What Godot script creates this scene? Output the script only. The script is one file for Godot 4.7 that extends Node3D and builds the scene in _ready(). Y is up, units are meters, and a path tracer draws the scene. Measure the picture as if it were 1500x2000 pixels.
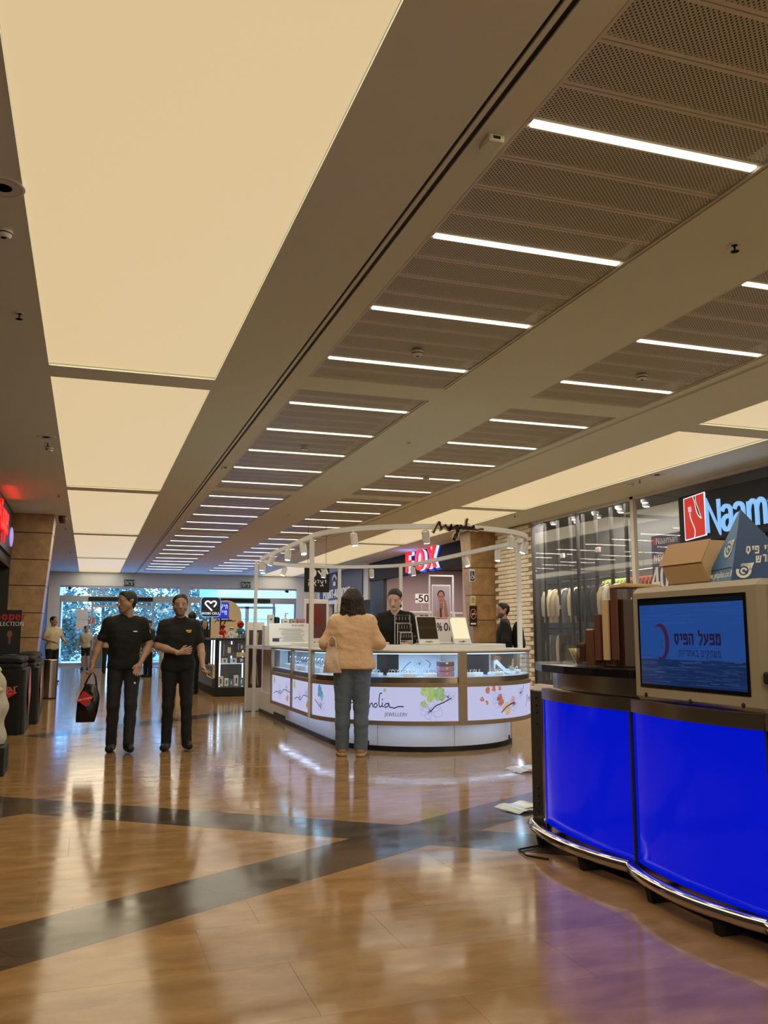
extends Node3D
# A shopping mall concourse. Metres; x to the right, y up, the concourse runs along -z. V(x, y, d) is a point d metres down the concourse.

var M := {}
var taken := {}
var rng := RandomNumberGenerator.new()

func V(x: float, y: float, d: float) -> Vector3:
	return Vector3(x, y, -d)

# ------------------------------------------------------------ mesh building
class MB:
	var v := PackedVector3Array()
	var n := PackedVector3Array()
	var uv := PackedVector2Array()
	var c := PackedColorArray()
	var ix := PackedInt32Array()
	var tint := Color(1, 1, 1)
	func vert(p: Vector3, nn: Vector3, u := Vector2.ZERO) -> int:
		v.append(p); n.append(nn); uv.append(u); c.append(tint)
		return v.size() - 1
	func quad(a: Vector3, b: Vector3, cc: Vector3, d: Vector3, u0 := Vector2(0, 1), u1 := Vector2(1, 0)) -> void:
		var nn := (b - a).cross(cc - a)
		if nn.length_squared() < 1e-14: nn = (cc - a).cross(d - a)
		nn = nn.normalized()
		var s := v.size()
		vert(a, nn, Vector2(u0.x, u0.y)); vert(b, nn, Vector2(u1.x, u0.y)); vert(cc, nn, Vector2(u1.x, u1.y)); vert(d, nn, Vector2(u0.x, u1.y))
		ix.append_array(PackedInt32Array([s, s + 2, s + 1, s, s + 3, s + 2]))
	func tri(a: Vector3, b: Vector3, cc: Vector3) -> void:
		var nn := (b - a).cross(cc - a).normalized()
		var s := v.size()
		vert(a, nn); vert(b, nn); vert(cc, nn)
		ix.append_array(PackedInt32Array([s, s + 2, s + 1]))
	func box(ce: Vector3, sz: Vector3, bs := Basis.IDENTITY) -> MB:
		var h := sz * 0.5
		var p := []
		for i in 8:
			p.append(ce + bs * Vector3(h.x if i & 1 else -h.x, h.y if i & 2 else -h.y, h.z if i & 4 else -h.z))
		quad(p[4], p[5], p[7], p[6]); quad(p[1], p[0], p[2], p[3])
		quad(p[5], p[1], p[3], p[7]); quad(p[0], p[4], p[6], p[2])
		quad(p[6], p[7], p[3], p[2]); quad(p[0], p[1], p[5], p[4])
		return self
	func span(a: Vector3, b: Vector3) -> MB:      # box between two opposite corners
		return box((a + b) * 0.5, (b - a).abs())
	func bbox(ce: Vector3, sz: Vector3, bev: float, bs := Basis.IDENTITY) -> MB:   # box with chamfered edges
		var h := sz * 0.5
		var e := minf(bev, minf(h.x, minf(h.y, h.z)) * 0.9)
		var ax := [Vector3(1, 0, 0), Vector3(0, 1, 0), Vector3(0, 0, 1)]
		var at := func(s: Vector3, k: int) -> Vector3:
			var q := Vector3(s.x * (h.x - e), s.y * (h.y - e), s.z * (h.z - e))
			q[k] = s[k] * h[k]
			return ce + bs * q
		var put := func(pts: Array, out: Vector3) -> void:
			var nn: Vector3 = (pts[1] - pts[0]).cross(pts[2] - pts[0])
			if nn.dot(bs * out) < 0: pts.reverse()
			if pts.size() == 4: quad(pts[0], pts[1], pts[2], pts[3])
			else: tri(pts[0], pts[1], pts[2])
		for k in 3:
			var i: int = (k + 1) % 3
			var j: int = (k + 2) % 3
			for s in [-1.0, 1.0]:
				var f := []
				for w in [[-1.0, -1.0], [1.0, -1.0], [1.0, 1.0], [-1.0, 1.0]]:
					var sg := Vector3.ZERO
					sg[k] = s; sg[i] = w[0]; sg[j] = w[1]
					f.append(at.call(sg, k))
				put.call(f, ax[k] * s)
				for t in [-1.0, 1.0]:
					var a0 := Vector3.ZERO
					var a1 := Vector3.ZERO
					a0[k] = s; a0[i] = t; a0[j] = -1.0
					a1[k] = s; a1[i] = t; a1[j] = 1.0
					put.call([at.call(a0, k), at.call(a1, k), at.call(a1, i), at.call(a0, i)], ax[k] * s + ax[i] * t)
		for i in 8:
			var s := Vector3(1.0 if i & 1 else -1.0, 1.0 if i & 2 else -1.0, 1.0 if i & 4 else -1.0)
			put.call([at.call(s, 0), at.call(s, 1), at.call(s, 2)], s)
		return self
	func grid(rows: Array, uvs := true, close := false) -> MB:   # rows of points; smooth; CCW when rows go up and points go right
		var s := v.size()
		var nr: int = rows.size()
		var nc: int = rows[0].size()
		for r in nr:
			for q in nc:
				var a: Vector3 = rows[r][(q + 1) % nc if close else mini(q + 1, nc - 1)]
				var b: Vector3 = rows[r][(q - 1 + nc) % nc if close else maxi(q - 1, 0)]
				var up: Vector3 = rows[mini(r + 1, nr - 1)][q]
				var dn: Vector3 = rows[maxi(r - 1, 0)][q]
				var nn := (a - b).cross(up - dn)
				nn = nn.normalized() if nn.length_squared() > 1e-16 else Vector3.UP
				vert(rows[r][q], nn, Vector2(float(q) / maxi(nc if close else nc - 1, 1), 1.0 - float(r) / maxi(nr - 1, 1)))
		for r in nr - 1:
			for q in (nc if close else nc - 1):
				var a := s + r * nc + q
				var b := s + r * nc + (q + 1) % nc
				var cc := b + nc
				var d := a + nc
				ix.append_array(PackedInt32Array([a, cc, b, a, d, cc]))
		return self
	func tube(pts: Array, r: float, sides := 8, r2 := -1.0) -> MB:
		var rows := []
		var u := Vector3.UP
		var m: int = pts.size()
		for i in m:
			var t: Vector3 = (pts[mini(i + 1, m - 1)] - pts[maxi(i - 1, 0)]).normalized()
			if i == 0 and absf(t.dot(u)) > 0.9: u = Vector3.RIGHT
			u = (u - t * u.dot(t)).normalized()
			var w := t.cross(u)
			var rr := r if r2 < 0 else lerpf(r, r2, float(i) / (m - 1))
			var row := []
			for k in sides:
				var an := TAU * k / sides
				row.append(pts[i] + (u * cos(an) + w * sin(an)) * rr)
			rows.append(row)
		grid(rows, true, true)
		for e in [0, m - 1]:
			var row: Array = rows[e]
			for k in range(1, sides - 1):
				if e == 0: tri(row[0], row[k + 1], row[k])
				else: tri(row[0], row[k], row[k + 1])
		return self
	func lathe(prof: Array, sides: int, ce := Vector3.ZERO, bs := Basis.IDENTITY) -> MB:   # [radius, y] from bottom to top
		var rows := []
		for p in prof:
			var row := []
			for k in sides:
				var an := TAU * k / sides
				row.append(ce + bs * Vector3(cos(an) * p[0], p[1], -sin(an) * p[0]))
			rows.append(row)
		# sharp profile: each band on its own
		for i in rows.size() - 1:
			grid([rows[i], rows[i + 1]], true, true)
		return self
	func cyl(a: Vector3, b: Vector3, r: float, sides := 12) -> MB:
		return tube([a, b], r, sides)
	func ball(ce: Vector3, r: Vector3, m := 8, k := 12, bs := Basis.IDENTITY) -> MB:
		var rows := []
		for i in m + 1:
			var la := -PI / 2 + PI * i / m
			var row := []
			for j in k:
				var an := TAU * j / k
				row.append(ce + bs * Vector3(cos(la) * cos(an) * r.x, sin(la) * r.y, -cos(la) * sin(an) * r.z))
			rows.append(row)
		return grid(rows, true, true)
	func extrude(poly: PackedVector2Array, z0: float, z1: float, xf := Transform3D.IDENTITY) -> MB:
		if Geometry2D.is_polygon_clockwise(poly):
			poly = poly.duplicate(); poly.reverse()
		var t := Geometry2D.triangulate_polygon(poly)
		for i in range(0, t.size(), 3):
			var a := poly[t[i]]
			var b := poly[t[i + 1]]
			var cc := poly[t[i + 2]]
			if (b - a).cross(cc - a) < 0:
				var x := b
				b = cc; cc = x
			tri(xf * Vector3(a.x, a.y, z1), xf * Vector3(b.x, b.y, z1), xf * Vector3(cc.x, cc.y, z1))
			tri(xf * Vector3(a.x, a.y, z0), xf * Vector3(cc.x, cc.y, z0), xf * Vector3(b.x, b.y, z0))
		for i in poly.size():
			var a := poly[i]
			var b := poly[(i + 1) % poly.size()]
			quad(xf * Vector3(a.x, a.y, z0), xf * Vector3(b.x, b.y, z0), xf * Vector3(b.x, b.y, z1), xf * Vector3(a.x, a.y, z1))
		return self
	func stroke(p: PackedVector2Array, w: float, z0: float, z1: float, xf := Transform3D.IDENTITY) -> MB:   # a flat ribbon of width w along a line
		var l := []
		var r := []
		for i in p.size():
			var t0 := (p[i] - p[maxi(i - 1, 0)]).normalized()
			var t1 := (p[mini(i + 1, p.size() - 1)] - p[i]).normalized()
			if i == 0: t0 = t1
			if i == p.size() - 1: t1 = t0
			var t := (t0 + t1).normalized()
			if t.length_squared() < 0.5: t = t1
			var nn := Vector2(-t.y, t.x)
			var f := w * 0.5 / maxf(0.5, nn.dot(Vector2(-t1.y, t1.x)))
			l.append(p[i] + nn * f); r.append(p[i] - nn * f)
		for i in p.size() - 1:
			var a: Vector2 = r[i]
			var b: Vector2 = r[i + 1]
			var cc: Vector2 = l[i + 1]
			var d: Vector2 = l[i]
			quad(xf * Vector3(a.x, a.y, z1), xf * Vector3(b.x, b.y, z1), xf * Vector3(cc.x, cc.y, z1), xf * Vector3(d.x, d.y, z1))
			quad(xf * Vector3(a.x, a.y, z0), xf * Vector3(b.x, b.y, z0), xf * Vector3(b.x, b.y, z1), xf * Vector3(a.x, a.y, z1))
			quad(xf * Vector3(cc.x, cc.y, z0), xf * Vector3(d.x, d.y, z0), xf * Vector3(d.x, d.y, z1), xf * Vector3(cc.x, cc.y, z1))
		return self
	func wall(path: Array, y0: float, y1: float, th: float) -> MB:   # path of Vector2(x, d), outside on its left-hand (front) side; a standing sheet of thickness th
		var o := []
		var s := []
		var m: int = path.size()
		for i in m:
			var t: Vector2 = (path[mini(i + 1, m - 1)] - path[maxi(i - 1, 0)]).normalized()
			o.append(path[i]); s.append(path[i] - Vector2(t.y, -t.x) * th)
		var mk := func(q: Vector2, y: float) -> Vector3: return Vector3(q.x, y, -q.y)
		var lo := []
		var hi := []
		var li := []
		var hn := []
		for i in m:
			lo.append(mk.call(o[i], y0)); hi.append(mk.call(o[i], y1))
			li.append(mk.call(s[i], y0)); hn.append(mk.call(s[i], y1))
		grid([lo, hi])
		var a := li.duplicate()
		var b := hn.duplicate()
		a.reverse(); b.reverse()
		grid([a, b])
		for i in m - 1:
			quad(hi[i], hi[i + 1], hn[i + 1], hn[i])
			quad(li[i], li[i + 1], lo[i + 1], lo[i])
		quad(li[0], lo[0], hi[0], hn[0])
		quad(lo[m - 1], li[m - 1], hn[m - 1], hi[m - 1])
		return self
	func quad_of(p: Array) -> MB:
		tri(p[0], p[1], p[2])
		if p.size() > 3: tri(p[0], p[2], p[3])
		return self
	func mesh() -> ArrayMesh:
		var arr := []
		arr.resize(Mesh.ARRAY_MAX)
		arr[Mesh.ARRAY_VERTEX] = v; arr[Mesh.ARRAY_NORMAL] = n; arr[Mesh.ARRAY_TEX_UV] = uv; arr[Mesh.ARRAY_COLOR] = c; arr[Mesh.ARRAY_INDEX] = ix
		var am := ArrayMesh.new()
		am.add_surface_from_arrays(Mesh.PRIMITIVE_TRIANGLES, arr)
		return am

# ------------------------------------------------------------ nodes
func numbered(called: String) -> String:
	var k: int = taken.get(called, 0)
	taken[called] = k + 1
	return called if k == 0 else "%s_%03d" % [called, k]

func tag(o: Node, label: String, category := "", group := "", kind := "") -> Node:
	if label: o.set_meta("label", label)
	if category: o.set_meta("category", category)
	if group: o.set_meta("group", group)
	if kind: o.set_meta("kind", kind)
	return o

func thing(called: String, label: String, category: String, at := Vector3.ZERO, turn := 0.0, group := "") -> Node3D:
	var o := Node3D.new()
	o.name = numbered(called)
	add_child(o)
	o.position = at
	o.rotation.y = turn
	tag(o, label, category, group)
	return o

func put(mb: MB, called: String, m: Material, parent: Node = null, label := "") -> MeshInstance3D:
	return put_mesh(mb.mesh(), called, m, parent, label)

func put_mesh(me: Mesh, called: String, m: Material, parent: Node = null, label := "") -> MeshInstance3D:
	var o := MeshInstance3D.new()
	o.mesh = me
	o.material_override = m
	if parent == null:
		o.name = numbered(called)
		add_child(o)
	else:
		o.name = called
		parent.add_child(o, true)
	if label: o.set_meta("label", label)
	return o

func one(mb: MB, called: String, m: Material, label: String, category: String, group := "") -> MeshInstance3D:   # a thing that is one mesh
	var o := put(mb, called, m)
	tag(o, label, category, group)
	return o

func struct(mb: MB, called: String, m: Material) -> MeshInstance3D:
	var o := put(mb, called, m)
	o.set_meta("kind", "structure")
	return o

func copy(o: Node3D, called: String, at: Vector3, label := "", turn := 0.0) -> Node3D:
	var k := o.duplicate() as Node3D
	k.name = numbered(called)
	add_child(k)
	k.position = at
	k.rotation.y = turn
	if label: k.set_meta("label", label)
	return k

func words(text: String, size: float, depth: float, m: Material, parent: Node, xf: Transform3D, called := "lettering", bold := true) -> MeshInstance3D:
	var tm := TextMesh.new()
	var sf := SystemFont.new()
	sf.font_names = ["Droid Sans"]
	sf.font_weight = 700 if bold else 400
	tm.font = sf
	tm.text = text
	tm.font_size = 48
	tm.pixel_size = size / 34.0
	tm.depth = depth
	tm.curve_step = 2.0
	var o := put_mesh(tm, called, m, parent)
	o.transform = xf
	return o

# ------------------------------------------------------------ Hebrew strokes
const HE := {
	"י": [.36, [[.06, .95, .27, .95, .25, .5]]],
	"צ": [.7, [[.07, .95, .6, .08, .07, .08], [.6, .95, .56, .65, .36, .5]]],
	"א": [.72, [[.07, .95, .65, .05], [.6, .95, .6, .65, .42, .5], [.1, .05, .12, .4, .3, .58]]],
	"ה": [.72, [[.06, .95, .62, .95, .62, .05], [.14, .6, .14, .05]]],
	"מ": [.74, [[.07, .95, .2, .62, .1, .05], [.2, .62, .3, .95, .6, .9, .64, .08, .38, .08]]],
	"פ": [.72, [[.36, .55, .14, .55, .12, .95, .58, .93, .62, .08, .08, .08]]],
	"ע": [.7, [[.12, .95, .32, .25], [.6, .95, .55, .4, .06, .02]]],
	"ל": [.68, [[.14, 1.3, .14, .92, .6, .92, .58, .55, .25, .02]]],
	"ס": [.76, [[.08, .95, .56, .95, .66, .5, .4, .06, .15, .35, .14, .95]]],
	"נ": [.5, [[.14, .95, .38, .95, .4, .08, .06, .08]]],
	"ו": [.36, [[.06, .95, .26, .95, .26, .05]]],
	"ח": [.74, [[.12, .05, .12, .95, .62, .95, .62, .05]]],
	"ד": [.7, [[.05, .95, .65, .95], [.54, .95, .54, .05]]],
	"ש": [.88, [[.08, .95, .14, .08, .68, .08, .78, .95], [.42, .95, .4, .45, .14, .4]]],
	"ב": [.72, [[.08, .95, .55, .95, .57, .08], [.05, .08, .7, .08]]],
	"ר": [.66, [[.05, .95, .55, .93, .58, .05]]],
	"ת": [.76, [[.05, .05, .2, .1, .2, .95, .62, .92, .65, .05]]],
	"ם": [.74, [[.12, .08, .12, .95, .62, .92, .62, .08, .12, .08]]],
	"ק": [.72, [[.06, .95, .6, .95, .55, .6, .3, .25], [.14, .6, .14, -.3]]],
	"ג": [.5, [[.12, .95, .34, .95, .34, .4, .42, .05], [.34, .35, .06, .06]]],
	"ט": [.76, [[.34, .95, .5, .95, .66, .7, .6, .08, .14, .08, .1, .95]]],
	"ך": [.6, [[.06, .95, .5, .95, .5, -.3]]],
	" ": [.45, []],
}

func he_width(t: String) -> float:
	var w := 0.0
	for ch in t: w += HE[ch][0] + 0.14
	return w - 0.14

func he_lines(t: String) -> Array:      # strokes of a line of Hebrew, unit height, from x = 0 leftmost
	var out := []
	var x := he_width(t)
	for ch in t:
		x -= HE[ch][0]
		for s in HE[ch][1]:
			var p := PackedVector2Array()
			for i in range(0, s.size(), 2): p.append(Vector2(x + s[i], s[i + 1]))
			out.append(p)
		x -= 0.14
	return out

# ------------------------------------------------------------ pictures (flat print only)
func ink(im: Image, p: PackedVector2Array, r: float, col: Color) -> void:
	for i in p.size() - 1:
		var k := maxi(1, int(p[i].distance_to(p[i + 1]) / maxf(0.6, r * 0.5)))
		for j in k + 1:
			disc(im, p[i].lerp(p[i + 1], float(j) / k), r, col)

func disc(im: Image, ce: Vector2, r: float, col: Color) -> void:
	if r < 0.9:
		im.fill_rect(Rect2i(int(ce.x), int(ce.y), 1, 1), col)
		return
	var k := int(ceil(r))
	for y in range(-k, k + 1):
		var w := r * r - y * y
		if w > 0:
			w = sqrt(w)
			im.fill_rect(Rect2i(int(ce.x - w), int(ce.y) + y, maxi(1, int(2 * w)), 1), col)

func blob(im: Image, ce: Vector2, r: float, col: Color, sd: int) -> void:    # a watery spot of colour with an uneven rim
	var g := RandomNumberGenerator.new()
	g.seed = sd
	for k in 26:
		var a := g.randf() * TAU
		var q := sqrt(g.randf()) * r * 0.75
		disc(im, ce + Vector2(cos(a), sin(a)) * q, r * g.randf_range(0.12, 0.4), col.lerp(Color(.93, .93, .98), g.randf() * 0.35))

func he_ink(im: Image, t: String, right: float, top: float, size: float, r: float, col: Color) -> void:
	var w := he_width(t) * size
	for p in he_lines(t):
		var q := PackedVector2Array()
		for e in p: q.append(Vector2(right - w + e.x * size, top + (1.0 - e.y) * size))
		ink(im, q, r, col)

func arc2(cx: float, cy: float, r: float, a0: float, a1: float, k := 10, ry := -1.0) -> PackedVector2Array:
	var p := PackedVector2Array()
	for i in k + 1:
		var a := deg_to_rad(lerpf(a0, a1, float(i) / k))
		p.append(Vector2(cx + cos(a) * r, cy + sin(a) * (r if ry < 0 else ry)))
	return p

func smooth(p: PackedVector2Array, k := 6) -> PackedVector2Array:    # a soft curve through points
	var o := PackedVector2Array()
	for i in p.size() - 1:
		var a := p[maxi(i - 1, 0)]
		var d := p[mini(i + 2, p.size() - 1)]
		for j in k: o.append(p[i].cubic_interpolate(p[i + 1], a, d, float(j) / k))
	o.append(p[p.size() - 1])
	return o

func pairs(a: Array) -> PackedVector2Array:
	var p := PackedVector2Array()
	for i in range(0, a.size(), 2): p.append(Vector2(a[i], a[i + 1]))
	return p

# ------------------------------------------------------------ materials
func mat(called: String, col: Color, rough := 0.6, metal := 0.0) -> StandardMaterial3D:
	var m := StandardMaterial3D.new()
	m.resource_name = called
	m.albedo_color = col
	m.roughness = rough
	m.metallic = metal
	M[called] = m
	return m

func glow(called: String, col: Color, energy: float, tex: Texture2D = null) -> StandardMaterial3D:
	var m := mat(called, Color(.12, .12, .12), 0.5)
	m.emission_enabled = true
	m.emission = col if tex == null else Color.WHITE
	if tex != null:
		m.emission_operator = BaseMaterial3D.EMISSION_OP_MULTIPLY
		m.emission = col
		m.emission_texture = tex
	m.emission_energy_multiplier = energy
	return m

func picture(called: String, im: Image, rough := 0.6) -> StandardMaterial3D:
	var m := mat(called, Color.WHITE, rough)
	m.albedo_texture = ImageTexture.create_from_image(im)
	m.texture_repeat = false
	return m

func noise_image(size: int, freq: float, octaves: int, sd: int, lo: Color, hi: Color, warp := 0.0, kind := FastNoiseLite.TYPE_SIMPLEX_SMOOTH) -> Image:
	var f := FastNoiseLite.new()
	f.seed = sd
	f.noise_type = kind
	f.frequency = freq
	f.fractal_octaves = octaves
	if warp > 0:
		f.domain_warp_enabled = true
		f.domain_warp_amplitude = warp
		f.domain_warp_frequency = freq * 0.7
	var g := f.get_seamless_image(size, size)
	g.convert(Image.FORMAT_L8)
	var src := g.get_data()
	var lut := PackedByteArray()
	for i in 256:
		var k := lo.lerp(hi, i / 255.0)
		lut.append_array(PackedByteArray([int(k.r * 255), int(k.g * 255), int(k.b * 255)]))
	var out := PackedByteArray()
	out.resize(src.size() * 3)
	for i in src.size():
		var b := src[i] * 3
		out[i * 3] = lut[b]; out[i * 3 + 1] = lut[b + 1]; out[i * 3 + 2] = lut[b + 2]
	return Image.create_from_data(size, size, false, Image.FORMAT_RGB8, out)

func tex(im: Image) -> ImageTexture:
	return ImageTexture.create_from_image(im)

func world_tex(m: StandardMaterial3D, im: Image, metres: float) -> StandardMaterial3D:
	m.albedo_texture = tex(im)
	m.uv1_triplanar = true
	m.uv1_world_triplanar = true
	m.uv1_scale = Vector3.ONE / metres
	return m

func area(called: String, at: Vector3, size: Vector2, rot: Vector3, col: Color, radiance: float) -> AreaLight3D:   # radiance as the eye would read it off a glowing face of that size
	var l := AreaLight3D.new()
	l.name = numbered(called)
	l.area_size = size
	l.light_color = col
	l.area_normalize_energy = true
	l.light_energy = radiance * size.x * size.y / PI
	l.shadow_enabled = true
	add_child(l)
	l.position = at
	l.rotation_degrees = rot
	return l

# ------------------------------------------------------------ people: tapered capsules joined smoothly and meshed as surface nets
func nets(caps: Array, k: float, h: float, cuts := [], subs := []) -> Array:
	var nc := caps.size()
	var ca := PackedVector3Array()
	var cb := PackedVector3Array()
	var cr := PackedFloat32Array()
	var cd := PackedFloat32Array()
	var il := PackedFloat32Array()
	var lo := Vector3.ONE * 1e9
	var hi := -lo
	for e in caps:
		var a: Vector3 = e[0]
		var b: Vector3 = e[1]
		ca.append(a); cb.append(b - a); cr.append(e[2]); cd.append(e[3] - e[2])
		il.append(1.0 / maxf((b - a).length_squared(), 1e-9))
		var r := maxf(e[2], e[3]) + 2.5 * h
		lo = lo.min(a - Vector3.ONE * r).min(b - Vector3.ONE * r)
		hi = hi.max(a + Vector3.ONE * r).max(b + Vector3.ONE * r)
	var bk := 5
	var nbx := int(ceil((hi.x - lo.x) / h / bk))
	var nby := int(ceil((hi.y - lo.y) / h / bk))
	var nbz := int(ceil((hi.z - lo.z) / h / bk))
	var nx := nbx * bk + 1
	var ny := nby * bk + 1
	var nz := nbz * bk + 1
	var sy := nx
	var sz := nx * ny
	var val := PackedFloat32Array()
	val.resize(nx * ny * nz)
	val.fill(1000.0)
	var cell := PackedInt32Array()
	cell.resize(nx * ny * nz)
	cell.fill(-1)
	var hd := bk * h * 0.867
	var live := PackedInt32Array()
	var dist := PackedFloat32Array()
	dist.resize(nc)
	for z in nbz:
		for y in nby:
			for x in nbx:
				var p := lo + Vector3((x + 0.5) * bk, (y + 0.5) * bk, (z + 0.5) * bk) * h
				var m := 1e9
				for i in nc:
					var q := p - ca[i]
					var t := clampf(q.dot(cb[i]) * il[i], 0.0, 1.0)
					var d := (q - cb[i] * t).length() - cr[i] - cd[i] * t
					dist[i] = d
					if d < m: m = d
				var f := m
				for e in cuts: f = maxf(f, (p - e[0]).dot(e[1]))
				if f > hd + k * 0.5 or f < -hd - k * 0.8 - (0.05 if subs.size() else 0.0): continue
				var near := PackedInt32Array()
				for i in nc:
					if dist[i] < m + 2.0 * hd + k: near.append(i)
				live.append_array(PackedInt32Array([x * bk, y * bk, z * bk]))
				for c in bk + 1:
					for b in bk + 1:
						var row := (z * bk + c) * sz + (y * bk + b) * sy + x * bk
						for a in bk + 1:
							if val[row + a] < 999.0: continue
							var w := lo + Vector3(x * bk + a, y * bk + b, z * bk + c) * h
							var d := 1e3
							for i in near:
								var q := w - ca[i]
								var t := clampf(q.dot(cb[i]) * il[i], 0.0, 1.0)
								var e := (q - cb[i] * t).length() - cr[i] - cd[i] * t
								var g := k - absf(d - e)
								d = minf(d, e)
								if g > 0.0: d -= g * g * 0.25 / k
							for s in subs:
								d = maxf(d, s[1] - (w - s[0]).length())
							for e in cuts:
								d = maxf(d, (w - e[0]).dot(e[1]))
							val[row + a] = d
	var out := PackedVector3Array()
	var nodes := PackedInt32Array()
	var ofs := PackedInt32Array([0, 1, sy, sy + 1, sz, sz + 1, sz + sy, sz + sy + 1])
	var ed := PackedInt32Array([0, 1, 2, 3, 4, 5, 6, 7, 0, 2, 1, 3, 4, 6, 5, 7, 0, 4, 1, 5, 2, 6, 3, 7])
	for bi in range(0, live.size(), 3):
		for c in bk:
			for b in bk:
				var row := (live[bi + 2] + c) * sz + (live[bi + 1] + b) * sy + live[bi]
				for a in bk:
					var i0 := row + a
					var mask := 0
					for j in 8:
						if val[i0 + ofs[j]] < 0.0: mask |= 1 << j
					if mask == 0 or mask == 255: continue
					var sum := Vector3.ZERO
					var cnt := 0
					for j in range(0, 24, 2):
						var p := ed[j]
						var q := ed[j + 1]
						if ((mask >> p) & 1) != ((mask >> q) & 1):
							var va := val[i0 + ofs[p]]
							var t := va / (va - val[i0 + ofs[q]])
							sum += Vector3(lerpf(p & 1, q & 1, t), lerpf((p >> 1) & 1, (q >> 1) & 1, t), lerpf(p >> 2, q >> 2, t))
							cnt += 1
					cell[i0] = out.size()
					nodes.append(i0)
					out.append(lo + (Vector3(live[bi] + a, live[bi + 1] + b, live[bi + 2] + c) + sum / cnt) * h)
	var idx := PackedInt32Array()
	var st := [1, sy, sz]
	for i0 in nodes:
		var v0 := val[i0]
		for ax in 3:
			var v1: float = val[i0 + st[ax]]
			if (v0 < 0.0) == (v1 < 0.0): continue
			var u: int = st[(ax + 1) % 3]
			var w: int = st[(ax + 2) % 3]
			if i0 - u - w < 0: continue
			var a := cell[i0 - u - w]
			var b := cell[i0 - w]
			var c := cell[i0]
			var d := cell[i0 - u]
			if a < 0 or b < 0 or c < 0 or d < 0: continue
			if v0 < 0.0: idx.append_array(PackedInt32Array([a, c, b, a, d, c]))
			else: idx.append_array(PackedInt32Array([a, b, c, a, c, d]))
	return [out, idx]

func add_nets(mb: MB, res: Array, tint := Color.WHITE, paint = null, wrinkle := 0.0, freq := Vector3(6, 14, 6), sd := 1) -> void:
	var pts: PackedVector3Array = res[0]
	var idx: PackedInt32Array = res[1]
	for turn in 2:
		var nn := PackedVector3Array()
		nn.resize(pts.size())
		for i in range(0, idx.size(), 3):
			var f := (pts[idx[i + 2]] - pts[idx[i]]).cross(pts[idx[i + 1]] - pts[idx[i]])
			nn[idx[i]] += f; nn[idx[i + 1]] += f; nn[idx[i + 2]] += f
		if turn == 0:
			if wrinkle <= 0.0: 
				add_arrays(mb, pts, nn, idx, tint, paint)
				return
			var fn := FastNoiseLite.new()
			fn.seed = sd
			fn.frequency = 1.0
			fn.fractal_octaves = 2
			for i in pts.size():
				var q := pts[i] * freq
				pts[i] += nn[i].normalized() * fn.get_noise_3dv(q) * wrinkle
		else:
			add_arrays(mb, pts, nn, idx, tint, paint)

func add_arrays(mb: MB, pts: PackedVector3Array, nn: PackedVector3Array, idx: PackedInt32Array, tint: Color, paint) -> void:
	var s := mb.v.size()
	for i in pts.size():
		mb.v.append(pts[i]); mb.n.append(nn[i].normalized()); mb.uv.append(Vector2.ZERO)
		mb.c.append(paint.call(pts[i]) if paint != null else tint)
	for i in idx: mb.ix.append(s + i)

func joints(s: float) -> Dictionary:       # a standing person of 1.75 m times s, facing +z, own left at +x
	var j := {}
	for side in ["l", "r"]:
		var f := 1.0 if side == "l" else -1.0
		j["hip" + side] = Vector3(f * .088, .92, 0)
		j["kne" + side] = Vector3(f * .098, .5, .012)
		j["ank" + side] = Vector3(f * .1, .085, -.02)
		j["toe" + side] = Vector3(f * .125, .03, .13)
		j["sho" + side] = Vector3(f * .172, 1.40, -.005)
		j["elb" + side] = Vector3(f * .235, 1.15, -.03)
		j["wri" + side] = Vector3(f * .245, .9, .03)
		j["thu" + side] = Vector3(0, 0, 1)         # where the thumb points
	j["neck"] = Vector3(0, 1.48, -.012)
	j["head"] = Vector3(0, 1.628, .022)
	for k in j:
		if not k.begins_with("thu"): j[k] *= s
	return j

func torso(j: Dictionary, s: float, g: float, more: float) -> Array:
	var e := more
	return [
		[Vector3(-.075 * g, .95, -.01) * s, Vector3(.075 * g, .95, -.01) * s, .112 * g * s + e, .112 * g * s + e],
		[Vector3(-.05 * g, 1.08, .0) * s, Vector3(.05 * g, 1.08, .0) * s, .102 * g * s + e, .102 * g * s + e],
		[Vector3(-.065, 1.18, .0) * s, Vector3(.065, 1.18, .0) * s, .104 * sqrt(g) * s + e, .104 * sqrt(g) * s + e],
		[Vector3(-.078, 1.28, .0) * s, Vector3(.078, 1.28, .0) * s, .105 * sqrt(g) * s + e, .105 * sqrt(g) * s + e],
		[Vector3(-.1, 1.36, -.01) * s, Vector3(.1, 1.36, -.01) * s, .08 * s + e, .08 * s + e],
		[Vector3(0, 1.445, -.015) * s, j.shol, .05 * s + e, .046 * s + e],
		[Vector3(0, 1.445, -.015) * s, j.shor, .05 * s + e, .046 * s + e],
	]

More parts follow.
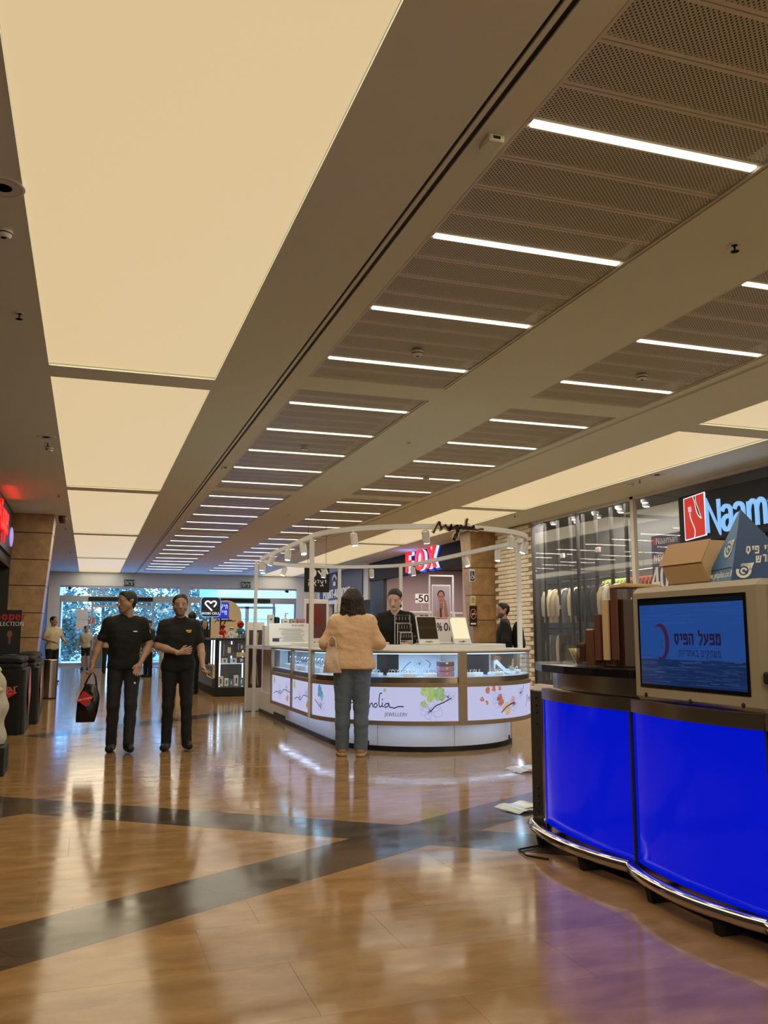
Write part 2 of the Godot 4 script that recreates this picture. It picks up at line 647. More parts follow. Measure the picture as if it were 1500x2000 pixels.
func hand(mb: MB, wr: Vector3, f: Vector3, thumb: Vector3, curl: float, s: float, cellsize: float, skin: Color) -> void:
	f = f.normalized()
	var t := (thumb - f * thumb.dot(f)).normalized()
	var n := f.cross(t).normalized()            # side to which the fingers close, set by the sign of curl
	if curl < 0.0:
		n = -n
		curl = -curl
	var caps := [
		[wr - f * .02, wr + f * .035, .026 * s, .028 * s],
		[wr + f * .02 + t * .012, wr + f * .082 + t * .026, .02 * s, .0165 * s],
		[wr + f * .02 - t * .01, wr + f * .082 - t * .02, .02 * s, .0155 * s],
		[wr + f * .03, wr + f * .086, .02 * s, .016 * s],
	]
	var ln := [.072, .082, .076, .058]
	for i in 4:
		var b := wr + (f * .086 + t * (.033 - .021 * i)) * s
		var d1 := (f * cos(curl * .7) + n * sin(curl * .7) + t * (.1 - .07 * i)).normalized()
		var d2 := (f * cos(curl * 1.7) + n * sin(curl * 1.7) + t * (.05 - .04 * i)).normalized()
		var m: Vector3 = b + d1 * ln[i] * .55 * s
		caps.append([b, m, .0105 * s, .0095 * s])
		caps.append([m, m + d2 * ln[i] * .5 * s, .0095 * s, .0075 * s])
	var tb := wr + (f * .03 + t * .024) * s
	var tm := tb + (f * .72 + t * .6 + n * .35 * minf(curl, 1.0)).normalized() * .045 * s
	caps.append([tb, tm, .014 * s, .011 * s])
	caps.append([tm, tm + (f * .9 + t * .25 + n * .5 * minf(curl, 1.0)).normalized() * .032 * s, .011 * s, .0085 * s])
	add_nets(mb, nets(caps, .006, cellsize), skin)

func person(called: String, label: String, at: Vector3, turn: float, sp: Dictionary) -> Node3D:
	var s: float = sp.get("tall", 1.75) / 1.75
	var g: float = sp.get("girth", 1.0)
	var fine: float = sp.get("cell", .014)
	var skin: Color = sp.get("skin", Color(.48, .28, .19))
	var o := thing(called, label, "person", at, turn)
	var j := joints(s)
	for k in sp.get("pose", {}): j[k] = sp.pose[k] * (s if not k.begins_with("thu") else 1.0)
	# the body
	var body := MB.new()
	var caps := torso(j, s, g, -.012)
	caps.append([j.neck - Vector3(0, .05, 0) * s, j.head + Vector3(0, -.05, -.02) * s, .058 * s, .05 * s])
	for e in ["l", "r"]:
		caps.append([j["sho" + e], j["elb" + e], .05 * s * sqrt(g), .04 * s])
		caps.append([j["elb" + e], j["elb" + e].lerp(j["wri" + e], .35), .041 * s, .042 * s])
		caps.append([j["elb" + e].lerp(j["wri" + e], .35), j["wri" + e], .042 * s, .027 * s])
		caps.append([j["hip" + e], j["kne" + e], .082 * s * g, .055 * s])
		caps.append([j["kne" + e], j["kne" + e].lerp(j["ank" + e], .35) - Vector3(0, 0, .015), .053 * s, .055 * s])
		caps.append([j["kne" + e].lerp(j["ank" + e], .35) - Vector3(0, 0, .015), j["ank" + e], .055 * s, .036 * s])
		caps.append([j["ank" + e] - Vector3(0, .03, .02), j["toe" + e], .038 * s, .03 * s])
	add_nets(body, nets(caps, .03 * s, maxf(fine, .016)), skin)
	for e in ["l", "r"]:
		var f: Vector3 = sp.get("hand" + e, j["wri" + e] - j["elb" + e])
		hand(body, j["wri" + e], f, j["thu" + e], sp.get("curl" + e, .55 if e == "r" else -.55), s, maxf(fine * .3, .0042), skin)
	# the head, in axes of its own
	var hb := Basis(Vector3.UP, sp.get("look", 0.0)) * Basis(Vector3.RIGHT, sp.get("nod", 0.0))
	var hc: Vector3 = j.head
	var hs: float = s * sp.get("head_size", 1.0)
	var P := func(x: float, y: float, z: float) -> Vector3: return hc + hb * (Vector3(x, y, z) * hs)
	var hq := [
		[P.call(0, .04, -.03), P.call(0, .045, .018), .083 * hs, .074 * hs],
		[P.call(0, -.01, .0), P.call(0, .0, .03), .07 * hs, .062 * hs],
		[P.call(-.03, -.02, .028), P.call(-.012, -.088, .058), .042 * hs, .026 * hs],
		[P.call(.03, -.02, .028), P.call(.012, -.088, .058), .042 * hs, .026 * hs],
		[P.call(-.045, -.04, .0), P.call(-.02, -.088, .045), .034 * hs, .022 * hs],
		[P.call(.045, -.04, .0), P.call(.02, -.088, .045), .034 * hs, .022 * hs],
		[P.call(0, .016, .088), P.call(0, -.024, .109), .009 * hs, .013 * hs],
		[P.call(-.011, -.03, .096), P.call(.011, -.03, .096), .0105 * hs, .0105 * hs],
		[P.call(-.04, .028, .07), P.call(.04, .028, .07), .015 * hs, .015 * hs],
		[P.call(-.018, -.057, .08), P.call(.018, -.057, .08), .0105 * hs, .0105 * hs],
		[P.call(0, -.1, .066), P.call(0, -.094, .062), .02 * hs, .02 * hs],
		[P.call(0, -.06, -.015), P.call(0, -.15, -.025), .054 * hs, .055 * hs],
	]
	for f in [-1.0, 1.0]:
		hq.append([P.call(f * .078, .018, -.012), P.call(f * .084, .022, -.03), .011 * hs, .011 * hs])
		hq.append([P.call(f * .084, .022, -.03), P.call(f * .076, -.026, -.014), .011 * hs, .009 * hs])
	var lips: Color = sp.get("lips", skin * Color(.85, .6, .6))
	var brow: Color = sp.get("hair_color", Color(.02, .015, .012))
	var beard: float = sp.get("beard", 0.0)
	var inv := hb.inverse()
	var paint := func(w: Vector3) -> Color:
		var q: Vector3 = inv * (w - hc) / hs
		if q.z > .076 and absf(q.x) < .023 and q.y < -.049 and q.y > -.067: return lips
		if q.z > .06 and absf(q.x) > .014 and absf(q.x) < .05 and q.y > .022 and q.y < .033: return brow.lerp(skin, .3)
		if beard > 0.0 and q.y < -.035 and q.y > -.13 and q.z > -.0 and (q.z < .07 or q.y < -.067 or absf(q.x) > .03): return skin.lerp(brow, beard)
		return skin
	add_nets(body, nets(hq, .014 * hs, .0048 if fine < .02 else .009, [], [[P.call(-.031, .008, .099), .0135 * hs], [P.call(.031, .008, .099), .0135 * hs]]), skin, paint)
	put(body, "body", M.skin, o)
	if fine < .02:
		for f in [-1.0, 1.0]:
			var eye := put(MB.new().ball(P.call(f * .0305, .007, .0775), Vector3(.0115, .0085, .0105) * hs, 6, 8), "eye", M.eyewhite, o)
			put(MB.new().ball(P.call(f * .0305 , .0065, .083), Vector3(.0072, .0072, .0065) * hs, 5, 8), "iris", M.iris, eye)
	# hair
	var hm := MB.new()
	var hr := [[P.call(0, .044, -.033), P.call(0, .048, .014), .0895 * hs, .0795 * hs]]
	var cut := []
	match sp.get("hair", "short"):
		"short":
			hr.append([P.call(0, -.0, -.05), P.call(0, -.045, -.045), .06 * hs, .048 * hs])
			hr.append([P.call(-.03, .088, .012), P.call(.03, .092, .012), .034 * hs, .034 * hs])
			cut = [[P.call(0, .076, .07), (hb * Vector3(0, -.66, .75)).normalized()]]
		"tied":
			hr.append([P.call(0, .0, -.06), P.call(0, -.03, -.06), .064 * hs, .05 * hs])
			hr.append([P.call(0, .02, -.12), P.call(.03, -.11, -.1), .034 * hs, .028 * hs])
			cut = [[P.call(0, .082, .066), (hb * Vector3(0, -.62, .78)).normalized()]]
		"long":
			hr.append([P.call(-.045, .0, -.045), P.call(-.105, -.17, -.03), .076 * hs, .045 * hs])
			hr.append([P.call(.045, .0, -.045), P.call(.10, -.18, -.03), .076 * hs, .042 * hs])
			hr.append([P.call(0, .0, -.06), P.call(.0, -.18, -.06), .08 * hs, .056 * hs])
			hr.append([P.call(-.07, -.12, -.05), P.call(-.09, -.235, -.06), .04 * hs, .01 * hs])
			hr.append([P.call(.075, -.12, -.05), P.call(.09, -.24, -.06), .04 * hs, .01 * hs])
			hr.append([P.call(-.02, -.14, -.07), P.call(-.045, -.26, -.085), .03 * hs, .008 * hs])
			hr.append([P.call(.03, -.14, -.07), P.call(.055, -.25, -.085), .03 * hs, .008 * hs])
			cut = [[P.call(0, .06, .05), (hb * Vector3(0, -.4, .91)).normalized()]]
		"bald":
			hr = [[P.call(0, .02, -.05), P.call(0, -.03, -.055), .074 * hs, .05 * hs]]
			cut = [[P.call(0, .03, .0), (hb * Vector3(0, .3, .95)).normalized()]]
	add_nets(hm, nets(hr, .03 * hs, .007 if fine < .02 else .014, cut), Color.WHITE, null, .008 if sp.get("hair", "") == "long" else .004, Vector3(90, 22, 90) if sp.get("hair", "") == "long" else Vector3(70, 70, 70), 5)
	put(hm, "hair", sp.get("hair_mat", M.hair_black), o)
	# clothes
	for e in ["l", "r"]:
		var sh := MB.new()
		var a: Vector3 = j["ank" + e]
		var t: Vector3 = j["toe" + e]
		var back := (a - t)
		back.y = 0
		back = back.normalized()
		var low := minf(a.y - .085 * s, t.y - .03 * s)
		var tl := (t - (a + back * .04))
		var ground := [[Vector3(a.x, low + .002, a.z), Vector3(0, -1, 0)]]
		if sp.get("heel" + e, 0.0) != 0.0: ground = [[t + Vector3(0, -.03 * s + .002, 0), (Vector3(0, -1, 0) + back * -sp["heel" + e]).normalized()]]
		add_nets(sh, nets([[a + back * .035 - Vector3(0, .04 * s, 0), t - Vector3(0, -.012, 0), .048 * s, .041 * s], [a - Vector3(0, .02, 0), a + Vector3(0, .012, 0), .05 * s, .05 * s], [a - Vector3(0, .03, 0), t + Vector3(0, .01, 0), .046 * s, .03 * s]], .02, fine * .65, ground), Color.WHITE)
		var shoe := put(sh, "shoe", sp.get("shoe_mat", M.shoe_black), o)
		if sp.has("sole_mat"):
			var so := MB.new()
			add_nets(so, nets([[a + back * .04 - Vector3(0, .06 * s, 0), t - Vector3(0, .005, 0), .053 * s, .047 * s]], .01, fine * .65, ground + [[Vector3(0, ground[0][0].y + .03, 0), Vector3(0, 1, 0)]]), Color.WHITE)
			put(so, "sole", sp.sole_mat, shoe)
	var lw: float = sp.get("leg_width", 1.0)
	var tr := [[Vector3(-.072 * g, .955, -.012) * s, Vector3(.072 * g, .955, -.012) * s, .118 * g * s, .118 * g * s]]
	var short_legs: float = sp.get("shorts", 0.0)
	for e in ["l", "r"]:
		tr.append([j["hip" + e] + Vector3(0, 0, -.008), j["kne" + e], .1 * s * g, .073 * s * lw])
		if short_legs == 0.0:
			tr.append([j["kne" + e], j["kne" + e].lerp(j["ank" + e], .4) - Vector3(0, 0, .01), .072 * s * lw, .068 * s * lw])
			tr.append([j["kne" + e].lerp(j["ank" + e], .4) - Vector3(0, 0, .01), j["ank" + e] + Vector3(0, -.015, 0), .068 * s * lw, .064 * s * lw])
	var low_cut := .055 * s if short_legs == 0.0 else short_legs * s
	var tm := MB.new()
	add_nets(tm, nets(tr, .025 * s, fine, [[Vector3(0, 1.02 * s, 0), Vector3.UP], [Vector3(0, low_cut, 0), Vector3.DOWN]]), Color.WHITE, null, .006, Vector3(9, 14, 9), 3)
	put(tm, "trousers" if short_legs == 0.0 else "shorts", sp.get("trouser_mat", M.cloth_black), o)
	var up := torso(j, s, g, sp.get("loose", .012))
	up[0][0].y -= .01
	var sl: float = sp.get("sleeve", .62)
	for e in ["l", "r"]:
		var w: float = sp.get("sleeve_width", 1.0)
		if sl <= 1.0:
			up.append([j["sho" + e], j["sho" + e].lerp(j["elb" + e], sl), .058 * s * w, .06 * s * w])
		else:
			up.append([j["sho" + e], j["elb" + e], .06 * s * w, .054 * s * w])
			up.append([j["elb" + e], j["elb" + e].lerp(j["wri" + e], sl - 1.0), .054 * s * w, .044 * s * w])
	var cuts := [[Vector3(0, sp.get("hem", .86) * s, 0), Vector3.DOWN]]
	var um := MB.new()
	add_nets(um, nets(up, .055 * s, fine, cuts), Color.WHITE, null, sp.get("wrinkle", .006), Vector3(7, 12, 7), 8)
	put(um, "shirt", sp.get("shirt_mat", M.cloth_black), o)
	if fine < .02 and sp.get("collar", true):
		var ring := []
		for i in 13:
			var an := TAU * i / 12
			ring.append(Vector3(cos(an) * .066, 1.488 + sin(an) * -.02, sin(an) * .06 - .008) * s)
		put(MB.new().tube(ring, .013 * s, 6), "collar", sp.get("collar_mat", sp.get("shirt_mat", M.cloth_black)), o)
	return o

# ------------------------------------------------------------ the scene
const ORD := ["first", "second", "third", "fourth", "fifth", "sixth", "seventh", "eighth", "ninth", "tenth", "eleventh", "twelfth", "thirteenth", "fourteenth", "fifteenth"]
const CEIL := 3.85
const WALL_L := -1.65
const WALL_R := 9.65
const FAR := 38.4
const WARM := Color(1.0, .83, .58)

func _ready() -> void:
	rng.seed = 7
	var cam := Camera3D.new()
	cam.name = "camera"
	cam.position = Vector3(0, 1.25, 0)
	cam.rotation_degrees = Vector3(8.042, -18.545, 0)
	cam.fov = 60.85
	cam.near = 0.05
	cam.far = 400.0
	cam.current = true
	add_child(cam)
	var we := WorldEnvironment.new()
	var env := Environment.new()
	env.background_mode = Environment.BG_SKY
	var sky := Sky.new()
	var sm := ProceduralSkyMaterial.new()
	sm.sky_top_color = Color(.28, .56, .98)
	sm.sky_horizon_color = Color(.46, .79, 1.0)
	sm.ground_bottom_color = Color(.5, .55, .6)
	sm.ground_horizon_color = Color(.7, .8, .85)
	sm.sky_energy_multiplier = 3.2
	sky.sky_material = sm
	env.sky = sky
	env.tonemap_mode = Environment.TONE_MAPPER_LINEAR
	env.tonemap_exposure = 1.0
	env.sdfgi_enabled = true
	env.ssao_enabled = true
	env.ssil_enabled = true
	we.environment = env
	we.name = "surroundings"
	add_child(we)
	var sun := DirectionalLight3D.new()
	sun.name = "sun"
	sun.light_color = Color(1.0, .97, .9)
	sun.light_energy = 1.6
	sun.light_angular_distance = 0.6
	sun.shadow_enabled = true
	sun.rotation_degrees = Vector3(-52, 62, 0)
	add_child(sun)
	materials()
	floors()
	ceilings()
	shell()
	entrance()
	outside()
	left_shop()
	right_shops()
	kiosk()
	kiosk_goods()
	booth()
	phone_stand()
	ceiling_fittings()
	crowd()

func materials() -> void:
	mat("ceiling_paint", Color(.89, .925, .87), .85)
	mat("black_slot", Color(.02, .02, .02), .6)
	mat("plenum", Color(.16, .15, .14), .9)
	mat("frame_grey", Color(.84, .83, .81), .5)
	mat("white_paint", Color(.86, .86, .86), .45)
	mat("white_gloss", Color(.88, .88, .9), .2)
	mat("black_gloss", Color(.03, .03, .035), .2)
	mat("black_matt", Color(.035, .035, .04), .75)
	mat("dark_grey", Color(.17, .17, .175), .5)
	mat("grey_blue", Color(.42, .44, .5), .5)
	mat("steel", Color(.72, .68, .63), .24, 1.0)
	mat("chrome", Color(.82, .8, .78), .1, 1.0)
	mat("beige_metal", Color(.60, .53, .45), .38, .35)
	mat("mirror", Color(.62, .62, .60), .02, 1.0)
	mat("grout", Color(.62, .53, .40), .5)
	mat("joint_brown", Color(.27, .21, .15), .8)
	mat("skirting_black", Color(.05, .05, .07), .35)
	mat("cardboard", Color(.82, .69, .53), .85)
	mat("red_print", Color(.72, .1, .1), .5)
	mat("pink_print", Color(.75, .42, .45), .6)
	mat("white_print", Color(.9, .9, .9), .6)
	mat("black_print", Color(.03, .03, .05), .6)
	mat("plaster_cool", Color(.80, .81, .84), .8)
	mat("plaster_warm", Color(.86, .83, .80), .8)
	mat("shop_dark", Color(.12, .12, .13), .6)
	mat("shop_pink", Color(.76, .68, .68), .8)
	mat("denim_trim", Color(.35, .38, .45), .8)
	mat("aluminium", Color(.62, .64, .68), .35, .7)
	mat("red_plastic", Color(.75, .06, .05), .3)
	mat("cream_board", Color(.83, .76, .62), .6)
	mat("purple_board", Color(.20, .18, .42), .5)
	mat("phone_black", Color(.02, .02, .022), .12)
	mat("bark", Color(.36, .30, .24), .9)
	mat("paving", Color(.66, .66, .64), .8)
	mat("outer_wall", Color(.78, .82, .88), .8)
	mat("yellow_print", Color(.85, .75, .1), .6)
	mat("teal_box", Color(.2, .5, .6), .5)
	mat("pink_box", Color(.72, .5, .6), .5)
	mat("gold", Color(.85, .68, .42), .25, 1.0)
	mat("silver", Color(.85, .85, .88), .2, 1.0)
	mat("brown_acrylic", Color(.42, .28, .23), .22)
	mat("eyewhite", Color(.62, .58, .55), .3)
	mat("iris", Color(.06, .04, .03), .15)
	mat("shoe_black", Color(.035, .035, .035), .6)
	mat("rubber", Color(.05, .05, .05), .8)
	var sk := mat("skin", Color.WHITE, .5)
	sk.vertex_color_use_as_albedo = true
	mat("hair_black", Color(.06, .05, .045), .55)
	mat("hair_brown", Color(.13, .085, .06), .5)
	# cloth: colour with a fine weave
	var weave := noise_image(256, .12, 3, 21, Color(.72, .72, .72), Color(1, 1, 1))
	for e in [["cloth_black", Color(.035, .036, .042)], ["cloth_navy", Color(.05, .055, .085)], ["cloth_charcoal", Color(.14, .14, .15)], ["sweater_tan", Color(.96, .80, .65)], ["denim", Color(.41, .47, .55)], ["canvas_beige", Color(.92, .81, .72)], ["cloth_white", Color(.80, .78, .72)], ["cloth_cream", Color(.85, .80, .68)], ["cloth_grey", Color(.42, .42, .42)], ["cloth_rust", Color(.5, .22, .14)], ["cloth_green", Color(.55, .62, .30)], ["cloth_sand", Color(.72, .66, .55)], ["shoe_tan", Color(.74, .52, .38)], ["sole_cream", Color(.82, .74, .58)]]:
		var m := mat(e[0], e[1], .85)
		m.albedo_texture = M.get("weave_tex", null)
		if m.albedo_texture == null:
			M["weave_tex"] = tex(weave)
			m.albedo_texture = M.weave_tex
		m.uv1_triplanar = true
		m.uv1_scale = Vector3.ONE * 3.0
		m.rim_enabled = true
		m.rim = .15
	# polished stone
	var veins := noise_image(1024, .0065, 5, 4, Color(.60, .48, .33), Color(.72, .59, .42), 60.0)
	var st := mat("stone", Color(.93, .90, .86), .1)
	world_tex(st, veins, 3.1)
	st.uv1_scale = Vector3(.22, .4, .5)
	st.metallic_specular = .24
	st.vertex_color_use_as_albedo = true
	st.roughness = 1.0
	st.roughness_texture = tex(noise_image(512, .02, 4, 9, Color(.07, .07, .07), Color(.17, .17, .17)))
	st.roughness_texture_channel = BaseMaterial3D.TEXTURE_CHANNEL_RED
	st.detail_enabled = true
	st.detail_blend_mode = BaseMaterial3D.BLEND_MODE_MUL
	st.detail_albedo = tex(noise_image(512, .03, 4, 31, Color(.86, .84, .80), Color(1, 1, 1), 30.0))
	st.heightmap_enabled = true
	st.heightmap_texture = tex(noise_image(256, .012, 2, 77, Color.BLACK, Color.WHITE))
	st.heightmap_scale = .06
	var ds := st.duplicate() as StandardMaterial3D
	ds.resource_name = "stone_dark"
	ds.albedo_color = Color(.56, .53, .50)
	ds.albedo_texture = tex(noise_image(512, .02, 5, 14, Color(.50, .46, .41), Color(.64, .59, .53), 40.0))
	M["stone_dark"] = ds
	# stone cladding of the pillars
	var cl := mat("cladding", Color(.95, .92, .88), .45)
	world_tex(cl, noise_image(512, .012, 4, 44, Color(.60, .49, .36), Color(.74, .63, .48), 25.0), 1.6)
	cl.vertex_color_use_as_albedo = true
	var br := mat("brick_white", Color(1, .98, .95), .85)
	world_tex(br, noise_image(256, .05, 4, 51, Color(.86, .85, .83), Color(1, 1, .99)), .7)
	br.vertex_color_use_as_albedo = true
	# pierced ceiling metal: real holes
	var pi := Image.create_empty(64, 64, false, Image.FORMAT_RGBA8)
	pi.fill(Color(1, 1, 1, 1))
	for a in [[16, 16], [48, 48], [16, 80], [48, -16], [-16, 48], [80, 16]]:
		for y in 64:
			for x in 64:
				if absf(x - a[0]) / 19.0 + absf(y - a[1]) / 12.0 < 1.0: pi.set_pixel(x, y, Color(1, 1, 1, 0))
	var pm := mat("pierced_metal", Color(.77, .78, .73), .55, .1)
	pm.albedo_texture = tex(pi)
	pm.transparency = BaseMaterial3D.TRANSPARENCY_ALPHA_SCISSOR
	pm.alpha_scissor_threshold = .5
	pm.cull_mode = BaseMaterial3D.CULL_DISABLED
	# glass
	var gl := mat("glass", Color(.9, .96, 1.0, .06), .02)
	gl.transparency = BaseMaterial3D.TRANSPARENCY_ALPHA
	var ga := mat("acrylic", Color(.9, .92, .95, .12), .05)
	ga.transparency = BaseMaterial3D.TRANSPARENCY_ALPHA
	var gb := mat("smoke_acrylic", Color(.35, .22, .17, .55), .06)
	gb.transparency = BaseMaterial3D.TRANSPARENCY_ALPHA
	# leaves
	var lf := mat("leaf", Color(.8, .8, .8), .6)
	lf.vertex_color_use_as_albedo = true
	lf.backlight_enabled = true
	lf.backlight = Color(.35, .5, .25)
	lf.cull_mode = BaseMaterial3D.CULL_DISABLED
	# light-giving faces
	glow("panel_glow", Color(1.0, .885, .68), .70)
	glow("led_glow", Color(1.0, .96, .82), 2.2)
	glow("cool_glow", Color(.80, .90, 1.0), 4.0)
	glow("case_glow", Color(.62, .84, 1.0), 3.2)
	glow("spot_glow", Color(.85, .97, 1.0), 4.0)
	glow("warm_bulb_glow", Color(1.0, .93, .78), 5.0)
	glow("letter_glow", Color(.55, .78, 1.0), .9)
	glow("white_glow", Color(.93, .96, 1.0), 1.0)
	glow("red_glow", Color(.95, .10, .07), .62)
	glow("neon_red_glow", Color(1.0, .05, .08), 1.0)
	glow("magenta_glow", Color(.75, .65, .95), .8)
	glow("blue_glow", Color(.10, .16, .80), .8)
	glow("blue_edge_glow", Color(.16, .30, .95), .7)
	glow("exit_glow", Color(.05, .30, .26), .35)

func slab(x0: float, x1: float, d0: float, d1: float, y0: float, y1: float, mb: MB) -> void:
	mb.span(V(x0, y0, d0), V(x1, y1, d1))

# ------------------------------------------------------------ floor
func strip(a: Vector2, b: Vector2, hw: float) -> PackedVector2Array:
	var t := (b - a).normalized()
	var n := Vector2(-t.y, t.x) * hw
	return PackedVector2Array([a - n, b - n, b + n, a + n])

func floors() -> void:
	var base := struct(MB.new().span(V(-6, -.2, BACK - .3), V(15, -.004, FAR + .3)), "floor", M.grout)
	var lay := Transform3D(Basis(Vector3(1, 0, 0), Vector3(0, 0, -1), Vector3(0, 1, 0)), Vector3.ZERO)
	var a := Vector2.from_angle(deg_to_rad(30.7))
	var q := Vector2.from_angle(deg_to_rad(-36.9))
	var r := Vector2.from_angle(deg_to_rad(42.9))
	var c0 := Vector2(2.02, 5.39)
	var c1 := Vector2(-.343, 7.165)
	var bands := [
		[c0 - a * 4.6, c0 + a * 9.0, .237],
		[c0 - q * 4.8, c0 + q * 7.0, .24],
		[c1 - a * 1.7, c1, .237],
		[Vector2(-.52, 11.96) - r * .1, Vector2(-.52, 11.96) + r * 13.5, .222],
	]
	var polys := []
	for e in bands: polys.append(strip(e[0], e[1], e[2]))
	var xlo := -1.62
	var xhi := 9.62
	var room := PackedVector2Array([Vector2(xlo, -30), Vector2(xhi, -30), Vector2(xhi, 38.3), Vector2(xlo, 38.3)])
	# dark stones: lengths of band, crossings cut once
	for i in bands.size():
		var e: Array = bands[i]
		var whole: float = e[0].distance_to(e[1])
		var t: Vector2 = (e[1] - e[0]).normalized()
		var s := 0.0
		var k := 0
		while s < whole:
			var l := minf(.92 + .2 * fmod(k * .37, 1.0), whole - s)
			var pieces := [strip(e[0] + t * s, e[0] + t * (s + l), e[2])]
			for w in i:
				var nxt := []
				for p in pieces: nxt.append_array(Geometry2D.clip_polygons(p, polys[w]))
				pieces = nxt
			for p in pieces:
				for p2 in Geometry2D.intersect_polygons(p, room):
					for p3 in Geometry2D.offset_polygon(p2, -.0006):
						var mb := MB.new()
						var g := .9 + .2 * rng.randf()
						mb.tint = Color(g, g, g)
						mb.extrude(p3, -.006, 0.0, lay)
						put(mb, "dark_tile", M.stone_dark, base)
			s += l
			k += 1
	# pale stones in running rows
	var near := []
	var rest := MB.new()
	var row := 0
	var d := -30.0
	while d < 38.3:
		var x := xlo - 1.05 * fmod(row * .413 + .2 * rng.randf(), 1.0)
		while x < xhi:
			var w := 1.05 if rng.randf() < .7 else .78
			var pieces: Array = [PackedVector2Array([Vector2(x, d), Vector2(x + w, d), Vector2(x + w, d + .5), Vector2(x, d + .5)])]
			for p in polys:
				var nxt := []
				for e in pieces: nxt.append_array(Geometry2D.clip_polygons(e, p))
				pieces = nxt
			for e in pieces:
				for e2 in Geometry2D.intersect_polygons(e, room):
					for e3 in Geometry2D.offset_polygon(e2, -.0006):
						var ce := Vector2.ZERO
						for z in e3: ce += z / e3.size()
						var g := .9 + .16 * rng.randf()
						var warm := .98 + .04 * rng.randf()
						var side := (ce.x * .948 - ce.y * .318) / maxf(.1, ce.y * .948 + ce.x * .318)
						var seen := ce.y > 1.6 and absf(side) < .52
						near.append([ce.length() if seen else 900.0 + ce.length(), e3, Color(g * warm, g, g / warm)])
			x += w
		d += .5
		row += 1
	near.sort_custom(func(m, n): return m[0] < n[0])
	for i in near.size():
		var mb := MB.new() if i < 290 else rest
		mb.tint = near[i][2]
		mb.extrude(near[i][1], -.006, 0.0, lay)
		if i < 290: put(mb, "floor_tile", M.stone, base)
	put(rest, "far_floor_tiles", M.stone, base).set_meta("kind", "stuff")

# ------------------------------------------------------------ ceiling
const BACK := -30.0
const PANELS := [[-5.6, 1.42], [1.79, 8.81], [9.18, 16.19], [16.54, 23.6], [23.98, 31.08], [31.38, 38.25]]
const BAYS := [-5.28, 1.75, 8.84, 15.87, 22.88, 29.9]

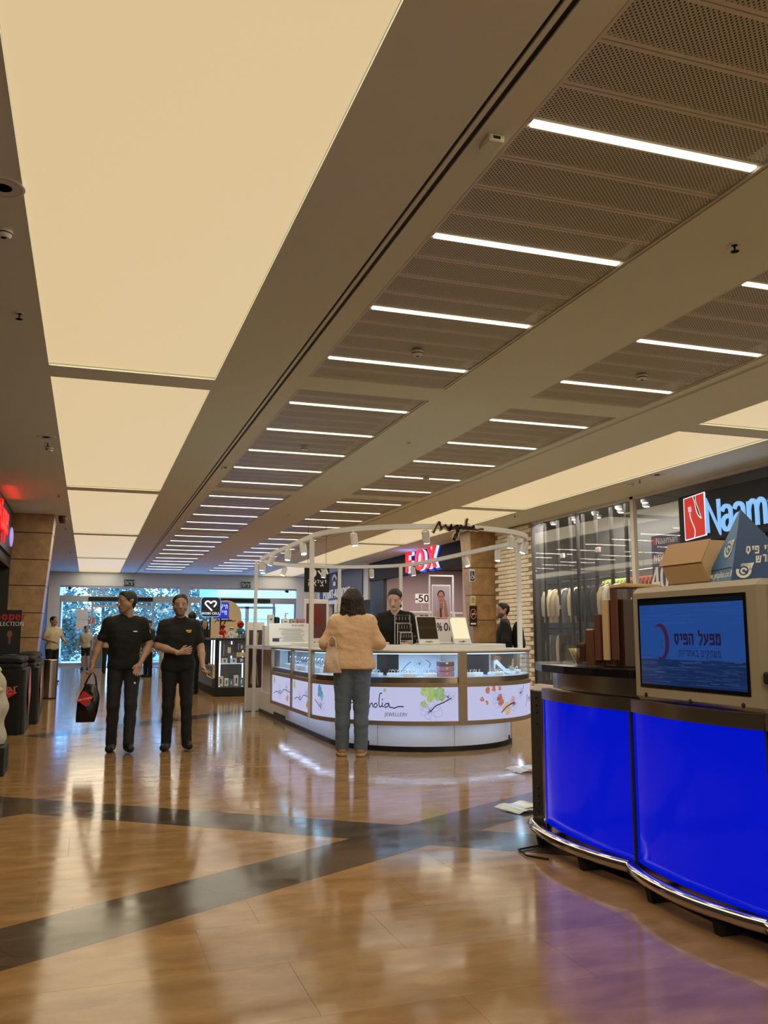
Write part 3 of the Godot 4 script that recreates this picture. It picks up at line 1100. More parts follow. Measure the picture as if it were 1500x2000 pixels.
func ceilings() -> void:
	var mb := MB.new()
	var t := CEIL + .14
	for e in [[-1.85, -.494], [1.129, 1.731], [1.753, 1.781], [1.813, 2.0], [3.5, 4.5], [5.93, 6.045], [6.06, 6.08], [6.1, 7.07], [8.55, 9.9]]:
		slab(e[0], e[1], BACK, FAR + .3, CEIL, t, mb)
	for side in [[-.494, 1.129], [7.07, 8.55]]:
		for i in PANELS.size() - 1: slab(side[0], side[1], PANELS[i][1], PANELS[i + 1][0], CEIL, t, mb)
		slab(side[0], side[1], PANELS[0][0] - .37, PANELS[0][0], CEIL, t, mb)
		slab(side[0], side[1], BACK, -28.0, CEIL, t, mb)
		for i in 2: slab(side[0], side[1], -13.35 - 7.39 * i, -12.98 - 7.39 * i, CEIL, t, mb)
		slab(side[0], side[1], PANELS[5][1], FAR + .3, CEIL, t, mb)
	for side in [[2.0, 3.5], [4.5, 5.93]]:
		for i in BAYS.size() - 1: slab(side[0], side[1], BAYS[i] + 6.62, BAYS[i + 1], CEIL, t, mb)
		slab(side[0], side[1], BACK, BAYS[0], CEIL, t, mb)
		slab(side[0], side[1], BAYS[5] + 6.62, FAR + .3, CEIL, t, mb)
	var ceil_node := struct(mb, "ceiling", M.ceiling_paint)
	# black bottoms of the slots, and the dark void above all
	var sl := MB.new()
	slab(1.731, 1.753, BACK, FAR, CEIL + .012, t, sl)
	slab(1.781, 1.813, BACK, FAR, CEIL + .012, t, sl)
	slab(6.045, 6.06, BACK, FAR, CEIL + .012, t, sl)
	slab(6.08, 6.1, BACK, FAR, CEIL + .012, t, sl)
	put(sl, "slot_liner", M.black_slot, ceil_node)
	var void_mb := MB.new()
	slab(-6, 15, BACK - .3, FAR + .3, 4.75, 4.9, void_mb)
	put(void_mb, "upper_slab", M.plenum, ceil_node)
	# glowing stretched panels
	for s in 2:
		var x0: float = [-.494, 7.07][s]
		var x1: float = [1.129, 8.55][s]
		for i in PANELS.size():
			var d0: float = PANELS[i][0]
			var d1: float = PANELS[i][1]
			var side: String = ["in the left row", "in the right row above shop windows"][s]
			var which: String = ["out of view", "nearest", "second nearest", "third", "fourth", "last before the doors"][i]
			var p := thing("ceiling_light_panel", "glowing cream stretched ceiling light panel, %s, %s" % [which, side], "ceiling light", V((x0 + x1) / 2, CEIL, (d0 + d1) / 2), 0, "stretched ceiling light panels")
			var w := x1 - x0
			var l := d1 - d0
			put(MB.new().box(Vector3(0, .03, 0), Vector3(w, .01, l)), "light_diffuser", M.panel_glow, p)
			var fr := MB.new()
			for f in [-1.0, 1.0]:
				fr.box(Vector3(f * (w / 2 - .006), .012, 0), Vector3(.012, .026, l))
				fr.box(Vector3(0, .012, f * (l / 2 - .006)), Vector3(w - .024, .026, .012))
			put(fr, "frame", M.ceiling_paint, p)
			area("ceiling_panel_lamp", V((x0 + x1) / 2, CEIL + .018, (d0 + d1) / 2), Vector2(w - .05, l - .05), Vector3(-90, 0, 0), Color(1.0, .945, .82), 2.2)
		for i in 3:      # hall goes on behind the viewer; unseen panels added, overbright to light facing surfaces
			var dr := -12.98 - 7.39 * i
			var q := thing("ceiling_light_panel", "added unseen cream ceiling light panel behind the viewer, %s of the %s row" % [ORD[i], ["left", "right"][s]], "ceiling light", V((x0 + x1) / 2, CEIL, dr + 3.5), 0, "stretched ceiling light panels")
			put(MB.new().box(Vector3(0, .03, 0), Vector3(x1 - x0, .01, 7.0)), "light_diffuser", M.panel_glow, q)
			area("ceiling_panel_lamp", V((x0 + x1) / 2, CEIL + .018, dr + 3.5), Vector2(x1 - x0 - .05, 6.95), Vector3(-90, 0, 0), Color(1.0, .945, .82), 9.0)
	# metal grille bays with light lines
	var plank := {}
	for s in 2:
		var x0: float = [2.0, 4.5][s]
		var x1: float = [3.5, 5.93][s]
		var w := x1 - x0
		var xc := (x0 + x1) / 2
		for i in BAYS.size():
			var d0: float = BAYS[i]
			var b := thing("ceiling_grille", "grey pierced metal ceiling grille, %s bay of the %s row" % [["hidden rear", "nearest", "second", "third", "fourth", "farthest"][i], ["left", "right"][s]], "ceiling grille", V(xc, CEIL, d0 + 3.31), 0, "pierced ceiling grilles")
			var fr := MB.new()
			for f in [-1.0, 1.0]:
				fr.box(Vector3(f * (w / 2 - .018), .02, 0), Vector3(.02, .03, 6.6))
				fr.box(Vector3(0, .02, f * 3.292), Vector3(w - .06, .03, .02))
			put(fr, "frame", M.frame_grey, b)
			var led_at := []
			for k in 5: led_at.append(.615 + 1.345 * k)
			# planks fill the bay between the light lines
			var edges := [.03]
			for k in 5:
				if k > 0:
					for m in [1, 2, 3]: edges.append(led_at[k - 1] + 1.345 * m / 4.0)
				else: edges.append(.31)
				edges.append(led_at[k])
			edges.append(led_at[4] + .3)
			edges.append(6.59)
			for k in edges.size() - 1:
				var e0: float = edges[k] + (.032 if led_at.has(edges[k]) else .004)
				var e1: float = edges[k + 1] - (.032 if led_at.has(edges[k + 1]) else .004)
				var ln := e1 - e0
				var key := "%d_%.3f" % [s, ln]
				if not plank.has(key):
					var pm := MB.new()
					var hw := w / 2 - .032
					pm.quad(Vector3(-hw, 0, ln / 2 - .022), Vector3(-hw, 0, -ln / 2 + .022), Vector3(hw, 0, -ln / 2 + .022), Vector3(hw, 0, ln / 2 - .022), Vector2(0, 0), Vector2(ln / .03, w / .03))
					var lip := MB.new()
					for f in [-1.0, 1.0]: lip.box(Vector3(0, .008, f * (ln / 2 - .011)), Vector3(hw * 2, .018, .022))
					plank[key] = [pm.mesh(), lip.mesh()]
				var pk := put_mesh(plank[key][0], "mesh_plank", M.pierced_metal, b)
				pk.position = Vector3(0, .016, 3.31 - (e0 + e1) / 2)
				put_mesh(plank[key][1], "plank_lip", M.frame_grey, pk)
			for k in 5:
				var dd: float = d0 + led_at[k]
				var lm := one(MB.new().box(Vector3.ZERO, Vector3(w - .1, .02, .05)), "linear_light", M.led_glow, "%s white light line in the %s grille bay of the %s ceiling row" % [ORD[k], ["unseen rear", "nearest", "second", "third", "fourth", "farthest"][i], ["left", "right"][s]], "ceiling light", "light lines in the ceiling grilles")
				lm.position = V(xc, CEIL + .016, dd)
				area("linear_lamp", V(xc, CEIL - .001, dd), Vector2(w - .1, .05), Vector3(-90, 0, 0), Color(1.0, .96, .86), 36.0)

func shell() -> void:
	# left side: shop front with a dark band above, beyond the pillar more of the same to the entrance
	var wl := MB.new()
	slab(-1.95, WALL_L, BACK, 19.9, 2.72, 4.75, wl)
	slab(-1.95, WALL_L, BACK, 9.5, -.1, 2.72, wl)
	slab(-1.95, WALL_L, 19.9, FAR + .3, -.1, 4.75, wl)
	struct(wl, "wall_left", M.shop_dark)
	var wb := MB.new()
	slab(-6, 15, BACK - .3, BACK, -.1, 4.9, wb)
	struct(wb, "wall_rear", M.plaster_warm)
	var outer := MB.new()
	slab(-6.2, -6, BACK - .3, FAR + .3, -.1, 4.9, outer)
	slab(-6, -1.95, 19.9, 20.1, -.1, 4.75, outer)
	struct(outer, "wall_left_outer", M.shop_dark)
	var ro := MB.new()
	slab(15, 15.2, BACK - .3, FAR + .3, -.1, 4.9, ro)
	struct(ro, "wall_right_outer", M.shop_pink)
	# head of the right side above the shop windows: only a thin line, the glass goes to the ceiling
	var wr := MB.new()
	slab(WALL_R, WALL_R + .2, BACK, 7.2, -.1, 4.75, wr)
	slab(WALL_R, WALL_R + .1, 7.2, 30, CEIL, 4.75, wr)
	slab(WALL_R, WALL_R + .2, 30.6, FAR + .3, 2.55, 4.75, wr)
	slab(WALL_R, WALL_R + .2, 36.3, FAR + .3, -.1, 2.6, wr)
	struct(wr, "wall_right", M.plaster_cool)
	# party walls and ceilings of the shops on the right
	var pw := MB.new()
	for d in [7.1, 13.97, 18.0]:
		if d == 13.97: slab(11.2, 15, d, d + .08, 0, 4.75, pw)
		elif d == 18.0: slab(WALL_R + .3, 15, d + .9, d + 1.0, 0, 4.75, pw)
		else: slab(WALL_R, 15, d, d + .15, 0, 4.75, pw)
	struct(pw, "wall_party", M.shop_dark)
	pillar(false)
	pillar(true)

# leaning stone-clad pillars, narrower at the foot; each slab of stone a part
func pillar(right: bool) -> void:
	var o := thing("stone_pillar", "leaning pillar clad in sandy stone slabs beside the %s" % ["fashion shop opposite, right of the jewellery kiosk", "dark clothing tables and steel bin on the left"][0 if right else 1], "pillar", V(9.3 if right else -1.25, 0, 20.0))
	var heights := [0.0, .62, 1.2, 1.72, 2.3, 2.86, 3.44, 3.85]
	if right: heights = [0.0, .55, 1.06, 1.62, 2.24, 2.92, 3.85]
	var core := MB.new()
	var corners := func(y: float, ins: float) -> Array:   # x0, x1, d0, d1 at a height
		var f := y / CEIL
		if right: return [lerpf(9.07, 8.95, f) + ins, 9.68 - ins, lerpf(20.0, 19.9, f) + ins, lerpf(20.15, 20.55, f) - ins]
		return [-1.70 + ins, lerpf(-1.09, -.815, f) - ins, 20.1 + ins, 21.1 - ins]
	var ring := func(y: float, ins: float) -> Array:
		var c: Array = corners.call(y, ins)
		var p := o.position
		return [V(c[0], y, c[2]) - p, V(c[1], y, c[2]) - p, V(c[1], y, c[3]) - p, V(c[0], y, c[3]) - p]
	for i in heights.size() - 1:
		for f in 4:
			var mb := MB.new()
			var g := .86 + .2 * rng.randf()
			mb.tint = Color(g, g, g)
			var lo: Array = ring.call(heights[i] + .009, 0.0)
			var hi: Array = ring.call(heights[i + 1] - .009, 0.0)
			var li: Array = ring.call(heights[i] + .009, .03)
			var hn: Array = ring.call(heights[i + 1] - .009, .03)
			var a := f
			var b := (f + 1) % 4
			mb.quad(lo[a], lo[b], hi[b], hi[a])
			mb.quad(hi[a], hi[b], hn[b], hn[a])
			mb.quad(li[a], li[b], lo[b], lo[a])
			put(mb, "stone_slab", M.cladding, o)
	var l0: Array = ring.call(0.0, .02)
	var h0: Array = ring.call(CEIL, .02)
	for f in 4: core.quad(l0[f], l0[(f + 1) % 4], h0[(f + 1) % 4], h0[f])
	put(core, "core", M.joint_brown, o)

# ------------------------------------------------------------ the glass entrance
func entrance() -> void:
	var wb := MB.new()
	slab(-1.95, 10.2, FAR, FAR + .3, 3.29, 4.75, wb)
	slab(-1.95, -1.2, FAR, FAR + .3, -.1, 3.29, wb)
	slab(8.75, 10.2, FAR, FAR + .3, -.1, 3.29, wb)
	slab(10.2, 15, FAR, FAR + .3, -.1, 4.75, wb)
	struct(wb, "wall_back", M.plaster_cool)
	var col := MB.new()
	slab(3.62, 4.03, FAR - .05, FAR + .35, 0, 3.29, col)
	struct(col, "trim_column", M.plaster_cool)
	for s in 2:
		var x0: float = [-1.2, 4.03][s]
		var x1: float = [3.62, 8.75][s]
		var n := Node3D.new()
		n.name = "window_%d" % (s + 1)
		n.set_meta("kind", "structure")
		add_child(n)
		var fr := MB.new()
		slab(x0, x1, FAR + .05, FAR + .2, 2.62, 2.88, fr)
		slab(x0, x1, FAR + .06, FAR + .19, 3.22, 3.29, fr)
		put(fr, "header_beam", M.aluminium, n)
		var doors: Array = [[-1.2, .1, 2.55, 3.62], [4.03, 5.35, 7.75, 8.75]][s]
		for x in [doors[0] + .04, doors[1], doors[2], doors[3] - .04]:
			put(MB.new().span(V(x - .045, 0, FAR + .07), V(x + .045, 2.62, FAR + .17)), "mullion", M.aluminium, n)
		for x in [doors[1] - .02, (doors[1] + doors[2]) / 2 - .04, (doors[1] + doors[2]) / 2 + .04, doors[2] + .02]:
			put(MB.new().span(V(x - .035, 0, FAR + .0), V(x + .035, 2.5, FAR + .05)), "door_stile", M.aluminium, n)
		put(MB.new().span(V(x0, 0.0, FAR + .07), V(doors[1], .12, FAR + .17)).span(V(doors[2], 0.0, FAR + .07), V(x1, .12, FAR + .17)), "bottom_rail", M.aluminium, n)
		put(MB.new().span(V(doors[1], 2.4, FAR), V(doors[2], 2.5, FAR + .05)), "door_rail", M.aluminium, n)
		var panes := [[doors[0], doors[1], .12, 2.62], [doors[2], doors[3], .12, 2.62], [doors[1], (doors[1] + doors[2]) / 2 - .05, 0.02, 2.4], [(doors[1] + doors[2]) / 2 + .05, doors[2], 0.02, 2.4]]
		var m := (x0 + x1) / 2
		panes.append_array([[x0, m, 2.88, 3.22], [m, x1, 2.88, 3.22]])
		for p in panes:
			var g := MB.new()
			g.quad(V(p[0], p[2], FAR + .12), V(p[1], p[2], FAR + .12), V(p[1], p[3], FAR + .12), V(p[0], p[3], FAR + .12))
			put(g, "pane", M.glass, n)
		var sensor := one(MB.new().bbox(V((doors[1] + doors[2]) / 2 - .1, 2.75, FAR - .04), Vector3(2.6 if s == 0 else 2.2, .16, .14), .02), "door_operator", M.black_matt, ["long dark door operator box over the left sliding doors", "long dark door operator box over the right sliding doors"][s], "door operator")
		sensor.set_meta("group", "door operators")
	# exit signs
	for s in 2:
		var x: float = [1.52, 6.46][s]
		var e := thing("exit_sign", ["small green exit sign on the left half of the beam over the doors", "small green exit sign on the right half of the beam over the doors"][s], "sign", V(x, 3.44, FAR - .04), 0, "green exit signs")
		put(MB.new().bbox(Vector3.ZERO, Vector3(.42, .27, .05), .01), "sign_case", M.exit_glow, e)
		var tx := MB.new()
		var xf := Transform3D(Basis.from_scale(Vector3(.12, .16, 1)), Vector3(-he_width("יציאה") * .06, -.09, .026))
		for p in he_lines("יציאה"): tx.stroke(p, .13, 0, .003, xf)
		put(tx, "sign_lettering", M.white_print, e)
	# notice and red disc on the left glass
	var no := thing("door_notice", "grey notice sheets taped to the left entrance pane", "notice", V(-.28, 1.9, FAR + .06))
	put(MB.new().box(Vector3(0, .2, 0), Vector3(.46, .42, .01)), "sheet", M.plaster_cool, no)
	put(MB.new().box(Vector3(0, -.22, 0), Vector3(.46, .38, .01)), "sheet", M.plaster_warm, no)
	one(MB.new().lathe([[.0, -.01], [.13, -.01], [.13, .01], [.0, .01]], 20, V(.1, 1.84, FAR + .05), Basis(Vector3.RIGHT, PI / 2)), "round_sticker", M.red_plastic, "round red warning sticker on the left entrance glass", "sticker")
	# two little cameras under the beam
	for s in 2:
		var c := thing("security_camera", ["dark security camera under the beam at the far left corner", "dark security camera at the right end of the beam"][s], "camera", V([-.85, 8.3][s], 3.2, FAR + .1))
		put(MB.new().tube([Vector3(0, .1, .0), Vector3(0, 0, .0)], .02, 8), "bracket", M.black_matt, c)
		put(MB.new().tube([Vector3(0, 0, -.08), Vector3(.03, -.03, .14)], .06, 10), "camera_body", M.black_matt, c)
	# low blue-grey barrier board and door mat
	one(MB.new().bbox(V(.25, .62, FAR - 1.2), Vector3(.95, 1.2, .04), .01), "folding_screen", M.grey_blue, "blue grey board standing just inside the left doors", "board")
	one(MB.new().bbox(V(2.0, .008, FAR - 1.6), Vector3(3.6, .014, 1.6), .006), "door_mat", M.dark_grey, "flat dark mat inside the left doors", "mat")

func outside() -> void:
	struct(MB.new().span(V(-30, -.3, FAR + .3), V(40, -.02, 110)), "ground_outside", M.paving)
	var ho := thing("house", "pale blue rendered building beyond the right doors", "building", V(7.6, 0, 47))
	put(MB.new().span(Vector3(-1.2, 0, -8), Vector3(5.0, 6.5, 0)), "wall", M.outer_wall, ho)
	put(MB.new().span(Vector3(-1.3, 6.5, -8.1), Vector3(5.1, 6.8, .1)), "roof_edge", M.aluminium, ho)
	for y in [1.1, 2.1, 3.1, 4.1]: put(MB.new().span(Vector3(-1.2, y, 0), Vector3(5.0, y + .02, .015)), "joint", M.grey_blue, ho)
	var pl := thing("outer_pier", "pale pier standing outside the left doors", "pier", V(-1.5, 0, 41))
	put(MB.new().span(Vector3(-.5, 0, -.6), Vector3(.35, 5.5, 0)), "shaft", M.outer_wall, pl)
	put(MB.new().span(Vector3(-.55, 0, -.65), Vector3(.4, .3, .05)), "foot", M.aluminium, pl)
	var spots := [[.6, 48, 5.2, 2.4, "broad sunlit tree behind the left doors"], [3.0, 53, 5.6, 2.6, "dense leafy tree behind the left column"], [5.6, 58, 6.5, 2.6, "pale green tree between the column and the building"], [-3.0, 56, 6.4, 2.8, "tall tree at the far left outside the doors"], [1.8, 62, 7.5, 3.4, "tall dark tree in the background behind the left doors"], [8.6, 66, 8.0, 3.4, "distant tree behind the pale blue building"], [14.0, 60, 7.0, 3.0, "leafy tree right of the pale blue building"], [4.6, 46, 2.6, 1.6, "low rounded bush outside between the two doorways"], [-1.0, 47, 2.4, 1.5, "low bush outside left of the left doors"], [2.4, 45.5, 2.0, 1.3, "low bush straight behind the left sliding doors"]]
	var leaf := MB.new()
	leaf.quad(Vector3(-.5, 0, 0), Vector3(0, -.28, .06), Vector3(.5, 0, 0), Vector3(0, .28, .06))
	var lm := leaf.mesh()
	var k := 0
	for t in spots:
		var o := thing("tree", t[4], "tree", V(t[0], 0, t[1]), 0, "trees outside the entrance")
		var g := RandomNumberGenerator.new()
		g.seed = 100 + k
		var top: float = t[2]
		var tr := MB.new()
		tr.tube([Vector3(0, 0, 0), Vector3(.1, top * .35, 0), Vector3(0, top * .7, .1)], .16, 8, .06)
		for b in 5:
			var an := g.randf() * TAU
			tr.tube([Vector3(.06, top * .35, 0), Vector3(cos(an) * t[3] * .5, top * .55, sin(an) * t[3] * .5)], .06, 6, .02)
		put(tr, "trunk", M.bark, o)
		var mm := MultiMesh.new()
		mm.transform_format = MultiMesh.TRANSFORM_3D
		mm.use_colors = true
		mm.mesh = lm
		mm.instance_count = 3200
		var clumps := []
		for b in 22:
			clumps.append([Vector3(g.randfn() * t[3] * .42, top * g.randf_range(.16, .95), g.randfn() * t[3] * .42), g.randf_range(.4, .95), g.randf_range(.6, 1.3)])
		for i in 3200:
			var c: Array = clumps[i % 22]
			var dir := Vector3(g.randfn(), g.randfn(), g.randfn()).normalized()
			var p: Vector3 = c[0] + dir * c[1] * pow(g.randf(), .4)
			var bs := Basis(Vector3(g.randfn(), g.randfn(), g.randfn()).normalized(), g.randf() * TAU).scaled(Vector3.ONE * g.randf_range(.14, .26))
			mm.set_instance_transform(i, Transform3D(bs, p))
			var q: float = c[2] * g.randf_range(.7, 1.2)
			mm.set_instance_color(i, Color(.11 * q, .19 * q, .10 * q))
		var mi := MultiMeshInstance3D.new()
		mi.multimesh = mm
		mi.material_override = M.leaf
		mi.name = "foliage"
		mi.set_meta("kind", "stuff")
		o.add_child(mi)
		k += 1

# ------------------------------------------------------------ left: a jeans shop
func left_shop() -> void:
	var sill := MB.new()
	slab(-1.95, WALL_L, 9.5, 19.9, 2.66, 2.72, sill)
	struct(sill, "trim_1", M.black_gloss)
	# fascia sign
	var fs := thing("shop_sign", "red neon jeans shop sign on a dark board at the left edge", "sign", V(WALL_L, 3.3, 17.6))
	put(MB.new().box(Vector3(.03, 0, .6), Vector3(.06, .86, 5.2)), "sign_board", mat("oxblood", Color(.13, .03, .04), .4), fs)
	words("Lee Cooper", .5, .05, M.neon_red_glow, fs, Transform3D(Basis(Vector3.UP, PI / 2).scaled_local(Vector3(.62, 1, 1)), Vector3(.1, .05, 1.0)), "neon_sign_lettering")
	put(MB.new().ball(Vector3(.08, -.08, -1.45), Vector3(.03, .2, .3), 8, 20), "sign_disc", M.magenta_glow, fs, "white oval lit emblem")
	area("neon_sign_lamp", V(WALL_L + .2, 3.74, 17.2), Vector2(.12, 1.6), Vector3(90, 0, 0), Color(1, .1, .09), 1.6)
	# white slats of a window stand behind
	one(MB.new().bbox(V(-1.72, 1.95, 18.4), Vector3(.03, .5, .12), .005), "window_strip", M.white_print, "short white strip in the dark left shop window", "strip")
	# plinth with white knitwear at the very edge
	var pl := thing("display_plinth", "low black plinth at the left edge under white knitwear", "plinth", V(-.95, 0, 8.95))
	put(MB.new().bbox(Vector3(0, .125, 0), Vector3(.56, .25, .5), .006), "box", M.black_matt, pl)
	put(MB.new().bbox(Vector3(0, .012, 0), Vector3(.57, .024, .51), .004), "foot", M.rubber, pl)
	var kn := thing("knit_garment", "white ribbed knitwear on a torso form at the left edge", "clothing", V(-.94, .25, 8.95))
	var rows := []
	for i in 19:
		var y := .01 + i * .04
		var row := []
		for k in 96:
			var an := TAU * k / 96
			var rr := .235 + .018 * sin(y * 23.0) - .10 * smoothstep(.5, .74, y) + .006 * sin(k * 2.1) + .012 * sin(an * 5 + y * 4)
			row.append(Vector3(cos(an) * rr, y, -sin(an) * rr * .72))
		rows.append(row)
	put(MB.new().grid(rows, true, true), "knit_body", M.cloth_white, kn)
	for f in 4:
		var fold := []
		for i in 13:
			var an := TAU * i / 12
			fold.append(Vector3(cos(an) * (.2 - .015 * f), .5 + f * .06, -sin(an) * (.15 - .012 * f)))
		put(MB.new().tube(fold, .035, 8), "knit_roll", M.cloth_cream, kn)
	# tables under black cloth with heaps of clothes
	var tabs := [[-1.55, -.74, 12.2, 13.35, .8, "nearest black draped sales table with a red diamond print"], [-1.5, -.65, 13.55, 14.25, .78, "middle black draped sales table on the left"], [-1.5, -.70, 14.7, 16.45, .8, "farthest black draped sales table beside the pillar"]]
	for i in 3:
		var e: Array = tabs[i]
		var w: float = e[1] - e[0]
		var l: float = e[3] - e[2]
		var h: float = e[4]
		var t := thing("sales_table", e[5], "table", V((e[0] + e[1]) / 2, 0, (e[2] + e[3]) / 2), 0, "black draped sales tables")
		var rr := []
		for k in 8:
			var y := h * k / 7.0
			var row := []
			for c in 64:
				var an := TAU * c / 64
				var sx := signf(cos(an)) * pow(absf(cos(an)), .18)
				var sz := signf(sin(an)) * pow(absf(sin(an)), .18)
				var flare := 1.0 + .03 * (1.0 - y / h) + .012 * sin(an * 14 + i) * (1.0 - y / h)
				row.append(Vector3(sx * w / 2 * flare, y + .004, -sz * l / 2 * flare))
			rr.append(row)
		put(MB.new().grid(rr, true, true), "table_cloth", M.cloth_black, t)
		put(MB.new().bbox(Vector3(0, h, 0), Vector3(w - .02, .03, l - .02), .01), "table_top", M.cloth_black, t)
		if i == 0:
			var di := MB.new()
			var xf := Transform3D(Basis.IDENTITY, Vector3(-.10, .53, l / 2 + .055))
			di.extrude(pairs([-.42, 0, 0, -.28, .42, 0, 0, .28]), 0, .006, xf)
			var dm := put(di, "red_diamond", M.red_print, t, "dark red diamond emblem")
			words("Lee Cooper", .12, .004, M.pink_print, dm, Transform3D(Basis(Vector3.BACK, .12), Vector3(-.10, .53, l / 2 + .063)), "lettering", false)
		if i < 2:
			var dp := MB.new()
			dp.extrude(pairs([-.22, 0, 0, -.30, .22, 0, 0, .30]), 0, .006, Transform3D(Basis(Vector3.UP, PI / 2), Vector3(w / 2 + .022, .5, 0)))
			put(dp, "side_diamond", M.pink_print, t, "pink diamond print")
		# folded garments in heaps
		var nk: int = [4, 2, 6][i]
		for k in nk * 2:
			for lay in 2:
				var x := (-.19 if k % 2 else .19) * (w / .81)
				var z := l / 2 - .155 - (l - .31) * (k / 2) / maxf(1, nk - 1)
				var gm := MB.new()
				var gr := []
				for a in 5:
					var row := []
					for c in 24:
						var an := TAU * c / 24
						var sx := signf(cos(an)) * pow(absf(cos(an)), .45)
						var sz := signf(sin(an)) * pow(absf(sin(an)), .45)
						var q: float = [1.0, 1.05, 1.03, .9, .02][a]
						row.append(Vector3(sx * .165 * q, [0.0, .02, .045, .062, .066][a] + (.012 * sin(an * 3 + k) if a > 0 else 0.0), -sz * .118 * q))
					gr.append(row)
				gm.grid(gr, true, true)
				var dark: Material = [M.cloth_black, M.cloth_navy, M.cloth_charcoal][(k + lay) % 3]
				var gmt := one(gm, "folded_garment", dark, ["dark folded garment in the heap on the nearest black sales table", "dark folded garment on the middle black sales table", "dark folded garment on the farthest black sales table"][i], "clothing", ["clothes on the nearest sales table", "clothes on the middle sales table", "clothes on the farthest sales table"][i])
				gmt.position = t.position + Vector3(x, h + .02 + lay * .08, z)
				gmt.rotation.y = rng.randf_range(-.06, .06)
	# poster on a stand behind the tables
	var po := thing("poster_stand", "dark fashion poster with red lettering behind the sales tables", "poster", V(-1.36, 0, 14.45))
	put(MB.new().bbox(Vector3(0, .5, -.03), Vector3(.05, 1.0, .03), .005), "pole", M.black_matt, po)
	put(MB.new().bbox(Vector3(0, .01, 0), Vector3(.4, .02, .2), .005), "base", M.black_matt, po)
	put(MB.new().bbox(Vector3(0, 1.3, 0), Vector3(.76, .66, .03), .004), "panel", M.black_matt, po)
	var im := Image.create_empty(256, 222, false, Image.FORMAT_RGB8)
	im.fill(Color(.07, .05, .05))
	for f in 2:
		var cx: float = [112, 208][f]
		disc(im, Vector2(cx, 112), 20, Color(.03, .02, .02))
		im.fill_rect(Rect2i(int(cx) - 34, 146, 68, 76), Color(.07, .07, .13) if f == 1 else Color(.12, .09, .1))
		im.fill_rect(Rect2i(int(cx) - 6, 138, 12, 36), Color(.45, .28, .2))
		ink(im, PackedVector2Array([Vector2(cx - 34, 150), Vector2(cx - 12, 205)]), 2, Color(.02, .02, .04))
		for y in range(-12, 13): disc(im, Vector2(cx, 122 + y * .6), 14.0 - absf(y) * .2, Color(.5, .32, .24))
	im.fill_rect(Rect2i(30, 178, 110, 44), Color(.5, .05, .06))
	var sheet := MB.new()
	sheet.quad(Vector3(-.365, .98, .017), Vector3(.365, .98, .017), Vector3(.365, 1.62, .017), Vector3(-.365, 1.62, .017))
	put(sheet, "print", picture("fashion_print", im), po)
	words("Lee Cooper", .11, .003, M.red_print, po, Transform3D(Basis.IDENTITY, Vector3(.02, 1.53, .02)), "lettering")
	words("WINTER COLLECTION", .062, .003, M.white_print, po, Transform3D(Basis.IDENTITY, Vector3(.0, 1.42, .02)), "lettering", false)
	# steel bin
	var bi := thing("litter_bin", "tall brushed steel litter bin beside the left pillar", "bin", V(-.69, 0, 18.85))
	put(MB.new().lathe([[0, 0], [.133, 0], [.133, .03], [.138, .03], [.138, .72], [.145, .72], [.145, .76], [.132, .77], [.12, .75], [.12, .6], [0, .6]], 32), "drum", M.steel, bi)
	put(MB.new().lathe([[.0, .001], [.136, .001], [.136, .028], [.0, .028]], 32), "foot_ring", M.rubber, bi)

# ------------------------------------------------------------ right: shop windows
func garment_mesh(long: bool) -> ArrayMesh:
	var mb := MB.new()
	var rows := []
	var prof := [[-.74, .20, .07], [-.62, .215, .075], [-.4, .2, .07], [-.2, .205, .065], [-.08, .21, .055], [-.03, .15, .045], [.02, .06, .035]]
	if long: prof = [[-1.0, .17, .09], [-.8, .16, .085], [-.5, .17, .08], [-.25, .18, .075], [-.06, .16, .06], [0.0, .14, .04]]
	for p in prof:
		var row := []
		for k in 20:
			var an := TAU * k / 20
			row.append(Vector3(cos(an) * p[1] * (1 + .05 * sin(k * 2.7)), p[0], -sin(an) * p[2] * (1.0 + .25 * sin(k * 1.9 + p[0] * 3))))
		rows.append(row)
	mb.grid(rows, true, true)
	if not long:
		for f in [-1.0, 1.0]:
			mb.tube([Vector3(f * .17, -.06, 0), Vector3(f * .24, -.2, .02), Vector3(f * .25, -.42, .03), Vector3(f * .235, -.6, .03)], .062, 8, .042)
	return mb.mesh()

func hanger_mesh() -> ArrayMesh:
	return MB.new().tube([Vector3(-.2, -.04, 0), Vector3(0, .05, 0), Vector3(.2, -.04, 0)], .006, 5).tube([Vector3(0, .05, 0), Vector3(0, .1, 0), Vector3(.02, .13, 0), Vector3(0, .15, 0)], .003, 5).mesh()

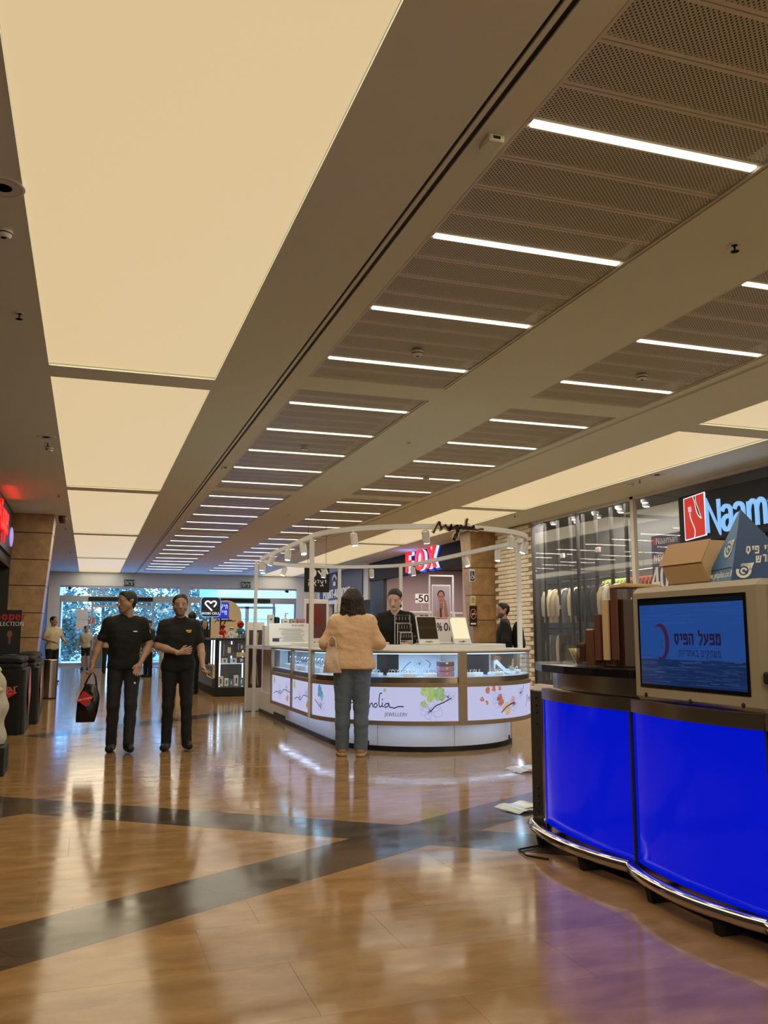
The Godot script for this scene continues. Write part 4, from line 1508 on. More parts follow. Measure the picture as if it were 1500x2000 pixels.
func right_shops() -> void:
	# glass shop fronts with mullions
	var n := Node3D.new()
	n.name = "window_3"
	n.set_meta("kind", "structure")
	add_child(n)
	for e in [[7.25, 10.6], [10.6, 13.93], [14.05, 16.0], [16.0, 17.93]]:
		var g := MB.new()
		g.quad(V(WALL_R + .02, .16, e[1]), V(WALL_R + .02, .16, e[0]), V(WALL_R + .02, CEIL, e[0]), V(WALL_R + .02, CEIL, e[1]))
		put(g, "pane", M.glass, n)
	for d in [13.99, 16.0, 17.95, 7.25]:
		put(MB.new().span(V(WALL_R - .02, 0, d - (.05 if d == 13.99 else .008)), V(WALL_R + .06, CEIL, d + (.05 if d == 13.99 else .008))), "mullion", M.frame_grey if d == 13.99 else M.dark_grey, n)
	put(MB.new().span(V(WALL_R - .04, 0, 7.2), V(WALL_R + .1, .16, 17.95)), "sill", M.plaster_warm, n)
	put(MB.new().span(V(WALL_R - .02, CEIL - .05, 7.2), V(WALL_R + .06, CEIL, 17.95)), "head_rail", M.frame_grey, n)
	for d in [15.2, 16.6]:
		put(MB.new().bbox(V(WALL_R - .01, 2.95, d), Vector3(.05, .1, .14), .01), "clamp", M.white_paint, n)
	# shop ceilings and floors
	var sc := MB.new()
	slab(WALL_R + .1, 15, 7.2, 13.95, 3.9, 4.0, sc)
	slab(WALL_R + .1, 15, 14.0, 18.9, 3.9, 4.0, sc)
	slab(WALL_R, 15, 22.0, 30.3, 3.62, 3.72, sc)
	struct(sc, "ceiling_shops", M.dark_grey)
	# back walls
	struct(MB.new().span(V(13.2, 0, 7.2), V(13.3, 3.9, 13.95)), "wall_shop_back", M.shop_dark)
	struct(MB.new().span(V(11.2, 0, 14.05), V(11.3, 3.9, 18.9)), "wall_clothes_back", M.dark_grey)
	homeware()
	clothes_shop()
	brick_pier()
	fox()
	cafe()

const NAAMAN := [
	[[.0, .0, .0, 1.0, .56, .0, .56, 1.0]],
	[[.72, .60, .78, .70, .9, .74, 1.03, .70, 1.1, .56, 1.1, .0], [1.1, .42, .9, .42, .76, .34, .74, .16, .84, .03, .98, .04, 1.1, .18]],
	[[1.28, .60, 1.34, .70, 1.46, .74, 1.59, .70, 1.66, .56, 1.66, .0], [1.66, .42, 1.46, .42, 1.32, .34, 1.30, .16, 1.40, .03, 1.54, .04, 1.66, .18]],
	[[1.9, .0, 1.9, .74], [1.9, .5, 1.96, .66, 2.08, .74, 2.2, .66, 2.24, .5, 2.24, .0], [2.24, .5, 2.3, .66, 2.42, .74, 2.54, .66, 2.58, .5, 2.58, .0]],
	[[2.78, .60, 2.84, .70, 2.96, .74, 3.09, .70, 3.16, .56, 3.16, .0], [3.16, .42, 2.96, .42, 2.82, .34, 2.80, .16, 2.90, .03, 3.04, .04, 3.16, .18]],
	[[3.4, .0, 3.4, .74], [3.4, .5, 3.46, .66, 3.58, .74, 3.7, .66, 3.74, .5, 3.74, .0]],
]

func homeware() -> void:
	var o := thing("homeware_sign", "large black shop sign with red emblem and pale blue letters reading Naaman", "sign", V(9.5, 3.2, 10.3))
	var face := Basis(Vector3.UP, -PI / 2)
	put(MB.new().bbox(Vector3(.05, -.02, -.02), Vector3(.12, .82, 4.2), .01), "sign_box", M.black_matt, o)
	# emblem: two red halves parted by a wavy gap, white rimmed, with fork and spoon lines
	var top := Transform3D(face, Vector3(-.02, -.36, -1.93))
	var plate := pairs([0, -.01, .52, .03, .52, .73, 0, .69])
	put(MB.new().extrude(plate, .0, .02, top), "emblem_sign_plate", M.red_glow, o)
	plate.append(plate[0])
	var rim := MB.new().stroke(plate, .014, .0, .024, top)
	rim.stroke(smooth(pairs([.24, .7, .28, .6, .3, .5, .35, .38, .43, .31]), 4), .016, .02, .024, top)
	rim.stroke(smooth(pairs([.30, .71, .31, .6, .37, .46, .43, .31]), 4), .010, .02, .024, top)
	rim.stroke(smooth(pairs([.15, .44, .15, .38, .19, .28, .25, .16, .25, .06, .22, .0]), 4), .016, .02, .024, top)
	for x in [.115, .145, .175]: rim.stroke(pairs([x, .54, x + .005, .45]), .009, .02, .024, top)
	put(rim, "emblem_sign_lines", M.white_glow, o)
	put(MB.new().extrude(pairs([.25, .69, .295, .70, .305, .6, .36, .46, .42, .325, .35, .4, .31, .5, .285, .6]), .02, .023, top), "emblem_knife", M.black_matt, o)
	var lt := Transform3D(face.scaled_local(Vector3(.5, .52, 1)), Vector3(-.02, -.31, -1.36))
	for k in NAAMAN.size():
		var mb := MB.new()
		for s in NAAMAN[k]: mb.stroke(smooth(pairs(s), 4) if s.size() > 8 else pairs(s), .125, .0, .035, lt)
		put(mb, "sign_letter", M.letter_glow, o)
	area("sign_letter_lamp", V(9.38, 3.15, 10.6), Vector2(2.6, .4), Vector3(0, 90, 0), Color(.75, .85, 1.0), .8)
	# purple poster
	var p := thing("sale_poster", "violet sale poster with a white 40 in the homeware window", "poster", V(9.85, 1.6, 13.3))
	put(MB.new().bbox(Vector3(0, .72, 0), Vector3(.02, 1.5, .82), .003), "panel", M.purple_board, p)
	words("Naaman", .12, .004, M.white_print, p, Transform3D(face, Vector3(-.015, 1.36, .05)), "lettering", false)
	put(MB.new().box(Vector3(-.012, 1.36, -.3), Vector3(.004, .12, .1)), "red_mark", M.red_print, p)
	words("NEW LINE", .11, .004, M.white_print, p, Transform3D(face, Vector3(-.015, 1.05, .02)))
	words("40%", .42, .004, M.white_print, p, Transform3D(face.scaled_local(Vector3(.8, 1, 1)), Vector3(-.015, .66, .02)))
	# shelves with kitchen goods at the back, and hanging light bars
	for k in 3:
		var sh := thing("wall_shelf", "dim %s display shelf at the back of the homeware shop" % ["lower", "middle", "upper"][k], "shelf", V(12.9, .8 + .6 * k, 10.5))
		put(MB.new().bbox(Vector3(0, 0, 0), Vector3(.4, .03, 6.0), .005), "board", M.dark_grey, sh)
		for z in [-2.6, 0.0, 2.6]: put(MB.new().bbox(Vector3(.1, -.08, z), Vector3(.2, .12, .02), .003), "bracket", M.black_matt, sh)
		for i in 14:
			var h := rng.randf_range(.12, .3)
			var r := rng.randf_range(.06, .12)
			var v := one(MB.new().lathe([[0, 0], [r, 0], [r * 1.05, h * .6], [r * .6, h * .9], [r * .7, h], [0, h]], 12), "vase", [M.white_gloss, M.teal_box, M.red_plastic, M.plaster_warm][(i + k) % 4], "%s small jar along the %s shelf at the back of the homeware shop" % [ORD[i], ["lower", "middle", "upper"][k]], "vase", "jars on the homeware shelves")
			v.position = V(12.9, .815 + .6 * k, 8.0 + i * .36)
	for k in 4:
		var b := thing("bar_light", "thin hanging white light bar in the homeware shop, %s" % ["first", "second", "third", "fourth"][k], "light", V(11.2 + .5 * (k % 2), 3.05 + .12 * k, 12.9 - .9 * k), .3)
		put(MB.new().box(Vector3.ZERO, Vector3(.02, .02, .9)), "light_tube", M.white_glow, b)
		put(MB.new().tube([Vector3(0, 0, .3), Vector3(0, .84 - .12 * k, .3)], .003, 4), "cable", M.black_matt, b)
	area("shop_lamp", V(11.5, 3.85, 10.5), Vector2(2, 5), Vector3(-90, 0, 0), Color(1, .93, .84), .7)
	# loose white cable by the sign
	one(MB.new().tube([V(9.55, 3.84, 9.9), V(9.52, 3.74, 10.0), V(9.5, 3.66, 9.95), V(9.5, 3.6, 9.8), V(9.48, 3.61, 9.5)], .008, 6), "loose_cable", M.white_paint, "loose white cable drooping above the homeware sign", "cable")

func clothes_shop() -> void:
	var post := MB.new().bbox(Vector3(0, 1.93, 0), Vector3(.05, 3.74, .07), .004).mesh()
	for d in [18.3, 17.74, 17.16, 16.61, 16.09, 15.6, 15.04, 14.52]:
		var k := int((18.4 - d) / .55) + 1
		var p := put_mesh(post, "display_post", M.black_matt)
		tag(p, "%s dark upright post from the brick pier in the clothes shop window" % ORD[k - 1], "post", "dark posts in the clothes shop window")
		p.position = V(9.86, 0.0, d)
	for e in [[2.42, "upper"], [1.4, "lower"]]:
		var r := thing("clothes_rail", "%s dark clothes rail behind the shop window posts" % e[1], "rail", V(10.1, e[0], 16.9))
		put(MB.new().tube([Vector3(0, 0, -1.6), Vector3(0, 0, 1.6)], .016, 8), "bar", M.black_matt, r)
		for z in [-1.5, 0.0, 1.5]: put(MB.new().tube([Vector3(0, 0, z), Vector3(-.33, 0, z)], .012, 6), "arm", M.black_matt, r)
	var tops := garment_mesh(false)
	var legs := garment_mesh(true)
	var hg := hanger_mesh()
	var cols := [M.cloth_white, M.cloth_cream, M.cloth_white, M.cloth_cream, M.cloth_sand, M.cloth_white, M.cloth_grey, M.cloth_cream, M.cloth_black, M.cloth_charcoal, M.cloth_black, M.cloth_charcoal, M.cloth_sand, M.cloth_white]
	var nums := ["first", "second", "third", "fourth", "fifth", "sixth", "seventh", "eighth", "ninth", "tenth", "eleventh", "twelfth", "thirteenth", "fourteenth"]
	for row in 2:
		for i in 14:
			var g := thing("hanging_%s" % ["sweatshirt", "trousers"][row], "%s hanging %s from the brick pier on the %s rail" % [nums[i], ["sweatshirt", "pair of trousers"][row], ["upper", "lower"][row]], "clothing", V(10.1, [2.27, 1.25][row], 18.4 - i * .235), rng.randf_range(-.12, .12), ["sweatshirts on the upper rail", "trousers on the lower rail"][row])
			put_mesh(tops if row == 0 else legs, "garment", cols[(i + row * 3) % 14], g)
			put_mesh(hg, "hanger", M.black_matt, g)
	# coloured shirts on a high rail at the back
	var br := thing("back_rail", "high rail of bright shirts at the back of the clothes shop", "rail", V(11.0, 2.62, 15.6))
	put(MB.new().tube([Vector3(0, 0, -1.4), Vector3(0, 0, 1.4)], .014, 8), "bar", M.steel, br)
	for z in [-1.3, 1.3]: put(MB.new().tube([Vector3(0, 0, z), Vector3(.2, 0, z)], .012, 6), "arm", M.steel, br)
	for i in 20:
		var c: Material = M.cloth_green if i < 7 else (M.cloth_rust if i < 16 else M.cloth_white)
		var g := thing("hanging_shirt", "narrow %s shirt on the high rail at the back of the clothes shop" % ("lime green" if i < 7 else ("rust orange" if i < 16 else "white")), "clothing", V(11.0, 2.47, 16.9 - i * .135), -.35, ("lime shirts" if i < 7 else ("rust shirts" if i < 16 else "white shirts")) + " on the high back rail")
		var gm := put_mesh(tops, "garment", c, g)
		gm.scale = Vector3(.72, .6, .5)
	# track spots under the shop ceiling and a row of bulbs
	for i in 9:
		var s := thing("ceiling_spot", "%s round white downlight from the brick pier in the clothes shop" % ORD[i], "light", V(10.3 + .35 * (i % 2), 3.86, 18.1 - i * .45), 0, "downlights in the clothes shop")
		put(MB.new().lathe([[0, -.02], [.07, -.02], [.085, 0], [.085, .04], [0, .04]], 16), "trim_ring", M.white_paint, s)
		put(MB.new().lathe([[0, -.026], [.062, -.026], [.062, -.018], [0, -.018]], 16), "light_lens", M.spot_glow, s)
	area("added_front_fill", V(9.80, 3.80, 16.2), Vector2(3.6, .3), Vector3(-60, -90, 0), Color(1.0, .96, .9), 14.0)  # fill light added at the window head, without a fitting, to brighten hung clothes
	area("clothes_lamp", V(10.25, 3.82, 16.2), Vector2(.5, 3.6), Vector3(-90, 0, 0), Color(1.0, .96, .9), 40.0)
	for i in 5:
		var b := thing("bulb_light", "%s small warm bulb over the dark clothes shop counter" % ORD[i], "light", V(10.62, 2.0, 15.9 - i * .3), 0, "warm bulbs in the clothes shop")
		put(MB.new().ball(Vector3.ZERO, Vector3.ONE * .035, 6, 8), "light_bulb", M.warm_bulb_glow, b)
		put(MB.new().tube([Vector3(0, .03, 0), Vector3(0, .25, 0)], .004, 4), "cord", M.black_matt, b)
	var ct := thing("shop_counter", "dark counter at the back of the clothes shop", "counter", V(10.9, 0, 15.2))
	put(MB.new().bbox(Vector3(0, .5, 0), Vector3(.45, 1.0, 1.6), .01), "body", M.black_gloss, ct)
	put(MB.new().bbox(Vector3(0, 1.02, 0), Vector3(.5, .04, 1.7), .008), "top", M.black_matt, ct)

func brick_pier() -> void:
	var base := struct(MB.new().span(V(9.66, 0, 17.98), V(9.95, CEIL, 19.95)), "wall_brick", M.grout)
	put(MB.new().span(V(9.67, 0, 17.955), V(9.95, CEIL, 17.975)), "added_dark_sheet", M.dark_grey, base)  # dark sheet added so the lamplit pier side does not show bright
	var meshes := []
	for i in 4:
		var g := RandomNumberGenerator.new()
		g.seed = 40 + i
		var mb := MB.new()
		var q := .85 + .2 * g.randf()
		mb.tint = Color(q, q * .99, q * .97)
		mb.bbox(Vector3.ZERO, Vector3(.05, .088, .285), .012, Basis(Vector3.UP, g.randf_range(-.03, .03)))
		meshes.append(mb.mesh())
	for r in 38:
		for k in 7:
			var d := 18.12 + k * .297 - (.14 if r % 2 else 0.0)
			if d < 18.1 or d > 19.85: continue
			var b := put_mesh(meshes[(r * 5 + k * 3) % 4], "brick", M.brick_white, base)
			b.position = V(9.65 + .012 * sin(r * 12.9 + k * 7.7), .06 + r * .1003, d)

func fox() -> void:
	struct(MB.new().span(V(WALL_R - .02, 3.18, 20.6), V(WALL_R + .2, CEIL, 30.4)), "wall_fox_fascia", M.black_matt)
	struct(MB.new().span(V(WALL_R, 0, 20.6), V(WALL_R + .15, 3.18, 22.0)).span(V(13.6, 0, 22.0), V(13.75, 3.7, 30.3)), "wall_fox_back", M.shop_pink)
	struct(MB.new().span(V(WALL_R + .02, 0, 28.9), V(WALL_R + .15, 3.18, 30.4)), "wall_fox_side", M.shop_dark)
	struct(MB.new().span(V(WALL_R + .15, 0, 30.2), V(15, 4.7, 30.4)), "wall_fox_far", M.shop_pink)
	var face := Basis(Vector3.UP, -PI / 2)
	var o := thing("fashion_sign", "glowing red, white and blue FOX letters on a black fascia", "sign", V(9.55, 3.5, 24.9))
	for k in 3:
		var t: String = ["F", "O", "X"][k]
		var z: float = [-.98, .02, 1.0][k]
		words(t, .62, .10, M.blue_edge_glow, o, Transform3D(face.scaled_local(Vector3(1.35, 1.06, 1)), Vector3(.06, -.03, z + .05)), "sign_letter_side")
		words(t, .62, .05, M.white_glow, o, Transform3D(face.scaled_local(Vector3(1.35, 1.0, 1)), Vector3(.0, 0, z + .09)), "sign_letter_rim")
		words(t, .62, .05, M.neon_red_glow, o, Transform3D(face.scaled_local(Vector3(1.35, 1.0, 1)), Vector3(-.05, .02, z)), "sign_letter_front")
	var sl := OmniLight3D.new()
	sl.name = "fashion_sign_lamp"
	sl.light_color = Color(.45, .55, 1.0)
	sl.light_energy = .25
	sl.light_size = .3
	sl.omni_range = 20.0
	sl.shadow_enabled = true
	add_child(sl)
	sl.position = V(9.3, 3.62, 25.2)
	area("fashion_lamp", V(11.3, 3.58, 25.8), Vector2(2.5, 6.0), Vector3(-90, 0, 0), Color(1.0, .93, .9), 4.0)
	for k in 6:
		var s := thing("shop_spot", "%s small ceiling spot from the pillar in the pink fashion shop" % ORD[k], "light", V(10.2 + .2 * (k % 2), 3.6, 22.8 + k * .9), 0, "spots in the pink fashion shop")
		put(MB.new().lathe([[0, -.02], [.06, -.02], [.07, .02], [0, .02]], 12), "trim_ring", M.white_paint, s)
		put(MB.new().lathe([[0, -.027], [.05, -.027], [.05, -.018], [0, -.018]], 12), "light_lens", M.spot_glow, s)
	# portrait poster in a white frame
	var im := Image.create_empty(160, 240, false, Image.FORMAT_RGB8)
	im.fill(Color(.66, .63, .66))
	disc(im, Vector2(78, 250), 74, Color(.70, .58, .52))
	im.fill_rect(Rect2i(60, 118, 36, 60), Color(.58, .40, .33))
	disc(im, Vector2(78, 66), 35, Color(.16, .12, .11))
	for y in range(-38, 47): disc(im, Vector2(78, 88 + y * .55), 29 - absf(y) * .14, Color(.66, .47, .39))
	ink(im, PackedVector2Array([Vector2(78, 84), Vector2(75, 100), Vector2(82, 101)]), 1.6, Color(.52, .34, .28))
	for e in [[66, 80], [90, 80]]: ink(im, PackedVector2Array([Vector2(e[0] - 7, e[1]), Vector2(e[0] + 7, e[1])]), 2.4, Color(.15, .1, .1))
	ink(im, PackedVector2Array([Vector2(68, 112), Vector2(88, 112)]), 2.6, Color(.5, .2, .2))
	for f in 4: ink(im, PackedVector2Array([Vector2(112 + f * 4, 150), Vector2(104 + f * 5, 100 + f * 5)]), 5, Color(.62, .43, .35))
	ink(im, PackedVector2Array([Vector2(118, 160), Vector2(128, 240)]), 15, Color(.62, .43, .35))
	ink(im, PackedVector2Array([Vector2(74, 178), Vector2(76, 240)]), 10, Color(.30, .2, .2))
	var pf := thing("portrait_poster", "white framed stand with a portrait poster in the fashion shop entrance", "poster", V(10.45, 0, 25.5))
	var fr := MB.new()
	for x in [-.4, .4]: fr.bbox(Vector3(x, 1.6, 0), Vector3(.05, 3.0, .05), .006)
	fr.bbox(Vector3(0, 3.1, 0), Vector3(.85, .05, .05), .006)
	fr.bbox(Vector3(0, .04, 0), Vector3(.85, .08, .3), .006)
	put(fr, "frame", M.white_paint, pf)
	put(MB.new().bbox(Vector3(0, 2.3, 0), Vector3(.64, 1.04, .02), .003), "board", M.white_paint, pf)
	var sh := MB.new()
	sh.quad(Vector3(-.29, 1.8, .012), Vector3(.29, 1.8, .012), Vector3(.29, 2.78, .012), Vector3(-.29, 2.78, .012))
	put(sh, "print", picture("portrait_print", im), pf)
	put(MB.new().bbox(Vector3(0, 1.2, .02), Vector3(.64, 1.1, .02), .003), "sale_card", M.white_print, pf)
	words("50% OFF", .3, .004, M.black_print, pf, Transform3D(Basis.from_scale(Vector3(.5, .8, 1)), Vector3(.02, 1.5, .035)))
	var sg := thing("discount_sign", "small white sign reading -50 on the fashion shop rack", "sign", V(10.4, 2.3, 27.05))
	put(MB.new().bbox(Vector3(0, .15, 0), Vector3(.48, .3, .02), .003), "card", M.white_print, sg)
	words("-50", .24, .004, M.black_print, sg, Transform3D(Basis.IDENTITY, Vector3(0, .15, .013)))
	put(MB.new().tube([Vector3(0, -.35, -.02), Vector3(0, .02, -.02)], .01, 6), "holder", M.white_paint, sg)
	# clothes rack and shelves with red boxes
	var rk := thing("clothes_rack", "white rack of dark striped clothes in the fashion shop", "rack", V(10.1, 0, 26.9))
	put(MB.new().tube([Vector3(-.7, 2.0, 0), Vector3(1.4, 2.0, 0)], .018, 8).tube([Vector3(-.7, 0.02, 0), Vector3(-.7, 2.0, 0)], .018, 8).tube([Vector3(1.4, 0.02, 0), Vector3(1.4, 2.0, 0)], .018, 8).bbox(Vector3(.35, .02, 0), Vector3(2.2, .04, .4), .01), "frame", M.white_paint, rk)
	var tops := garment_mesh(false)
	for i in 9:
		var g := thing("rack_garment", "dark garment on the white rack of the fashion shop, %s from the left" % ["first", "second", "third", "fourth", "fifth", "sixth", "seventh", "eighth", "ninth"][i], "clothing", V(9.48 + i * .17, 1.88, 26.9), 1.57, "garments on the fashion shop rack")
		put_mesh(tops, "garment", [M.cloth_charcoal, M.cloth_sand, M.cloth_black][i % 3], g)
	var sf := thing("box_shelf", "white shelves with stacked red and white boxes in the fashion shop", "shelf", V(11.6, 0, 28.0))
	for y in [.5, 1.0, 1.5, 2.0]: put(MB.new().bbox(Vector3(0, y, 0), Vector3(3.2, .04, .4), .006), "board", M.white_paint, sf)
	for x in [-1.6, 1.6]: put(MB.new().bbox(Vector3(x, 1.0, 0), Vector3(.04, 2.05, .4), .006), "side", M.white_paint, sf)
	for y in 3:
		for k in 10:
			var bx := one(MB.new().bbox(Vector3.ZERO, Vector3(.26, .3, .3), .006), "shoe_box", [M.red_plastic, M.white_print, M.black_matt][(k / 3 + y) % 3], "%s box along the %s shelf of the fashion shop, a %s one" % [ORD[k], ["lower", "middle", "upper"][y], ["red", "white", "black"][(k / 3 + y) % 3]], "box", "boxes on the fashion shop shelves")
			bx.position = V(10.2 + k * .3, .675 + y * .5, 28.0)
	var sc := thing("light_column", "tall lit advertising screen in the fashion shop beside the pillar", "screen", V(11.6, 0, 24.2))
	put(MB.new().bbox(Vector3(0, 1.5, 0), Vector3(.9, 3.0, .12), .01), "case", M.black_matt, sc)
	put(MB.new().box(Vector3(0, 1.6, .062), Vector3(.76, 2.5, .004)), "light_screen", M.white_glow, sc)
	put(MB.new().stroke(pairs([-.1, 1.2, .1, 1.9, .25, 1.2]), .1, .066, .07), "red_letter", M.red_print, sc)
	# signs on the pillar
	var ps := [[8.985, 2.72, .14, .3, "wheelchair", "small blue wheelchair sign on the stone pillar"], [9.0, 2.1, .13, .24, "yellow", "small yellow notice on the stone pillar"], [9.0, 1.72, .2, .5, "smoke", "dark no smoking sign on the stone pillar"]]
	for e in ps:
		var s := thing("pillar_sign", e[5], "sign", V(e[0], e[1], 19.885), .0)
		var bm: Material = M.white_print if e[4] == "wheelchair" else (mat("pale_yellow", Color(.78, .76, .5), .6) if e[4] == "yellow" else M.black_matt)
		put(MB.new().bbox(Vector3.ZERO, Vector3(e[2], e[3], .012), .003), "plate", bm, s)
		if e[4] == "wheelchair":
			put(MB.new().box(Vector3(0, -.01, .007), Vector3(.115, .25, .002)), "blue_field", mat("sign_blue", Color(.12, .22, .5), .5), s)
			put(MB.new().stroke(arc2(0, -.05, .035, 100, 400, 14), .012, .008, .011).stroke(pairs([-.01, .06, -.005, -.01, .03, -.01, .045, -.06]), .013, .008, .011).stroke(arc2(-.01, .085, .006, 0, 360, 8), .012, .008, .011), "pictogram", M.white_print, s)
		elif e[4] == "smoke":
			put(MB.new().stroke(arc2(0, .05, .075, 0, 360, 24, .12), .018, .007, .01).stroke(pairs([-.05, -.03, .05, .13]), .018, .007, .01), "ban_ring", M.pink_print, s)
			put(MB.new().box(Vector3(0, .05, .0065), Vector3(.09, .025, .002)).box(Vector3(0, -.19, .0065), Vector3(.14, .04, .002)), "cigarette", M.white_print, s)
		else:
			for k in 4: put(MB.new().box(Vector3(0, .06 - .035 * k, .0065), Vector3(.08, .012, .001)), "text_line", M.black_print, s)

func cafe() -> void:
	var face := Basis(Vector3.UP, -PI / 2)
	struct(MB.new().span(V(WALL_R - .04, 2.72, 31.2), V(WALL_R, CEIL, 37.6)), "wall_cafe_fascia", mat("cafe_navy", Color(.16, .19, .28), .5))
	var o := thing("cafe_sign", "white letters and cup emblem on a navy fascia near the entrance", "sign", V(WALL_R - .05, 3.0, 34.8))
	words("POINT-ALLIONE", .34, .03, M.white_print, o, Transform3D(face.scaled_local(Vector3(1.15, 1, 1)), Vector3(-.01, -.05, 0)))
	put(MB.new().stroke(arc2(0, .42, .35, 20, 160, 12, .28), .12, 0, .03, Transform3D(face, Vector3(-.01, 0, -.2))).extrude(pairs([-.2, .28, .2, .28, .14, .45, -.14, .45]), 0, .03, Transform3D(face, Vector3(-.01, 0, -.2))), "emblem", M.white_print, o)
	area("cafe_lamp", V(12.0, 3.5, 33.5), Vector2(2, 3), Vector3(-90, 0, 0), Color(.9, .95, 1.0), .8)
	struct(MB.new().span(V(14.5, 0, 30.5), V(14.6, 4.7, FAR)).span(V(WALL_R, 3.85, 30.4), V(15, 3.95, FAR)), "wall_cafe_back", M.plaster_cool)
	# posters in white frames by the entrance
	for k in 2:
		var p := thing("framed_poster", ["tall framed advert with a reddish picture left of the dark doorway", "tall grey roller banner beside the framed advert"][k], "poster", V(7.55 + k * 1.25, 0, 30.0 + k * .5))
		put(MB.new().bbox(Vector3(0, 1.25, 0), Vector3(.9, 2.5, .06), .01), "frame", M.white_paint, p)
		put(MB.new().box(Vector3(0, 1.75, .032), Vector3(.72, 1.2, .004)), "print", [mat("poster_red", Color(.35, .2, .2), .5), M.dark_grey][k], p)
		if k == 0:
			words("50%", .3, .004, M.black_print, p, Transform3D(Basis.from_scale(Vector3(.7, 1, 1)), Vector3(0, .85, .035)))
			put(MB.new().ball(Vector3(.05, 1.9, .034), Vector3(.2, .34, .01), 8, 16), "figure", M.cloth_rust, p)
	# hanging exit sign
	var e := thing("hanging_exit_sign", "square black hanging sign with white Hebrew exit lettering behind the kiosk canopy", "sign", V(5.04, 2.56, 20.0))
	put(MB.new().bbox(Vector3.ZERO, Vector3(.6, .62, .05), .008), "sign_plate", M.black_matt, e)
	for x in [-.22, .22]: put(MB.new().tube([Vector3(x, .3, 0), Vector3(x, CEIL - 2.56, 0)], .005, 5), "wire", M.dark_grey, e)
	var tx := MB.new()
	var xf := Transform3D(Basis.from_scale(Vector3(.13, .15, 1)), Vector3(-he_width("יציאה") * .065, -.17, .026))
	for p in he_lines("יציאה"): tx.stroke(p, .13, 0, .004, xf)
	put(tx, "lettering", M.white_print, e)
	put(MB.new().ball(Vector3(-.09, .14, .026), Vector3(.075, .1, .006), 6, 14).stroke(pairs([.02, .2, .1, .1]), .035, .022, .03).stroke(pairs([.1, .24, .14, .16, .2, .24]), .035, .022, .03).stroke(pairs([.2, .25, .26, .12]), .045, .022, .03), "emblem", M.white_print, e)

# ------------------------------------------------------------ jewellery kiosk: a long rounded counter ring with a canopy rail
const KX := 3.83
const KD := 10.1

func pw(mb: MB, called: String, m: Material, parent: Node3D, label := "") -> MeshInstance3D:    # mesh given in world places, put under a thing
	var o := put(mb, called, m, parent, label)
	o.position = -parent.position
	return o

func karc(r: float, a0: float, a1: float, n := 20) -> Array:     # a0, a1 in quarter turns past the left end: 0 left, 1 front, 2 right
	var p := []
	for i in n + 1:
		var an := PI + lerpf(a0, a1, float(i) / n) * PI / 2
		p.append(Vector2(KX + r * cos(an), KD + r * sin(an)))
	return p

func kside(r: float, d0: float, d1: float) -> Array:      # left flank, far to near
	return [Vector2(KX - r, d0), Vector2(KX - r, (d0 + d1) / 2), Vector2(KX - r, d1)]

func kright(r: float, d0: float, d1: float) -> Array:
	return [Vector2(KX + r, d0), Vector2(KX + r, (d0 + d1) / 2), Vector2(KX + r, d1)]

func kfull(r: float, d0: float, d1: float) -> Array:
	return [Vector2(KX - r, d0)] + karc(r, 0, 2, 40) + [Vector2(KX + r, d1)]

const SCRIPT := [
	[90, 290, 130, 215, 165, 155, 190, 140, 202, 170, 212, 230, 240, 195, 270, 180, 290, 185, 310, 215, 335, 231, 356, 224, 372, 205],
	[366, 181, 338, 188, 328, 212, 346, 228, 366, 206, 371, 184, 375, 214, 398, 209],
	[444, 175, 416, 180, 405, 203, 424, 216, 450, 200, 466, 178, 471, 230, 465, 290, 450, 340, 425, 362, 409, 345, 420, 310, 450, 272, 482, 236],
	[484, 174, 488, 222, 501, 190, 520, 176, 528, 196, 531, 218],
	[562, 179, 546, 190, 547, 212, 567, 217, 583, 196, 572, 178, 558, 181],
	[634, 74, 614, 80, 605, 130, 602, 182, 612, 214, 632, 200],
	[642, 170, 640, 206, 655, 208],
	[641, 134, 643, 142],
	[714, 175, 682, 180, 668, 200, 680, 217, 704, 202, 716, 182, 722, 211, 750, 215, 780, 220, 820, 205, 875, 205],
]

func magnolia_script() -> Array:       # strokes of the hand-written word, width about 1, baseline near 0
	var out := []
	for s in SCRIPT:
		var p := PackedVector2Array()
		for i in range(0, s.size(), 2): p.append(Vector2((s[i] - 90) / 785.0, (215 - s[i + 1]) / 785.0))
		out.append(smooth(p, 4))
	return out

func script_mesh(w: float, z0: float, z1: float, xf: Transform3D) -> MB:
	var mb := MB.new()
	for p in magnolia_script(): mb.stroke(p, w, z0, z1, xf)
	return mb

func draw_script(im: Image, left: float, base: float, width: float, r: float, col: Color) -> void:
	for p in magnolia_script():
		var q := PackedVector2Array()
		for e in p: q.append(Vector2(left + e.x * width, base - e.y * width))
		ink(im, q, r, col)

func draw_flower(im: Image, c: Vector2, s: float, col: Color, sd: int) -> void:
	var g := RandomNumberGenerator.new()
	g.seed = sd
	for k in 7:
		var a := TAU * k / 7 + g.randf() * .5
		var l := s * g.randf_range(.7, 1.1)
		var w := s * g.randf_range(.22, .34)
		var u := Vector2(cos(a), sin(a) * .75)
		var v := Vector2(-u.y, u.x)
		ink(im, smooth(PackedVector2Array([c, c + u * l * .4 + v * w, c + u * l * .85 + v * w * .8, c + u * l, c + u * l * .8 - v * w * .8, c + u * l * .35 - v * w * .8, c]), 5), .8, col)
	for k in 5:
		var a := g.randf() * TAU
		ink(im, PackedVector2Array([c, c + Vector2(cos(a), sin(a)) * s * .25]), 1.3, col.darkened(.4))

